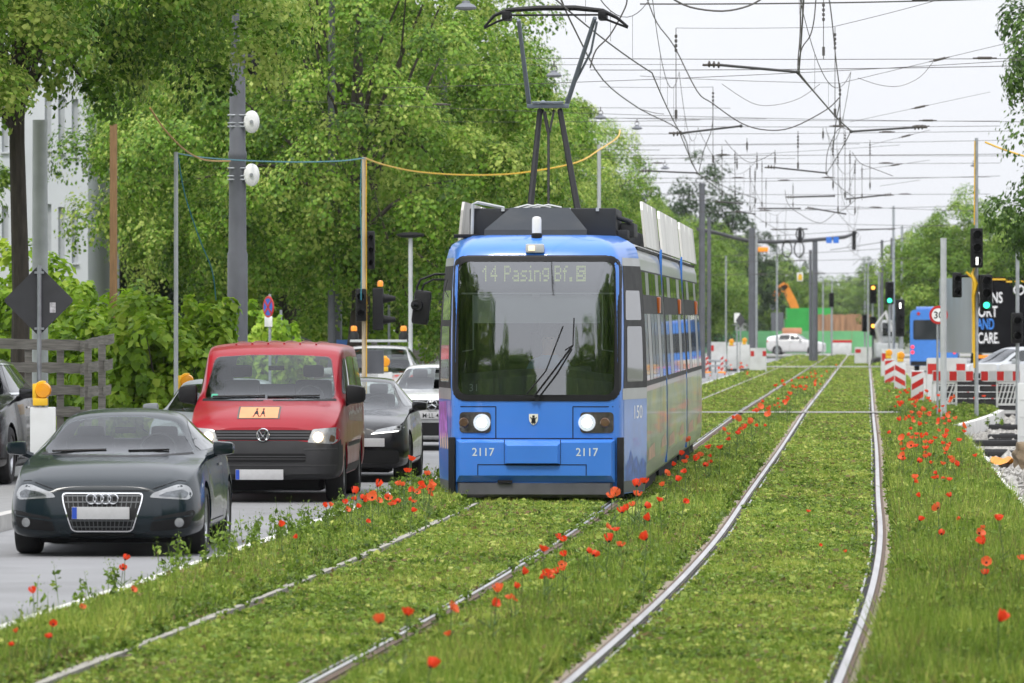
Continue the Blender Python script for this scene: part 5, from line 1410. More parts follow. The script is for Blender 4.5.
def dress(root, bv_, pt, body, h, hood, hw, Lc, paint, grille=None, lamps=None, platez=.45, platew=.52, platetext=None, bars=True):
    wsp = rpoly([(-hw*.80,hood+.07),(-hw*.3,hood+.055),(hw*.3,hood+.055),(hw*.80,hood+.07),(hw*.63,h-.085),(hw*.25,h-.06),(-hw*.25,h-.06),(-hw*.63,h-.085)], .06)
    pt('windscreen', [wsp], 'front', M['seeglass']); cabin(root, bv_, body, wsp, 8., (-hw*.4, hw*.4), 2.5, h-.03, hood+.04); pt('rear_window', [wsp], 'back', M['seeglass'])
    for ax in ('right', 'left'):
        pt('side_window', [rpoly([(1.62,hood+.10),(2.55,hood+.10),(2.55,h-.09),(2.15,h-.10)], .05)], ax, M['carglass'])
        pt('side_window', [rpoly([(2.62,hood+.10),(3.45,hood+.10),(3.35,h-.13),(2.62,h-.09)], .05)], ax, M['carglass'])
        q = MB(); seams(q, bv_, [[(1.4,.3),(1.4,hood)],[(2.58,.3),(2.58,hood+.08)],[(3.45,.5),(3.5,hood+.08)],[(1.4,.3),(3.2,.3)]], ax, .01, .003); q.build('door_seam', M['dark'], root)
        pt('door_handle', [rrect(2.35,2.55,hood-.10,hood-.075,.01)], ax, M['chrome'], .012)
    for s in (-1, 1): mirror(root, s*hw*.95, 1.75, hood+.10, s, .21, .15, paint)
    y_ = hitf(bv_, 0, platez)[0].y
    if platez: plate(root, spx, y_-.03, platez, platew, .115, platetext, bv_)
spx = 0.
# ---- black saloon behind the van
rows = saloon(4.64, 1.86, 1.42, noseh=.74)
D_ = 77.6
root, bv_, pt, body = car('saloon_car', 'glossy black saloon with slim white lit headlight, directly behind the red van', 'car', (lx(340, D_), D_, ROADZ), -.04, rows, M['carblack'], (.86, 3.7), .33, .93, {'nsp': 5, 'nose': pchip([.2,.5,.8],[.03,0,.10])})
spx = .36; dress(root, bv_, pt, body, 1.42, .92, .93, 4.64, M['carblack'], platez=.55, platew=.5)
for s in (-1, 1):
    h = pt('headlight', [rpoly([(s*.42,.655),(s*.80,.70),(s*.87,.755),(s*.80,.785),(s*.5,.725)], .02)], 'front', M['lens'], .008, .05)
    pt('daylight_strip', [[(s*.42,.66),(s*.78,.695),(s*.80,.71),(s*.44,.678)]], 'front', mat('daytime light', (.9,.9,.9), .2, var=0, emit=(1,.98,.93), estr=2.2), .012, .05, h)
gr = pt('grille', [rpoly([(-.2,.68),(.2,.68),(.03,.33),(-.03,.33)], .04)], 'front', M['dark'], .008, .05)
for p_ in (rrect(.3,.80,.26,.44,.05), rrect(-.80,-.3,.26,.44,.05)): pt('air_intake', [p_], 'front', M['dark'], .008, .05)
# ---- silver car left of the van
rows = saloon(4.05, 1.76, 1.44, noseh=.76, hood=.95)
D_ = 73.6
root, bv_, pt, body = car('silver_car', 'silver compact car half hidden behind the red van, its mirror against the bush', 'car', (lx(209, D_), D_, ROADZ), -.04, rows, M['carsilver'], (.85, 3.4), .32, .88, {'nsp': 8})
spx = 0; dress(root, bv_, pt, body, 1.44, .95, .88, 4.05, M['carsilver'], platez=.45)
for s in (-1, 1): pt('headlight', [rpoly([(s*.45,.66),(s*.78,.66),(s*.82,.78),(s*.5,.74)], .03)], 'front', M['lens'], .006, .05)
# ---- white car with a big dark grille
rows = saloon(4.6, 1.83, 1.46, noseh=.82, hood=.97)
D_ = 96.5
root, bv_, pt, body = car('white_car', 'white car with black grille and round star emblem, beside the tram front', 'car', (lx(432, D_), D_, ROADZ), -.05, rows, M['carwhite'], (.86, 3.6), .34, .915, {'nsp': 5})
spx = -.05; dress(root, bv_, pt, body, 1.46, .97, .915, 4.6, M['carwhite'], platez=.60, platetext='M·LL 4')
gr = pt('grille', [rpoly([(-.5,.70),(.5,.70),(.42,.86),(-.42,.86)], .04)], 'front', M['dark'], .008, .05)
pt('air_intake', [rrect(-.62,.62,.26,.48,.04)], 'front', M['dark'], .008, .05)
pt('chrome_bar', [rrect(-.45,.45,.77,.79,.005)], 'front', M['chrome'], .014, .05, gr)
y_ = hitf(bv_, 0, .78)[0].y-.03
q = MB(); q.tube([(.085*math.cos(t), y_, .785+.085*math.sin(t)) for t in np.linspace(0, 2*PI, 25)[:-1]], .008, seg=6, closed=True)
for k in range(3): q.tube([(0, y_, .785), (.085*math.sin(k*2*PI/3), y_, .785+.085*math.cos(k*2*PI/3))], .009, seg=5)
q.build('star_emblem', M['chrome'], root)
for s in (-1, 1): pt('headlight', [rpoly([(s*.52,.70),(s*.82,.72),(s*.87,.84),(s*.5,.82)], .03)], 'front', M['lens'], .008, .05)
# ---- white works car with beacons
rows = saloon(4.5, 1.85, 1.72, noseh=.92, hood=1.10, boot=1.5)
D_ = 112
root, bv_, pt, body = car('works_car', 'white works car with two orange roof beacons and red chevrons on its bonnet', 'car', (lx(370, D_), D_, ROADZ), -.05, rows, M['carwhite'], (.86, 3.5), .34, .925, {'nsp': 6})
spx = 0; dress(root, bv_, pt, body, 1.72, 1.10, .925, 4.5, M['carwhite'], platez=.5)
q = MB()
for i in range(4): patch(q, bv_, [(.18+i*.16,1.0),(.27+i*.16,1.0),(.35+i*.16,1.13),(.26+i*.16,1.13)], 'front', .006, .06)
q.build('red_chevron', M['red'], root)
q = MB(); q.box((0, 2.4, 1.80), (1.15, .3, .05), 0, .01); lb = q.build('roof_bar', M['lightgrey'], root)
for x in (-.5, .5):
    q = MB(); q.lathe([(.10,-.06),(.10,.08),(.06,.14),(.06,.16)], (x, 2.35, 1.84), 'Z', 14); bk = q.build('beacon_base', M['black'], lb)
    q = MB(); q.lathe([(.065,.16),(.065,.23),(.05,.26),(0,.265)], (x, 2.35, 1.84), 'Z', 14); q.build('beacon_lamp', M['orange'], bk)
# ---- dark car parked at the left edge
rows = saloon(4.75, 1.9, 1.58, noseh=.85, hood=1.03, boot=1.25)
D_ = 70.6
root, bv_, pt, body = car('parked_car', 'dark car with chrome sill strip parked at the left edge beside the warning lamp', 'car', (lx(2, D_)-.93, D_, -.01), -.055, rows, M['carblack'], (.9, 3.75), .36, .95, {'nsp': 6})
dress(root, bv_, pt, body, 1.58, 1.03, .95, 4.75, M['carblack'], platez=.5)
for ax in ('right',): pt('sill_strip', [rrect(1.35,3.3,.33,.36,.01)], ax, M['chrome'], .01)
pt('window_trim', [band([(1.58,1.125),(3.5,1.125)], .025), band([(2.1,1.50),(3.4,1.47)], .02)], 'right', M['chrome'], .01)
# ---- white car crossing far away
rows = saloon(4.4, 1.83, 1.62, noseh=.85, hood=1.05, boot=1.4)
D_ = 434
root, bv_, pt, body = car('crossing_car', 'white compact family car crossing the junction far down the tracks', 'car', (lx(825, D_), D_, gz(D_)+.012), R(78), rows, M['carwhite'], (.86, 3.55), .33, .915, {'nsp': 6})
dress(root, bv_, pt, body, 1.62, 1.05, .915, 4.4, M['carwhite'], platez=.5)
for s in (-1, 1): pt('tail_lamp', [rrect(s*.6, s*.86, .95, 1.1, .02) if s > 0 else rrect(-.86, -.6, .95, 1.1, .02)], 'back', M['red'], .008, .1)
# ================================================================== left side: poles, signs, beacons, fence, building
def pole(name, label, cat, px, Y, r, z1, m, z0=None, rtop=None, group=None, seg=14, taper=True):
    x = lx(px, Y); z0 = gz(Y)-.05 if z0 is None else z0
    q = MB(); q.cyl((0,0,0), (0,0,z1-z0), r, rtop or r*.9, seg=seg)
    o = q.build(name, m, None, (x, Y, z0)); tag(o, label, cat, group); return o
def zpx(py, Y): return CAMZ-(py-320)*Y/F
# warning beacons (seen from the back) with a yellow lamp
def lamp_head(parent, x, y, z, s=1., face=-1, col='amber'):
    q = MB(); q.lathe([(0,-.05*face*-1),(.085*s,-.045),(.10*s,-.02),(.10*s,.02),(.085*s,.045),(0,.05)], (x, y, z), 'Y', 20); l = q.build('warning_lamp', M[col], parent)
    q = MB(); q.tube([(x+.10*s*math.cos(t)*1.05-.0, y+.0, z+.10*s*math.sin(t)*1.05) for t in np.linspace(R(70), R(290), 12)], .012*s, seg=6)
    q.box((x-.03*s, y, z-.14*s), (.18*s, .09, .09*s), 0, .015); q.box((x-.10*s, y+.01, z-.02*s), (.05*s, .08, .2*s), 0, .015)
    q.build('lamp_case', M['yellow'], l)
    return l
def beacon(px, Y, w_, h, label, striped=False, lamp=None, base=True, group='roadworks beacons', flip=1, z=None):
    x = lx(px, Y); z = (gz(Y)-.01) if z is None else z
    root = thing('roadworks_beacon', label, 'beacon', (x, Y, z), 0, group)
    q = MB(); q.box((0, 0, .12+(h-.12)/2), (w_, .05, h-.12), 0, .02); q.box((0, .0, .16), (w_*.4, .06, .2))
    bd = q.build('beacon_board', M['plastic_white'], root)
    if striped:
        q = MB(); y_ = -.027; n = 3
        zz = .2
        while zz < h-.12:
            poly = [(-w_*.44, zz), (w_*.44, zz+flip*w_*.5), (w_*.44, zz+.15+flip*w_*.5), (-w_*.44, zz+.15)]
            poly = [(a, min(max(b, .16), h-.03)) for a, b in poly]; q.add([(a, y_, b) for a, b in poly], [[0,1,2,3]]); zz += .32
        q.build('red_stripes', M['red'], bd, smooth=False)
    if base: q = MB(); q.box((0, 0, .06), (.42, .8, .12), 0, .03); q.build('foot_plate', M['rubber'], root)
    if lamp is not None: lamp_head(root, lamp, 0, h+.20, 1.)
    return root
beacon(43, 68, .31, 1.02, 'white beacon back with round yellow lamp in front of the wooden fence', lamp=0)
beacon(187, 80, .28, 1.0, 'beacon behind the silver car whose round yellow lamp shows left of the red van', lamp=0)
beacon(352, 97, .28, 1.0, 'beacon whose yellow lamp shows just right of the red van roof', lamp=0.02)
beacon(385, 110, .28, 1.05, 'beacon whose yellow lamp shows in front of the white works car', lamp=0)
# back of a diamond sign on its pole
Y = 73.; x = lx(41, Y)
r_ = thing('diamond_sign', 'dark back of a diamond road sign with small sticker, behind the white beacon', 'road sign', (x-.02, Y, -.02))
q = MB(); q.cyl((0,-.03,0), (0,-.03,zpx(265,Y)+.02), .03); q.build('pole', M['steel'], r_)
q = MB(); zc = zpx(299, Y); s_ = .455; q.prism(rpoly([(-s_,zc),(0,zc-s_),(s_,zc),(0,zc+s_)], .05), lambda a, b, d: (a-.01, d, b), .0, .02); pl = q.build('sign_plate', mat('grey sign back', (.055,.055,.06), .6, var=.12), r_)
q = MB(); q.box((.17, -.003, zc-.09), (.075, .004, .13)); q.build('sticker', mat('sticker', (.6,.58,.6), .5, var=.35, scale=30), pl)
q = MB(); q.box((0,-.03,zc+.36), (.12,.05,.03)); q.box((0,-.03,zc-.36), (.12,.05,.03)); q.build('clamp', M['steel'], pl)
# wooden rail fence
Y = 79.; x0 = lx(3, Y); x1 = lx(80, Y); x2 = lx(112, 77)
r_ = thing('wooden_fence', 'weathered grey fence of four rough rails bending forward at one end', 'fence', (x0, Y, 0))
def plank(mb, a, b, h, t):
    a, b = V(a), V(b); n = 8; rows = []
    rg = random.Random(int(a.z*1000)+int(b.x*100))
    for i in range(n+1):
        p = a.lerp(b, i/n); j0, j1 = rg.uniform(-.012,.012), rg.uniform(-.012,.012)
        rows.append([p+V((0,-t,-h/2+j0)), p+V((0,-t,h/2+j1)), p+V((0,t,h/2+j1)), p+V((0,t,-h/2+j0))])
    mb.grid(rows, cv=True); mb.add(rows[0], [[0,1,2,3]]); mb.add(rows[-1], [[0,1,2,3]])
for i, py in enumerate((345, 368, 391, 413)):
    z = zpx(py, Y); q = MB(); e = x1-x0
    plank(q, (-.05, 0, z+.02), (e, 0, z-.01+.01*i), .145, .025); plank(q, (e, .0, z-.02), (x2-x0-(.02*i), -1.6, z+.10-.03*i), .145, .025); q.build('rail', M['oldwood'], r_)
for px in (28, 60, 90, 108):
    xx = lx(px, Y)-x0; yy = 0.06 if px < 85 else -1.4*(px-80)/32+.06
    q = MB(); q.box((xx, yy, .85), (.10, .10, 1.75), 0, .01, .1); q.build('post', M['oldwood'], r_)
# tall poles
pole('street_pole', 'light grey steel pole left of the white building, behind the diamond sign', 'pole', 40, 90, .135, zpx(120, 90), M['lightgrey'], rtop=.12)
pole('timber_pole', 'brown square timber pole rising out of the bushes', 'timber pole', 113.5, 95, .09, zpx(124, 95), M['polewood'], seg=4)
pole('thin_mast', 'thin white mast holding a cable, left of the thick catenary pole', 'mast', 176, 86, .035, zpx(152, 86), M['lightgrey'])
Y = 95.
r_ = thing('catenary_pole', 'thick dark grey catenary pole with two round white insulator drums', 'catenary pole', (lx(237.5, Y), Y, 0))
q = MB(); q.lathe([(.17,-.05),(.17,zpx(254,Y)),(.15,zpx(251,Y)),(.14,zpx(160,Y)),(.155,zpx(157,Y)),(.155,zpx(153,Y)),(.135,zpx(150,Y)),(.13,zpx(56,Y)),(.115,zpx(53,Y)),(0,zpx(53,Y))], seg=18); q.build('pole_shaft', M['polegrey'], r_)
q = MB(); q.cyl((-.03,0,zpx(54,Y)),(-.03,0,zpx(10,Y)),.075,.06); q.build('pole_top', M['polegrey'], r_)
for py in (122, 175):
    z = zpx(py, Y); q = MB(); q.lathe([(0,-.07),(.13,-.065),(.185,-.04),(.19,.0),(.185,.04),(.13,.065),(0,.07)], (.24,-.08,z), 'Y', 22)
    for i, (a, b, c) in enumerate(q.v): q.v[i] = ((a-.24)*.62+.24+ (b+.08)*.4, b, c)
    d_ = q.build('insulator_drum', M['white'], r_)
    q = MB(); q.tube([(-.16,-.12,z+.11),(.20,-.12,z+.11)], .014); q.tube([(-.16,-.12,z-.02),(.20,-.12,z-.02)], .014); q.tube([(-.16,-.12,z-.08),(.20,-.12,z-.08)], .014); q.cyl((.24,-.18,z),(.24,-.10,z),.03); q.build('bracket', M['steel'], d_)
q = MB(); q.ball((.25,.1,zpx(63,Y)), (.13,.13,.2)); q.build('dark_lamp', M['black'], r_)
pole('catenary_pole', 'dark grey catenary pole half hidden by leaves, above the works car', 'catenary pole', 336, 125, .14, zpx(212, 125), M['polegrey'])
pole('catenary_pole', 'bare dark pole top sticking out of the tree crown left of the pantograph', 'catenary pole', 443, 132, .105, zpx(59, 132), M['polegrey'])
pole('catenary_pole', 'dark pole rising above the tree crowns at the top edge', 'catenary pole', 331.5, 120, .08, zpx(-6, 120), M['polegrey'])
pole('pale_mast', 'thin pale mast tying the yellow cable behind the tram roof', 'mast', 599, 119, .045, zpx(145, 119), M['lightgrey'])
# timber post with traffic signals
Y = 105.
r_ = thing('signal_post', 'slim timber post with yellow cable and two dark traffic signals, above the works car', 'traffic signal', (lx(364, Y), Y, 0))
q = MB(); q.cyl((0,0,-.05),(0,0,zpx(157,Y)),.04); q.build('post', mat('pale timber', (.42,.34,.24), .85, var=.2, stretch=(8,8,.6)), r_)
q = MB(); q.tube([(.045,-.03,.2),(.05,-.04,2.),(.04,-.04,4),(.045,-.03,zpx(160,Y))], .009, seg=5); q.build('cable', M['yellow'], r_)
def signal_head(parent, x, y, z, h=.95, w_=.28, lit=None, face='front', visor=True, n=3):
    q = MB(); q.box((x, y, z), (w_ if face == 'front' else .2, .2 if face == 'front' else w_, h), 0, .03); s = q.build('signal_head', M['black'], parent)
    for k in range(n):
        zc = z+h/2-h*(k+.5)/n; q = MB()
        if face == 'front':
            q.lathe([(w_*.36,0),(w_*.37,-.16),(w_*.35,-.16),(w_*.34,0)], (x, y-.10, zc), 'Y', 16)
        else:
            q.lathe([(w_*.34,0),(w_*.16,.22),(w_*.14,.22),(w_*.3,0)], (x+.10, y, zc), 'X', 14)
        q.build('visor', M['black'], s)
        if lit and k == lit[0]:
            q = MB()
            if lit[1] == 'bar': q.box((x, y-.105, zc), (w_*.16, .012, w_*.62), 0, .004)
            else: q.lathe([(0,-.012),(w_*.27,-.008),(w_*.27,0)], (x, y-.105, zc), 'Y', 16)
            q.build('lit_lamp', lit[2], s)
    return s
M['green_on'] = mat('green signal light', (.1,.8,.5), .3, var=0, emit=(.05,.9,.5), estr=1.6)
M['amber_on'] = mat('amber signal light', (.9,.5,.1), .3, var=0, emit=(1,.45,.05), estr=2.)
M['white_on'] = mat('white signal light', (.9,.9,.9), .3, var=0, emit=(1,1,.95), estr=2.5)
signal_head(r_, .13, .02, zpx(250,Y), .70, .14, n=3); signal_head(r_, .26, .02, zpx(309,Y), .78, .26, face='side', n=2); signal_head(r_, -.05, -.1, zpx(305,Y), .6, .2, n=2)
q = MB(); q.lathe([(.055,0),(.055,.08),(.035,.11),(0,.11)], (.30,.02,zpx(286.5,Y)), 'Z', 12); q.build('orange_beacon', M['orange'], r_)
q = MB(); q.tube([(-.02+.07*math.cos(t), -.08, zpx(303,Y)+.16*math.sin(t)) for t in np.linspace(0,2*PI,16)[:-1]], .012, closed=True); q.build('cable_coil', M['yellow'], r_)
q = MB(); q.box((.18, .3, zpx(362,Y)), (.36, .04, .44), 0, .02); q.build('back_board', M['polegrey'], r_)
# lamp post
Y = 116.
r_ = thing('lamp_post', 'light grey post with a flat dark lamp on top, left of the tram mirror', 'street lamp', (lx(410.5, Y), Y, 0))
q = MB(); q.cyl((0,0,-.05),(0,0,zpx(238,Y)),.045); q.build('post', M['lightgrey'], r_)
q = MB(); q.ball((0,0,zpx(235,Y)), (.30,.16,.06)); q.build('lamp_head', M['black'], r_)
pole('thin_post', 'thin grey post behind the signal cones, left of the lamp post', 'post', 389, 121, .03, zpx(270, 121), M['steel'])
pole('thin_post', 'thin grey post above the red van roof by the bushes', 'post', 281, 118, .03, zpx(310, 118), M['steel'])
# no-stopping sign, turned
Y = 108.
r_ = thing('no_stopping_sign', 'round blue no-stopping sign with red cross and rim, turned sideways, on a thin pole', 'road sign', (lx(268.5, Y), Y, 0), R(-58))
q = MB(); q.cyl((0,.03,0),(0,.03,zpx(294,Y)),.028); q.build('pole', M['steel'], r_)
zc = zpx(307, Y)
q = MB(); q.lathe([(0,-.01),(.20,-.01),(.21,0),(.2,.01),(0,.01)], (0,0,zc), 'Y', 24); pl = q.build('sign_plate', M['red'], r_)
q = MB(); q.lathe([(0,-.013),(.165,-.013),(.165,-.008)], (0,0,zc), 'Y', 24); q.build('blue_field', mat('sign blue', (.02,.10,.45), .4, var=0), pl)
q = MB()
for s in (-1, 1): q.prism([(a*s, b) for a, b in ((-.13,-.10),(-.10,-.13),(.13,.10),(.10,.13))], lambda a, b, d: (a, d, b+zc), -.018, -.0135)
q.build('red_cross', M['red'], pl)
q = MB(); q.box((0,0,zpx(321.5,Y)), (.28,.015,.20), 0, .004); q.build('extra_plate', M['white'], r_)
# white building with slot windows
Y = 150.; bx1 = lx(88, Y); bx0 = bx1-13; h_ = 11.
r_ = thing('white_building', 'pale grey rendered building with narrow slot windows behind the lime trees', 'building', (bx0, Y, -.1))
M['render'] = mat('pale render', (.52,.54,.57), .9, var=.05, scale=.8, dirt_or_reflection=(.45,.47,.50))
q = MB(); wdt = bx1-bx0
q.box((wdt/2, 6, h_/2), (wdt, 12, h_)); wl = q.build('wall', M['render'], r_)
wins = []
for px in (48, 61.5, 75):
    for p0, p1 in ((93, 153-8), (204, 252), (279-2, 318)):
        k = {48: 0, 61.5: 3, 75: 6}[px]
        wins.append((lx(px, Y)-bx0, zpx(p1+k+5, Y)+.1, zpx(p0+k, Y)+.1))
for px in (-40,-25,-10, 5, 20): wins.append((lx(px, Y)-bx0, zpx(252,Y)+.1, zpx(206,Y)+.1)); wins.append((lx(px, Y)-bx0, zpx(152,Y)+.1, zpx(100,Y)+.1))
cm = MB()
for a, b, c in wins: cm.box((a, 0, (b+c)/2), (.17, .3, c-b))
cut(wl, cm)
for a, b, c in wins:
    q = MB(); q.box((a, .13, (b+c)/2), (.17, .02, c-b)); w_ = q.build('window', mat('pale blind', (.40,.42,.44), .5, var=.05), r_)
    q = MB(); q.box((a, -.03, b-.03), (.22, .08, .035)); q.build('sill', M['lightgrey'], w_)
q = MB(); q.box((wdt/2, 6, h_+.06), (wdt+.2, 12.2, .14)); q.build('roof', M['polegrey'], r_)
# pale house further along, seen in gaps
q = MB(); q.box((0, 4, 2.6), (9, 8, 5.2)); Y = 175
r_ = thing('pale_house', 'low cream house seen through gaps in the leaves beside the white building', 'building', (lx(70, Y), Y, -.1)); q.build('wall', mat('cream render', (.62,.58,.50), .9, var=.06), r_)
q = MB(); q.prism([(-4.7,5.2),(4.7,5.2),(0,7.4)], lambda a, b, d: (a, d, b), -.3, 8.3); q.build('roof', mat('brown tiles', (.18,.09,.06), .8, var=.25), r_)
for x in (-3, -1, 1, 3):
    q = MB(); q.box((x, -.01, 2.8), (.9, .06, 1.3)); q.build('window', M['tside'], r_)
# timber fence far back on the pavement
Y = 128
r_ = thing('board_fence', 'long weathered board fence behind the red van and the works car', 'fence', (lx(255, Y), Y, 0), R(-6))
for i in range(3):
    q = MB(); plank(q, (0,0,.45+i*.42), (4.2,0,.45+i*.42), .24, .02); q.build('board', M['oldwood'], r_)
for i in range(4): q = MB(); q.box((.1+i*1.3,.06,.75), (.12,.1,1.6)); q.build('post', M['oldwood'], r_)
q = MB(); q.prism([(-.6,0),(.6,0),(.35,.22),(0,.36),(-.35,.22)], lambda a, b, d: (a, d, b), 0, 1.0)
tag(q.build('tarpaulin', mat('grey tarpaulin', (.13,.14,.14), .8, var=.2), None, (lx(293, 126), 126, 1.38)), 'grey pitched tarpaulin roof peeping over the red van', 'tarpaulin')
q = MB(); q.cyl((-.4,.4,0),(-.4,.4,1.4),.04); q.cyl((.4,.4,0),(.4,.4,1.4),.04); q.build('prop', M['steel'], bpy.data.objects['tarpaulin']).location = (0,0,-1.39)
r_ = thing('slat_fence', 'weathered upright wooden fence beside the tram mirror behind the white car', 'fence', (lx(420, 135), 135, 0), R(-10))
for i in range(9): q = MB(); q.box((i*.16,0,.75), (.10,.03,1.5), 0, .01); q.build('slat', M['oldwood'], r_)
for z in (.4, 1.15): q = MB(); q.box((.65,.03,z), (1.5,.03,.1)); q.build('rail', M['oldwood'], r_)
q = MB(); q.box((0,0,.5), (.62,.05,.75), 0, .02); o = q.build('barrier_panel', M['plastic_white'], None, (lx(436, 128), 128, .55)); tag(o, 'small white panel with a red square, beside the tram mirror', 'barrier panel')
q = MB(); q.box((-.18,-.028,.62), (.16,.006,.28)); q.build('red_square', M['red'], o)
q = MB(); q.box((0,0,-.2), (.5,.06,.7)); q.build('foot', M['plastic_white'], o)
q = MB(); q.box((0,0,.9), (.26,.08,.34)); tag(q.build('blue_box', mat('blue box', (.08,.20,.55), .5, var=.1), None, (lx(342.5, 124), 124, .55)), 'small blue panel left of the works car roof', 'box')

# ================================================================== right side: building site
# pole with the tram signal and traffic signals
Y = 118.
r_ = thing('signal_pole', 'slim pole with lit white-bar tram signal, green traffic signal and yellow cable', 'traffic signal', (lx(976.5, Y), Y, 0))
q = MB(); q.cyl((0,0,-.15),(0,0,zpx(138,Y)),.045,.035); q.build('pole', M['steel'], r_)
signal_head(r_, -.01, -.16, zpx(248,Y), .82, .25, lit=(2,'bar',M['white_on'])); 
s = signal_head(r_, .19, -.12, zpx(293,Y), .76, .25, lit=(2,'disc',M['green_on'])); signal_head(r_, -.40, .05, zpx(285,Y), .52, .19, n=2)
q = MB(); q.tube([(-.40,.05,zpx(276,Y)),(0,.05,zpx(276,Y)),(.2,0,zpx(276,Y))], .03); q.build('bracket', M['black'], r_)
q = MB(); q.tube([(-.04,-.05,zpx(141,Y)),(-.05,-.06,zpx(225,Y))], .012); q.tube([(-.05,-.06,zpx(268,Y)),(-.10,-.12,zpx(274,Y)),(-.03,-.14,zpx(284,Y)),(-.07,-.08,zpx(296,Y)),(-.06,-.06,zpx(330,Y)),(-.05,-.05,zpx(368,Y))], [.02,.03,.055,.04,.025,.02])
q.tube([(-.05,-.1,zpx(280,Y)),(-.16,-.1,zpx(275,Y)),(-.22,-.08,zpx(272,Y))], .022); q.build('cable', M['yellow'], r_)
pole('grey_post', 'plain grey steel post standing before the red and white barrier', 'post', 943.5, 112, .062, zpx(238, 112), M['lightgrey'], z0=-.17, rtop=.06)
Y = 116.
r_ = thing('signal_post', 'dark traffic signal seen from behind at the right edge', 'traffic signal', (lx(1017.5, Y), Y, -.15))
q = MB(); q.cyl((0,0,0),(0,0,zpx(240,Y)),.04); q.build('pole', M['steel'], r_); signal_head(r_, -.02, -.05, zpx(328,Y)+.15, .62, .22, n=2)
# 30 sign
Y = 122.
r_ = thing('speed_sign', 'round 30 speed limit sign with red rim, half behind the plain grey post', 'road sign', (lx(938.5, Y), Y, -.15))
q = MB(); q.cyl((-.02,.03,0),(-.02,.03,zpx(306,Y)+.15),.025); q.build('pole', M['steel'], r_)
zc = zpx(315,Y)+.15
q = MB(); q.lathe([(0,-.01),(.195,-.01),(.2,0),(.195,.01),(0,.01)], (0,0,zc), 'Y', 28); pl = q.build('sign_plate', M['red'], r_)
q = MB(); q.lathe([(0,-.014),(.145,-.014),(.145,-.009)], (0,0,zc), 'Y', 28); q.build('white_field', M['white'], pl)
v_, f_ = text2d('30', .21, .006); q = MB(); q.add([(a, -.018, b+zc) for a, b in v_], f_); q.build('number_lettering', M['black'], pl, smooth=False)
# red and white barrier boards on white lattice panels
def lattice_barrier(px0, px1, Y, label, ztop, zb, rounded, lat, group='red and white site barriers'):
    x0, x1 = lx(px0, Y), lx(px1, Y); w_ = x1-x0; gz_ = -.16
    r_ = thing('site_barrier', label, 'barrier', (x0, Y, gz_), 0, group)
    zt, zm = ztop-gz_, zb-gz_
    q = MB(); q.prism(rpoly([(0,zm),(w_,zm),(w_,zt),(0,zt)], [.01 if rounded > 0 else .09, .09 if rounded > 0 else .01, .02, .02]), lambda a, b, d: (a, d, b), -.03, .03); bd = q.build('board', M['plastic_white'], r_)
    n = 5
    for i in range(n):
        q = MB(); q.quad((w_*i/n+.01,-.0335,zm+.02), (w_*(i+1)/n-.01,-.0335,zm+.02), (w_*(i+1)/n-.01,-.0335,zt-.02), (w_*i/n+.01,-.0335,zt-.02))
        q.build('red_block' if i % 2 == 0 else 'grey_block', M['red'] if i % 2 == 0 else mat('retroreflective grey', (.42,.43,.44), .4, var=.05), bd, smooth=False)
    for a, b in lat:
        q = MB(); a_, b_ = a*w_, b*w_
        for xx in (a_, b_): q.box((xx, 0, (.12+zm)/2), (.04, .04, zm-.12))
        for zz in (.14, zm-.03, (.14+zm)/2*.62): q.box(((a_+b_)/2, 0.001, zz), (b_-a_, .042, .05))
        k = 5
        for i in range(k):
            xa = a_+(b_-a_)*i/k; zl = zm-.06
            q.tube([(xa,0,.3),(xa+(b_-a_)/k*1.4 if i < k-1 else b_,0,zl)], .02, seg=4)
        q.build('lattice', M['plastic_white'], r_)
    q = MB(); q.box((w_*.5,0,.03), (.8,.5,.1), 0, .02); q.box((w_*.12,0,.05), (.3,.6,.1), 0, .02); q.build('foot', M['rubber'], r_)
    return r_
lattice_barrier(932.5, 973.5, 131, 'red and white barrier board on a lattice panel, left of the signal pole', zpx(370.5,131), zpx(381.5,131), 1, [(.0,.58)])
lattice_barrier(980.5, 1020, 129, 'red and white barrier board on a lattice panel, right of the signal pole', zpx(370.5,129), zpx(381.5,129), -1, [(.42,.92)])
# stacked dark pipes/base plates behind the barrier
r_ = thing('base_plate_pile', 'stack of dark rubber base plates behind the two barrier boards', 'base plates', (lx(977, 136), 136, -.16))
for i in range(6):
    for s in (-1, 1):
        q = MB(); q.box((s*.48+rnd.uniform(-.03,.03), 0, .10+i*.155), (.86, .5, .13), 0, .03); q.box((s*.48,-.25,.165+i*.155), (.86,.02,.018)) ; q.build('base_plate', M['rubber'], r_)
# low white barriers behind
def white_wall(px0, px1, Y, pyt, label, z=None, reds=True, grp='white plastic site walls'):
    z = gz(Y)-.15 if z is None else z
    x0, x1 = lx(px0, Y), lx(px1, Y); w_ = x1-x0; h = zpx(pyt, Y)-z
    r_ = thing('plastic_wall', label, 'barrier', (x0, Y, z), 0, grp)
    q = MB(); n = max(1, int(round(w_/.9)))
    for i in range(n):
        a, b = w_*i/n+.02, w_*(i+1)/n-.02
        q.prism(rpoly([(a,0),(b,0),(b-.03,h),(a+.03,h)], .05), lambda u, v, d: (u, d, v), -.12, .12)
    bd = q.build('wall_blocks', M['plastic_white'], r_)
    if reds:
        q = MB(); k = max(3, int(w_/.42))
        for i in range(k):
            if i % 2 == 0: q.quad((w_*i/k+.06,-.1235,h*.66), (w_*(i+.62)/k+.06,-.1235,h*.66), (w_*(i+.62)/k+.06,-.1235,h*.88), (w_*i/k+.06,-.1235,h*.88))
        q.build('red_stripe_pattern', M['red'], bd, smooth=False)
    return r_
white_wall(925, 968, 150, 358, 'white plastic wall between the blue bus and the grey post', reds=True)
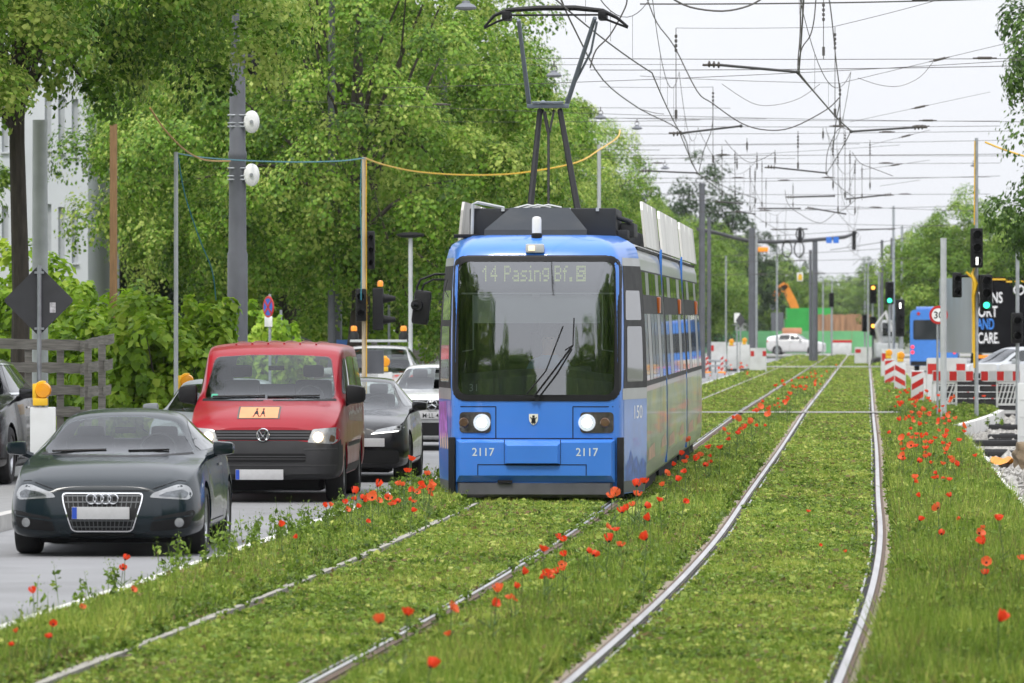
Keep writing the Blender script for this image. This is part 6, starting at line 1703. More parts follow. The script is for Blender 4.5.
white_wall(968, 1028, 152, 364, 'white plastic wall behind the right barrier board, below the parked car', reds=False)
white_wall(880, 905, 210, 349, 'white plastic wall left of the two striped beacons, far along the poppy strip')
for px, Y, w_, h, lb, fl, lm in [(917.5, 138, .32, 1.0, 'striped beacon with arrow-like red bands in front of the blue bus', 1, None), (900, 165, .34, 1.05, 'striped beacon left of the bus tail lamps', -1, .04), (889.5, 185, .34, 1.05, 'striped beacon with an orange lamp, farthest along the poppy strip', 1, 0),
        (957, 160, .26, .95, 'small striped beacon top right of the grey post', -1, None), (965.5, 163, .26, .95, 'small striped beacon top nearest the signal pole', -1, None), (996, 145, .28, .95, 'small striped beacon top below the parked car', -1, None)]:
    beacon(px, Y, w_, h, lb, True, lm, True, flip=fl, z=-.15+gz(Y))
# tall white panel at the right edge
q = MB(); q.box((.45,0,.62), (.9,.06,1.1), 0, .02)
for z in (.3,.62,.9): q.box((.45,-.032,z), (.82,.01,.02))
o = q.build('plastic_barrier', M['plastic_white'], None, (lx(1018, 94), 94, -.16), R(-30)); tag(o, 'tall white plastic barrier standing between the rubber base plates and the stone block', 'barrier')
q = MB(); q.box((.25,0,.04), (.3,.6,.1), 0, .02); q.box((.75,0,.04), (.3,.7,.1), 0, .02); q.build('foot', M['rubber'], o)
# loose rubber feet, stone, orange film, rubble
for k, (px, py, w_, l, rz, lb) in enumerate([(1003, 427, .75, .5, .2, 'dark rubber base plate on the paving beside the curved kerb'), (1007, 437, .7, .5, -.1, 'dark rubber base plate in the middle of the three on the ground'), (1000, 449, .95, .6, .12, 'broad dark rubber base plate lying above the orange film'), (996, 453.5, .9, .5, -.2, 'dark rubber base plate underneath the broad one')]):
    p = G(px, py, -.1); q = MB(); q.box((0,0,.06), (w_,l,.10), 0, .03); q.box((0,0,.115), (w_*.4,.12,.03), 0, .01)
    tag(q.build('rubber_base', M['rubber'], None, (p.x, p.y, -.16+(.1 if k == 2 else 0)), rz), lb, 'base plate')
p = G(1026, 472, -.15); bm_ = bmesh.new(); bmesh.ops.create_icosphere(bm_, subdivisions=4, radius=1)
for v in bm_.verts: 
    c = v.co; k = 1+.10*math.sin(c.x*5+1)*math.sin(c.y*4)+.06*math.sin(c.z*9+c.x*7); m_ = max(abs(c.x), abs(c.y), abs(c.z)); v.co = c*k*(.55+.45/m_*.8)*.27; v.co.x *= 1.25
q = MB(); q.add(*_dump(bm_)); tag(q.build('stone_block', mat('rough brown stone', (.20,.15,.095), .95, var=.4, scale=5, bump=1., bscale=9), None, (p.x+.12, p.y, .06)), 'rough brown stone block on the gravel at the right edge', 'stone')
p = G(999, 466, -.14); rg = np.random.default_rng(9); rows = []
for i in range(9): rows.append([(-.32+i*.08+rg.normal(0,.015), -.5+j*.14+rg.normal(0,.02), .03+.10*max(0, math.sin(i*1.3+j*2.1))+rg.uniform(0,.03)) for j in range(8)])
q = MB(); q.grid(rows); tag(q.build('orange_film', mat('orange plastic film', (.65,.25,.02), .45, var=.25, scale=9), None, (p.x, p.y, -.15)), 'crumpled orange plastic film on the gravel next to the stone block', 'plastic film')
n = 5200; rg = np.random.default_rng(19); q = MB()
oct_v = [V(v) for v in ((1,0,0),(-1,0,0),(0,1,0),(0,-1,0),(0,0,1),(0,0,-1))]; oct_f = [[0,2,4],[2,1,4],[1,3,4],[3,0,4],[2,0,5],[1,2,5],[3,1,5],[0,3,5]]
for i in range(n):
    y = rg.uniform(56, 132); off = 2.42+abs(rg.normal(0, 1.3)); x = cR(y)+off; s = rg.uniform(.012,.04)*(rg.uniform(2, 4.5) if rg.random() < .10 else 1)
    if y < 95 and abs(off-2.42) > 2.2: continue
    heap = .30*math.exp(-((off-3.2)/.7)**2)*math.exp(-((y-72)/9)**2)
    q.add([(x+v.x*s*rg.uniform(.6,1.3), y+v.y*s*rg.uniform(.6,1.3), -.155+heap*rg.uniform(.3,1)+v.z*s*rg.uniform(.5,1)) for v in oct_v], oct_f)
M['stones'] = mat('loose stones', (.34,.33,.31), .95, var=.5, scale=11, bump=.3)
tag(q.build('gravel', M['stones'], None, smooth=False), 'loose grey gravel and rubble beside the kerb', 'gravel', kind='stuff')
# blue bus
Y = 272.
g_ = gz(Y)-.15
r_ = thing('bus', 'blue city bus seen from behind with dark rear window, right of the striped beacons', 'bus', (lx(931, Y), Y, g_), R(-5))
M['busblue'] = mat('bus blue', (.05,.20,.60), .35, var=.06, coat=.5)
q = MB(); q.prism(rpoly([(-1.0,.3),(1.27,.3),(1.27,2.75),(1.1,2.98),(-.9,2.98),(-1.0,2.75)], .12), lambda a, b, d: (a, d, b), 0, 11.5); bvb = bvh_of(q); q.build('body', M['busblue'], r_)
q = MB(); patch(q, bvb, rrect(-.85,1.12,1.55,2.5,.1), 'front', .01, .5); q.build('rear_window', M['tside'], r_)
q = MB(); patch(q, bvb, [(.5,1.3),(11,1.3),(11,2.5),(.5,2.5)], 'left', .01, .5); q.build('side_window', M['tside'], r_)
q = MB(); patch(q, bvb, [(.3,.35),(11.3,.35),(11.3,.5),(.3,.5)], 'left', .012, .5); q.box((.13,-.02,.42), (2.2,.06,.2)); q.build('skirt', M['black'], r_)
for s in (-.88, 1.12):
    for z in (.95, 1.2): q = MB(); q.lathe([(0,-.03),(.075,-.03),(.09,.0)], (s,0,z), 'Y', 12); q.build('tail_lamp', mat('lit tail lamp', (.8,.05,.08), .3, var=0, emit=(1,.05,.08), estr=.55), r_)
q = MB(); q.box((.13,1.8,3.05), (1.7,2.5,.16), 0, .05); q.build('roof_unit', M['tblue2'], r_)
q = MB(); q.lathe([(0,0),(.08,0),(.08,.05)], (-.6,-.03,2.8), 'Y', 10); q.build('tail_light', M['red'], r_)
for x in (-.85, 1.05):
    q = MB(); q.lathe([(.2,0),(.45,.02),(.48,.1),(.45,.25),(.2,.27)], (x,2.6,.47), 'X', 20); q.build('wheel', M['rubber'], r_)
q = MB(); q.cyl((-.93,.06,.3),(-.93,.06,2.9),.05); q.build('light_edge', M['lightgrey'], r_)
# black truck trailer with lettering
Y = 248.; g_ = gz(Y)-.15; S_ = F/Y
r_ = thing('truck_trailer', 'black truck trailer with white and blue lettering and yellow edge, behind the site barriers', 'truck', (lx(974, Y), Y, g_))
zt = zpx(277, Y)-g_
q = MB(); q.box((1.27,6,(zt+1.0)/2), (2.54,12,zt-1.0)); q.build('rear_doors', mat('trailer black', (.004,.004,.005), .85, var=.1, spec=.1), r_)
q = MB(); q.prism([(-.02,.0),(-1.02,6.5),(-1.0,6.6),(.0,.1)], lambda a, b, d: (a, b+.02, d), 1.0, zt-.02); q.build('side_curtain', mat('grey curtain side', (.20,.22,.24), .4, var=.25, scale=.6, stretch=(1,1,.3), dirt_or_reflection=(.25,.36,.50)), r_)  # bluish patches are a reflection painted into the curtain colour
q = MB(); q.box((-.04,-.03,(zt+1)/2), (.09,.05,zt-1.05)); q.box((.95,-.03,zt-.10), (1.0,.05,.07)); q.box((1.95,-.03,zt-.20), (1.1,.05,.07)); q.build('yellow_edge', M['yellow'], r_)
M['tw'] = mat('white lettering', (.75,.75,.76), .5, var=0); M['tb'] = mat('blue lettering', (.04,.22,.70), .5, var=0)
for s, py, m_, cx in (('TRANS', 297.5, 'tw', 988), ('PORT', 311.5, 'tw', 985.5), ('AND', 324, 'tb', 985.5), ('CARE.', 338, 'tw', 988.5)):
    v_, f_ = text2d(s, .70, .012); wv = max(a for a, b in v_)*2
    tw_ = {'TRANS': 29, 'PORT': 24, 'AND': 17, 'CARE.': 21}[s]/S_
    q = MB(); q.add([(a*tw_/wv+(lx(cx, Y)-lx(974, Y)), -.012, b*.95+zpx(py, Y)-g_) for a, b in v_], f_); q.build('lettering', M[m_], r_, smooth=False)
q = MB(); q.tube([(lx(1019,Y)-lx(974,Y)+.22*math.cos(t),-.02,zpx(290,Y)-g_+.2*math.sin(t)) for t in np.linspace(0,2*PI,18)[:-1]], .035, closed=True); q.tube([(lx(1016,Y)-lx(974,Y),-.02,zpx(294,Y)-g_),(lx(1020,Y)-lx(974,Y),-.02,zpx(286,Y)-g_)], .04); q.build('round_emblem', M['tw'], r_)
q = MB(); q.box((1.27,.0,.75), (2.5,.12,.3), 0, .02); bu = q.build('rear_bumper', M['black'], r_)
q = MB(); q.box((.35,-.07,.85), (.7,.03,.14)); q.box((2.2,-.07,.85), (.6,.03,.14)); q.build('orange_marking', M['orange'], bu)
for x in (.3, 2.2):
    for y in (1.5, 2.8, 4.1): q = MB(); q.lathe([(.2,0),(.48,.02),(.5,.1),(.48,.28),(.2,.3)], (x-.1,y,.5), 'X', 18); q.build('wheel', M['rubber'], r_)
# car parked behind the barriers
rows = saloon(4.3, 1.8, 1.5, noseh=.8, hood=.98, boot=1.35); D_ = 165.
root, bv_, pt, body = car('parked_hatchback', 'silver hatchback parked behind the site walls in front of the black truck', 'car', (lx(946, D_), D_, gz(D_)-.15), R(-66), rows, M['carsilver'], (.86, 3.5), .33, .90, {'nsp': 6})
spx = 0; dress(root, bv_, pt, body, 1.5, .98, .90, 4.3, M['carsilver'], platez=.5)
pt('rear_window', [rpoly([(-.6,1.05),(.6,1.05),(.5,1.36),(-.5,1.36)], .06)], 'back', M['carglass'], .006)

# ================================================================== middle distance
gp_ = 'grey catenary poles down the street'
for px, pyt, Y, r, lb in [(702, 183, 225, .13, 'dark grey catenary pole just right of the tram'), (709, 217, 262, .10, 'thinner grey pole right behind the pole beside the tram'), (752, 228, 300, .19, 'thick dark pole carrying the left end of the cable bridge'), (777, 247, 320, .06, 'thin light pole with small orange signal box under the cable bridge'),
        (815, 241, 335, .17, 'dark pole holding the right part of the cable bridge'), (810.5, 250, 338, .10, 'thinner dark pole touching the pole that holds the cable bridge'), (726, 256, 300, .05, 'thin pale pole between the tram and the diamond sign back'), (756.5, 235, 310, .07, 'thin pale pole just right of the thick cable bridge pole'),
        (882, 240, 330, .09, 'grey pole behind the amber signals at right'), (893.5, 206, 280, .07, 'tall thin mast with a small cross arm, right of the tracks'), (892, 238, 300, .09, 'grey pole overlapping the tall thin mast'), (902, 226, 320, .08, 'grey pole with a looped fitting on top, left of the bus'),
        (865, 260, 340, .05, 'thin grey signal pole left of the amber lamps'), (832, 280, 400, .05, 'thin pole in the far gap above the brown sheet piling'), (823, 278, 410, .05, 'thin pole left of its twin above the brown sheet piling')]:
    o = pole('catenary_pole', lb, 'pole', px, Y, r, zpx(pyt, Y), M['polegrey'] if r > .085 else M['steel'], group=gp_)
# cable bridge
Y = 315.
q = MB(); pth = [(698, 229), (715, 232.5), (735, 238), (752, 241.5), (775, 242), (800, 241), (825, 239), (845, 237), (856, 233)]
q.tube([at(px, py, Y+(px-700)*.1) for px, py in pth], [.11]*8+[.08], seg=8); o = q.build('cable_bridge', mat('dark cable', (.05,.05,.055), .6, var=.1)); tag(o, 'thick dark cable bundle hung between two poles across the street', 'cable bridge')
q = MB()
for px, py, r in ((787, 249, .45), (799, 249, .45), (800, 234, .35)): q.tube([at(px+r*18*math.cos(t)*.6, py+r*18*math.sin(t), Y+8) for t in np.linspace(0, 2*PI, 16)[:-1]], .04, closed=True, seg=5)
q.box(at(800, 236, Y+8), (.22,.2,.8), 0, .04); q.build('cable_loop', M['black'], o)
q = MB(); q.box(at(829, 240, Y+12), (.32,.1,.36)); q.box(at(836, 240, Y+12), (.32,.1,.36)); q.build('blue_tag', mat('blue tag', (.03,.16,.6), .5, var=0), o)
q = MB(); q.cyl(at(854, 231, Y+14), at(854, 250, Y+14), .12); q.build('hanger', M['black'], o)
# signals in the distance
for px, py, Y, lit, lb in [(873, 294, 300, (0,'disc',M['amber_on']), 'distant signal with bright amber top light right of the tracks'), (873, 326, 300, (1,'disc',M['amber_on']), 'distant signal with amber lamp below the bright one'), (889.5, 293, 240, (2,'disc',M['green_on']), 'distant green signal above the striped beacons'), (900, 318, 230, (0,'bar',M['white_on']), 'dark tram signal with white light at the left edge of the bus'), (865, 323, 330, None, 'dark unlit signal left of the amber ones'), (831.5, 300, 400, None, 'small dark signal on the thin pole above the sheet piling')]:
    h = {240: .95, 230: 1.5}.get(Y, 1.0)
    r_ = thing('traffic_signal', lb, 'traffic signal', (lx(px, Y), Y, gz(Y)), 0, 'signals down the street')
    zc = zpx(py, Y)-gz(Y)
    q = MB(); q.cyl((.0,.15,-.1),(.0,.15,zc+.5),.05); q.build('pole', M['steel'], r_); signal_head(r_, 0, 0, zc, h, .36, lit=lit)
for px, py, Y, lb in [(868, 262, 310, 'curved lamp arm above the amber signals, the left of two'), (879, 266, 312, 'curved lamp arm above the green signal, the right of two')]:
    r_ = thing('street_lamp', lb, 'street lamp', (lx(px, Y), Y, gz(Y)))
    zc = zpx(py, Y)-gz(Y)
    q = MB(); q.tube([(0,0,0),(0,0,zc-.4),(.05,0,zc-.05),(.25,0,zc+.05),(.42,0,zc-.1),(.46,0,zc-.5)], .05, seg=6); q.build('post', M['steel'], r_); q = MB(); q.ball((.46,0,zc-.6), (.12,.12,.16)); q.build('lamp_head', M['lightgrey'], r_)
# yellow lamp boxes
q = MB(); q.box((0,0,0), (.36,.06,.5), 0, .03); o = q.build('warning_plate', M['white'], None, at(800, 277, 330)); tag(o, 'small white plate with yellow figure hanging below the cable bridge', 'hanging sign')
q = MB(); q.prism([(-.12,-.18),(.12,-.18),(.12,.1),(0,.2),(-.12,.1)], lambda a, b, d: (a, d, b), -.045, -.035); q.build('yellow_figure', M['yellow'], o); q = MB(); q.cyl((0,0,.25),(0,0,2.1),.015); q.build('hanger', M['steel'], o)
q = MB(); q.box((0,0,0), (.55,.25,.26), 0, .04); o = q.build('signal_box', M['orange'], None, at(763, 249.5, 309.6)); tag(o, 'small orange signal box on the thin pole under the cable bridge', 'signal box')
# green site fence, sheet piling, containers
Y = 470.; g_ = gz(Y)
x0, x1 = lx(690, Y), lx(872, Y)
r_ = thing('site_fence', 'long light green site fence across the far end of the tracks', 'fence', (x0, Y, g_))
n = 9
for i in range(n): q = MB(); q.box(((x1-x0)*(i+.5)/n, 0, (zpx(331,Y)-g_)/2), ((x1-x0)/n-.03, .06, zpx(331,Y)-g_)); q.build('fence_panel', mat('green tarpaulin', (.13,.40,.17), .6, var=.12, scale=.8), r_)
Y = 500.; g_ = gz(Y); x0, x1 = lx(816, Y), lx(872, Y)
r_ = thing('sheet_piling', 'brown timber wall rising behind the green site fence', 'timber wall', (x0, Y, g_))
n = 24
for i in range(n):
    h = zpx(314.5+rnd.uniform(-1,1)*.7, Y)-g_; q = MB(); q.box(((x1-x0)*(i+.5)/n, 0, h/2), ((x1-x0)/n*.96, .2+.1*(i % 2), h)); q.build('timber', mat('brown boards', (.32,.18,.10), .85, var=.35, scale=1.2, stretch=(3,1,.4)), r_)
M['cgreen'] = mat('container green', (.03,.36,.06), .45, var=.1, scale=1.)
for px0, px1, pyt, pyb, Y, lb in [(787, 816, 308, 332, 485, 'tall bright green container behind the two dark poles'), (785, 803, 319, 330, 478, 'lower green container below the excavator arm'), (817, 831, 308, 318, 512, 'green container top seen over the brown timber wall'), (722, 741, 320.5, 333, 482, 'green container behind the white van, left of the diamond sign back')]:
    x0, x1 = lx(px0, Y), lx(px1, Y); g_ = gz(Y); r_ = thing('green_container', lb, 'container', (x0, Y, g_), 0, 'green site containers')
    zt = zpx(pyt, Y)-g_; q = MB(); q.box(((x1-x0)/2, 1.2, zt/2), (x1-x0, 2.4, zt)); q.build('container_box', M['cgreen'], r_)
    q = MB(); k = max(3, int((x1-x0)/.4))
    for i in range(k): q.box(((x1-x0)*(i+.5)/k, -.02, zt/2), ((x1-x0)/k*.45, .06, zt*.94))
    q.build('ribs', M['cgreen'], r_)
# excavator
Y = 488.; g_ = gz(Y)
M['exor'] = mat('excavator orange', (.70,.22,.02), .5, var=.12, scale=1)
r_ = thing('excavator', 'orange excavator with raised arm behind the green site fence', 'excavator', (lx(797, Y), Y, g_))
ex = lambda px, py: at(px, py, Y)-V((lx(797, Y), Y, g_))
q = MB()
def beam(mb, a, b, wa, wb, t=.35):
    a, b = V(a), V(b); d = (b-a).normalized(); n = V((-d.z, 0, d.x))
    mb.prism([(p.x, p.z) for p in (a+n*wa, b+n*wb, b-n*wb, a-n*wa)], lambda u, v, dd: (u, dd, v), -t/2, t/2)
beam(q, ex(800, 320), ex(792, 301), .30, .36); beam(q, ex(792, 301), ex(784, 285), .36, .32); q.build('boom', M['exor'], r_)
q = MB(); beam(q, ex(786, 284.5), ex(778, 291), .30, .30); beam(q, ex(779, 290), ex(771, 303), .30, .18); q.build('dipper', M['exor'], r_)
q = MB(); q.tube([ex(797,310), ex(789,292), ex(786,284.5)], .11); q.build('ram', M['black'], r_)
q = MB(); q.box(ex(801,325), (2.6,2.4,1.5), 0, .2); q.box(ex(796,322), (1.2,1.3,1.7), 0, .1); q.build('cab', M['exor'], r_)
q = MB(); q.box(ex(800,336)+V((0,0,-.2)), (3.6,2.8,.9), 0, .35); q.build('tracks', M['black'], r_)
q = MB(); q.prism([(a.x, a.z) for a in (ex(772,301), ex(769,307), ex(773,311), ex(776,306))], lambda u, v, dd: (u, dd, v), -.5, .5); q.build('bucket', M['polegrey'], r_)
# white van behind the fence, dark boxes
r_ = thing('site_van', 'small white van behind the light green fence, left of the diamond sign back', 'van', (lx(737, 476), 476, gz(476)))
q = MB(); q.prism(rpoly([(-1.6,.3),(1.6,.3),(1.6,2.5),(-.9,2.5),(-1.5,1.5)], .15), lambda a, b, d: (a, d, b), -.9, .9); q.build('body', M['carwhite'], r_); q = MB(); q.prism([(-1.35,1.5),(-.2,1.5),(-.2,2.3),(-.85,2.3)], lambda a, b, d: (a, d, b), -.92, .92); q.build('side_window', M['carglass'], r_)
for x in (-.95, 1.0): q = MB(); q.lathe([(0,-.95),(.33,-.95),(.35,-.9),(.35,-.7),(0,-.7)], (x,0,.35), 'Y', 16); q.build('wheel', M['rubber'], r_)
for px, lb in ((774, 'dark grey site cabinet left of its twin, by the excavator'), (780.5, 'dark grey site cabinet right of its twin, by the excavator')):
    q = MB(); q.box((0,0,zpx(315,474)/2-gz(474)/2+.2), (.48,.4,zpx(315,474)-gz(474)), 0, .04); tag(q.build('site_cabinet', M['polegrey'], None, (lx(px,474.),474.,gz(474))), lb, 'cabinet')
q = MB(); q.box((0,0,0), (1.6,.3,.5), 0, .05); tag(q.build('salmon_beam', mat('salmon beam', (.62,.28,.16), .6, var=.1), None, at(792, 331, 468)), 'salmon coloured beam lying along the top of the green fence', 'beam')
q = MB(); q.box((0,0,.45), (1.5,.2,.9), 0, .05); o = q.build('small_barrier', M['plastic_white'], None, (lx(842, 455), 455, gz(455))); tag(o, 'small white barrier with a red top in front of the green fence', 'barrier'); q = MB(); q.box((0,0,1.0), (1.6,.22,.22), 0, .03); q.build('red_top', M['red'], o)
# back of the diamond sign far off
Y = 262.
r_ = thing('diamond_sign', 'small black-backed diamond sign far off beside the thick pole, with white plate', 'road sign', (lx(740.5, Y), Y, gz(Y)))
zc = zpx(320.5, Y)-gz(Y); q = MB(); q.cyl((0,0,0),(0,0,zc+.3),.035); q.cyl((-.16,.05,0),(-.16,.05,zc+.3),.035); q.build('pole', M['steel'], r_)
q = MB(); q.prism([(-.22,zc),(0,zc-.33),(.22,zc),(0,zc+.33)], lambda a, b, d: (a, d, b), -.05, -.03); q.build('sign_plate', mat('grey sign back', (.055,.055,.06)), r_)
q = MB(); q.box((-.16,0,zc+.12), (.26,.02,.45)); q.build('white_plate', M['white'], r_)
# barriers and beacons right of the tram
white_wall(706, 748, 272, 342, 'long low white wall with red blocks just right of the tram', z=gz(272))
white_wall(749, 767, 250, 348, 'white wall block with two red marks below the thick pole', z=gz(250), grp='white site walls by the thick pole')
for px, Y, h, lb in [(732, 256, 1.15, 'white beacon with orange lamp, left of the pair beside the thick far pole'), (745, 256, 1.2, 'white beacon with orange lamp nearest the thick far pole')]: beacon(px, Y, .42, h, lb, False, 0, True, z=gz(Y))
for px, lb in ((707, 'narrow red and white striped post at the guard rail beside the tram'), (722, 'narrow red and white striped post at the guard rail end by the white beacons')):
    Y = 246.; r_ = thing('striped_post', lb, 'beacon', (lx(px, Y), Y, gz(Y)), 0, 'striped posts at the guard rail')
    q = MB(); q.box((0,0,.36), (.13,.06,.72), 0, .01); bd = q.build('post_board', M['plastic_white'], r_)
    q = MB()
    for i in range(3): q.add([(-.06,-.034,.08+i*.23),(.06,-.034,.16+i*.23),(.06,-.034,.27+i*.23),(-.06,-.034,.19+i*.23)], [[0,1,2,3]])
    q.build('red_stripes', M['red'], bd); q = MB(); q.box((0,0,.03), (.34,.3,.07), 0, .02); q.build('foot', M['orange'], r_)
r_ = thing('guard_rail', 'low grey guard rail on the road beside the tram, between the striped posts', 'guard rail', (lx(704, 248), 248, gz(248)))
for z in (.30, .52): q = MB(); q.box((.5,0,z), (1.15,.06,.1), 0, .02); q.build('rail', M['steel'], r_)
for x in (.05,.5,.98): q = MB(); q.box((x,.04,.28), (.06,.06,.56)); q.build('post', M['polegrey'], r_)
white_wall(854, 881, 310, 347, 'far white wall with red marks right of the tracks', z=gz(310))
for px, Y, lb in ((886, 300, 'pale site machine with folded arm left of the striped beacons'),):
    r_ = thing('site_machine', lb, 'machine', (lx(px, Y), Y, gz(Y)-.1))
    q = MB(); q.box((0,0,.9), (1.2,2.2,.8), 0, .15); q.box((.1,.3,1.9), (.8,1.0,1.2), 0, .15); q.build('cabin', M['lightgrey'], r_); q = MB(); q.tube([(-.3,-.6,1.2),(-.55,-1,2.2),(-.1,-1.2,2.9),(.25,-1.4,1.9)], [.16,.15,.13,.1], seg=8); q.build('arm', M['carwhite'], r_)
    q = MB(); q.box((0,-.2,.25), (1.5,2.4,.5), 0, .18); q.build('tracks', M['black'], r_)
    q = MB(); q.box((.1,-.22,2.0), (.6,.03,.7), 0, .02); q.build('cab_window', M['carglass'], r_)
# ================================================================== overhead lines
def sag(a, b, s, n=14):
    a, b = V(a), V(b); return [a.lerp(b, i/n) - V((0,0,4*s*(i/n)*(1-i/n))) for i in range(n+1)]
ZC = 5.70
SUP = [46, 65, 84, 110, 141, 167, 187, 228, 262, 300, 340]
STG = {46: .1, 65: -.1, 84: -.40, 110: .30, 141: -.40, 167: .3, 187: -.35, 228: .3, 262: -.3, 300: .3, 340: -.3}
LST = {46: -.1, 65: .0, 84: .35, 110: -.1, 141: -.65, 167: .3, 187: -.3, 228: .3, 262: -.3, 300: .3, 340: -.3}
def cw(Y, side): return V(((cR(Y)+STG[Y]) if side else (cL(Y)+LST[Y]), Y, ZC+gz(Y)))
for side, nm in ((1, 'empty track'), (0, 'tram track')):
    q = MB(); pts = []
    for a, b in zip(SUP[:-1], SUP[1:]): pts += sag(cw(a, side), cw(b, side), .04, 8)[:-1]
    q.tube(pts, .0105, seg=5)
    r_ = q.build('contact_wire', M['wire']); tag(r_, 'zigzagging contact wire above the %s' % nm, 'wire', None)
    # messenger wire with droppers
    q = MB()
    for a, b in zip(SUP[:-1], SUP[1:]):
        pa, pb = cw(a, side)+V((0,0,1.15)), cw(b, side)+V((0,0,1.15)); L_ = sag(pa, pb, .75, 16); q.tube(L_, .007, seg=4)
    o = q.build('messenger_wire', M['wire']); tag(o, 'sagging messenger wire carrying the contact wire of the %s' % nm, 'wire')
    q = MB()
    for a, b in zip(SUP[:-1], SUP[1:]):
        pa, pb = cw(a, side)+V((0,0,1.15)), cw(b, side)+V((0,0,1.15)); L_ = sag(pa, pb, .75, 16)
        for k in (4, 8, 12): q = MB(); q.tube([L_[k], V((L_[k].x, L_[k].y, ZC+gz(L_[k].y)))], .004, seg=4); q.build('dropper', M['wire'], o)
# registration arms that pull the contact wires sideways
M['arm'] = mat('dark steady arm', (.06,.06,.06), .55, .3, var=.1)
ga = 'steady arms holding the contact wires'
arms = [(720,65,798,72,84), (682,133,741,126,110.5), (914,127.5,851,131.5,110), (775,167.5,826.5,173,141), (649.5,171,697,173,141), (794,197,834,196,167), (885,195,847,199,167), (765,208.5,800,208.5,187), (813,208.5,845.5,214,187), (777,229.5,807,229,228), (889,229,857,229.5,228), (723,202,742,204,187), (741,212,755,214,200)]
lbs = ['steady arm nearest the camera, sloping down to the contact wire right of the pantograph', 'steady arm left of centre, pointing up to an insulator above the tram track', 'steady arm right of the wires, its insulator at the right end', 'steady arm in the middle of the sky, insulator at its left end', 'steady arm beside the hanging lamp above the dark tree',
       'short level steady arm in the middle sky, left of the wire bundle', 'short steady arm rising to the right of the wire bundle', 'low level steady arm left of the wire bundle', 'low steady arm touching the wire bundle from the left', 'lowest steady arm left of the wire bundle', 'lowest steady arm right of the wire bundle', 'thin steady arm above the far left trees', 'thinnest steady arm over the far left trees']
for (a, b, c, d, Y), lb in zip(arms, lbs):
    p, e = at(a, b, Y), at(c, d, Y); dr = (e-p).normalized()
    r_ = thing('steady_arm', lb, 'steady arm', p, 0, ga)
    q = MB(); q.tube([(0,0,0), tuple(e-p)], .021 if Y < 150 else .026, seg=6); q.build('arm', M['arm'], r_)
    q = MB(); 
    for k in range(3): q.lathe([(.015,-.022),(.05,-.01),(.05,.01),(.015,.022)], (-dr.x*(.02+.07*k), 0, -dr.z*(.02+.07*k)), 'X', 10)
    q.tube([(.04*dr.x,0,0), (-dr.x*.26,0,0)], .018); q.build('insulator', M['insul'], r_)
    q = MB(); q.ball(tuple(e-p), .035, u=8, w=6); q.build('wire_clamp', M['arm'], r_)
# cross span wires: (D, [heights at left, right end ...])
gs = 'span wires across the street'
spans = []
def span(pxa, pya, pxb, pyb, Y, s=.03, r=.008, ins=None, Yb=None):
    a, b = at(pxa, pya, Y), at(pxb, pyb, Yb or Y); spans.append((a, b))
    q = MB(); q.tube(sag(a, b, s, 12), r*max(1, Y/110), seg=4)
    o = q.build('span_wire', M['wire']); tag(o, 'thin span wire stretched across the street between the poles', 'wire', gs)
    if ins:
        for t in ins:
            q = MB()
            p = a.lerp(b, t); d = (b-a).normalized(); k = .11*max(1, Y/160)
            q.tube([p-d*k*1.6, p-d*k, p-d*k*.9, p+d*k*.9, p+d*k, p+d*k*1.6], [.01,.01,.022,.022,.01,.01], seg=6)
            q.build('strain_insulator', M['insul'], o)
span(480, -2, 1030, -1, 72, .0, .011, [.8]); span(640, 4, 990, -1, 72, .02, .012)
span(380, 88, 1100, 55, 84, .06, .006); span(676, 28, 832, 27, 84, .01, .005); span(832, 27, 945, -2, 84, .01, .006)
span(520, 58, 1080, 58, 84, .02, .007, [.83]); span(590, 70, 1010, 66, 90, .02, .008)
span(640, 76, 840, 83, 96, .02, .006); span(841, 83, 1020, 40, 96, .0, .006, [.55]); span(600, 87, 713, 87, 110, .01, .006)
span(280, 100, 1090, 122, 108, .10, .006, [.2]); span(600, 118, 1000, 121, 112, .02, .006, [.82]); span(640, 126, 1000, 126, 116, .02, .007, [.55, .78]); span(850, 122, 990, 92, 112, 0, .005, [.5])
span(250, 118, 700, 120, 118, .06, .007, [.1]); span(600, 134, 1010, 131, 126, .02, .006, [.7]); span(560, 145, 1010, 140, 132, .03, .006); span(640, 146, 860, 144, 132, .0, .005); span(870, 145, 930, 130, 132, 0, .005, [.6])
span(250, 140, 660, 150, 135, .05, .007, [.12, .5]); span(600, 155, 1010, 154, 141, .02, .007, [.3]); span(620, 163, 1000, 163, 146, .02, .006, [.1, .7]); span(860, 170, 930, 160, 146, 0, .005, [.5])
span(630, 178, 990, 177, 158, .02, .006, [.3, .55]); span(640, 183, 1000, 176, 162, .02, .006, [.4]); span(880, 186, 920, 180, 160, 0, .005)
span(650, 194, 990, 194, 176, .02, .006, [.75]); span(690, 200, 1000, 212, 187, .02, .006, [.6]); span(700, 212, 960, 206, 200, .02, .006, [.25]); span(760, 222, 950, 226, 215, .02, .006); span(700, 240, 960, 224, 230, .02, .006)
span(720, 262, 920, 258, 270, .02, .006, [.4]); span(700, 275, 900, 272, 290, .02, .006, [.3, .6]); span(800, 284, 880, 280, 330, .02, .006); span(640, 160, 900, 145, 150, .02, .005)
span(710, 256, 880, 249, 255, .05, .006); span(830, 250, 905, 238, 260, .02, .008)
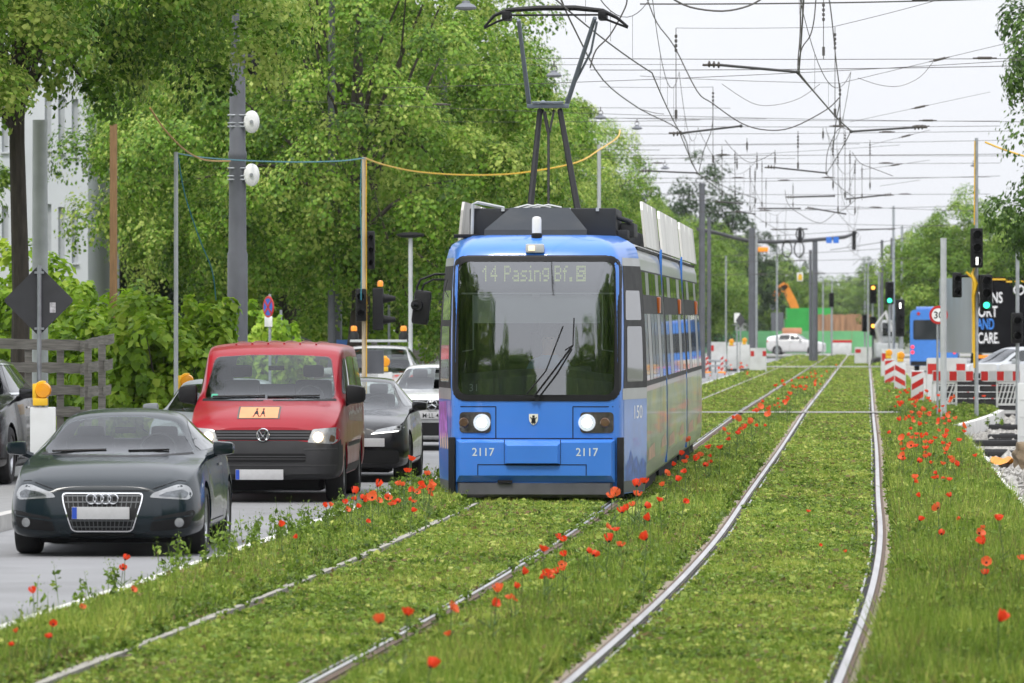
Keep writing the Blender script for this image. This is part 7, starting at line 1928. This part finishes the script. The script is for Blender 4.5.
# feeder loops and insulated hangers
def cable(pxs, Y, r, label, nm='feeder_cable', m='wire', cat='cable', grp=None, dY=0.):
    pts = [at(px, py, Y+dY*i) for i, (px, py) in enumerate(pxs)]
    if len(pts) > 2:
        n = len(pts); out = []
        for i in range(n-1):
            p0, p1, p2, p3 = pts[max(i-1,0)], pts[i], pts[i+1], pts[min(i+2,n-1)]
            for k in range(4):
                t = k/4; out.append(.5*((2*p1)+(p2-p0)*t+(2*p0-5*p1+4*p2-p3)*t*t+(3*p1-p0-3*p2+p3)*t**3))
        pts = out+[pts[-1]]
    q = MB(); q.tube(pts, r, seg=5); o = q.build(nm, M[m] if isinstance(m, str) else m); tag(o, label, cat, grp); return o
cable([(646,-4),(657,23),(674,46),(697,91),(712,103),(741,123),(766,130),(792,127.5),(826,110),(840,97)], 100, .011, 'feeder cable sagging in a wide loop across the sky to the wire bundle')
cable([(668,-4),(690,7),(722,11),(748,6),(766,-4)], 70, .012, 'dark cable loop hanging in from the top edge')
cable([(801,-3),(800,36),(798,60),(798,72)], 84, .010, 'straight hanger cable down to the nearest steady arm'); cable([(816,-3),(814,20),(810,36),(802,48),(798,66)], 84.2, .010, 'bent jumper cable joining the straight hanger above the nearest steady arm')
cable([(798,74),(815,93),(836,117),(851,131)], 84, .014, 'thick contact wire run from the nearest steady arm to the next one', dY=8)
cable([(829,-3),(832,20),(836,60),(840,97),(836,122),(833,150)], 90, .011, 'vertical cable bundle in the right half of the sky', dY=6)
cable([(560,-3),(575,30),(603,80),(640,109),(682,133),(697,172),(742,204)], 72, .013, 'contact wire running from the pantograph away to the right', dY=15)
cable([(627,-3),(625,8),(610,35),(596,50),(590,68)], 70, .010, 'bent jumper cable hanging right of the pantograph')
cable([(722,84),(752,103),(775,105),(800,98),(820,84)], 96, .005, 'thin pale jumper loop in the middle of the sky', m='insul'); cable([(858,78),(880,85),(900,86),(920,77),(933,62)], 96, .005, 'thin pale jumper loop right of the wire bundle', m='insul')
cable([(640,109),(655,113),(664,114)], 100, .006, 'short strut wire with insulator left of centre'); cable([(699,172),(704,150),(712,128),(713,104)], 118, .009, 'jumper cable rising from the steady arm beside the hanging lamp')
cable([(826,173),(827,155),(832,140),(840,128),(851,131)], 125, .009, 'jumper cable rising from the middle steady arm'); cable([(852,152),(860,163),(872,168),(893,176)], 140, .009, 'strut wire falling to the right from the wire bundle')
cable([(785,190),(788,204),(800,214),(820,223),(835,213)], 190, .010, 'thin jumper loop low in the sky'); cable([(725,140),(733,150),(748,162),(760,160),(775,152)], 130, .007, 'double jumper wire between hangers in the left sky')
for i, (px, y0, y1, Y) in enumerate([(676,28,122,84), (713,87,165,110), (823.5,-3,59,84), (835,27,120,90), (840,83,128,96), (747,138,152,132), (757,152,170,146), (735,150,198,150), (737,155,170,150), (750,165,212,165), (755,168,205,165), (762,160,208,170), (766,178,228,187), (775,150,165,146), (722,146,198,150), (798,131,171,120), (823,128,140,120), (793,183,208,190), (850,150,205,150), (855,160,215,150), (862,165,200,165), (845,130,200,130), (833,140,190,130), (838,150,214,145), (777,215,260,240), (755,200,240,240), (870,140,190,140)]):
    q = MB(); a, b = at(px, y0, Y), at(px, y1, Y); q.tube([a, b], .008 if Y < 120 else .010, seg=4)
    h = (a-b).length
    for k in range(4 if h > .8 else 2): q.lathe([(.008,-.026),(.021,-.018),(.021,.018),(.008,.026)], (a.x, a.y, a.z-.12-.07*k), 'Z', 8)
    q.tube([b+V((0,0,.18)), b+V((0,0,.05))], .022, seg=5)
    tag(q.build('wire_hanger', M['wire']), 'thin upright hanger with brown insulators in the overhead lines', 'wire hanger', 'upright hangers in the overhead lines')
# yellow and blue cables between the masts
cable([(365,158),(385,165),(420,172),(470,175),(520,173),(575,163),(599,150),(617,138),(620,130)], 105, .017, 'yellow cable slung from the timber post across to the pale mast', 'yellow_cable', 'yellow', dY=2.2)
cable([(176,153),(200,157),(235,160),(290,162),(340,161),(364,158)], 86, .012, 'blue-green cable slung from the thin white mast to the timber post', 'blue_cable', mat('blue green cable', (.03,.20,.26), .5, var=.1), dY=3.8)
cable([(150,108),(165,130),(185,150),(205,160),(230,161)], 80, .014, 'orange cable curving out of the leaves to the thick pole', 'orange_cable', mat('ochre cable', (.45,.25,.06), .6, var=.1), dY=3.)
cable([(985,142),(1005,150),(1030,158)], 118, .02, 'yellow cable leaving the signal pole to the right', 'yellow_cable', 'yellow')
cable([(178,156),(185,195),(200,240),(212,270),(216,300)], 86, .010, 'blue-green cable hanging loose in front of the leaves', 'blue_cable', MATS['blue green cable'], dY=.6)
cable([(361.5,160),(360.5,200),(361.5,250),(361,300)], 104.6, .010, 'blue-green cable running down the timber post', 'blue_cable', MATS['blue green cable'])
# hanging street lamps
gl2 = 'street lamps hanging from span wires'
for px, py, Y, lb in [(466, 7, 78, 'hanging street lamp at the top edge left of the pantograph'), (554, 75, 104, 'hanging street lamp framed by the pantograph arms'), (600.5, 117.5, 140, 'hanging street lamp right of the pantograph, above the pale mast'), (637, 128, 152, 'small hanging street lamp right of the other lamps over the tram'), (665, 168, 190, 'tiny hanging street lamp over the far left trees'), (974.5, 165.5, 200, 'hanging street lamp seen behind the signal pole top')]:
    r_ = thing('hanging_lamp', lb, 'street lamp', at(px, py, Y), 0, gl2); k = 1.0
    q = MB(); q.lathe([(0,.10),(.06,.10),(.07,.05),(.12,.03),(.15,0),(.13,-.035),(0,-.06)] if False else [(0,.09),(.05,.085),(.06,.05),(.11,.03),(.145,-.005),(.14,-.03),(.06,-.045),(0,-.05)], seg=20); q.build('lamp_hood', mat('lamp hood grey', (.16,.17,.19), .5, .2, var=.1), r_)
    q = MB(); q.tube([(-.06,0,.10),(-.04,0,.16),(.04,0,.16),(.06,0,.10)], .012); q.tube([(0,0,.16),(0,0,.26)], .012); q.build('hanger', M['wire'], r_)
    span(px-130, py-10, px+130, py-10+(.6 if px > 600 else -.6), Y, .0, .006)
HAZE = 0.00007
if HAZE > 0:
    q = MB(); q.box((0, 750, 30), (1500, 1900, 70)); hz = q.build('haze', None, smooth=False) if False else q.build('haze', nodes_of('haze')[0], smooth=False)
    nt = hz.data.materials[0].node_tree
    for n in list(nt.nodes):
        if n.type == 'BSDF_PRINCIPLED': nt.nodes.remove(n)
    pv = nt.nodes.new('ShaderNodeVolumePrincipled'); pv.inputs['Color'].default_value = (.93,.95,1,1); pv.inputs['Density'].default_value = HAZE; pv.inputs['Anisotropy'].default_value = .2
    L(nt, pv.outputs[0], nt.nodes['Material Output'].inputs['Volume'])
    tag(hz, 'thin pale haze over the whole street', 'haze', kind='stuff')
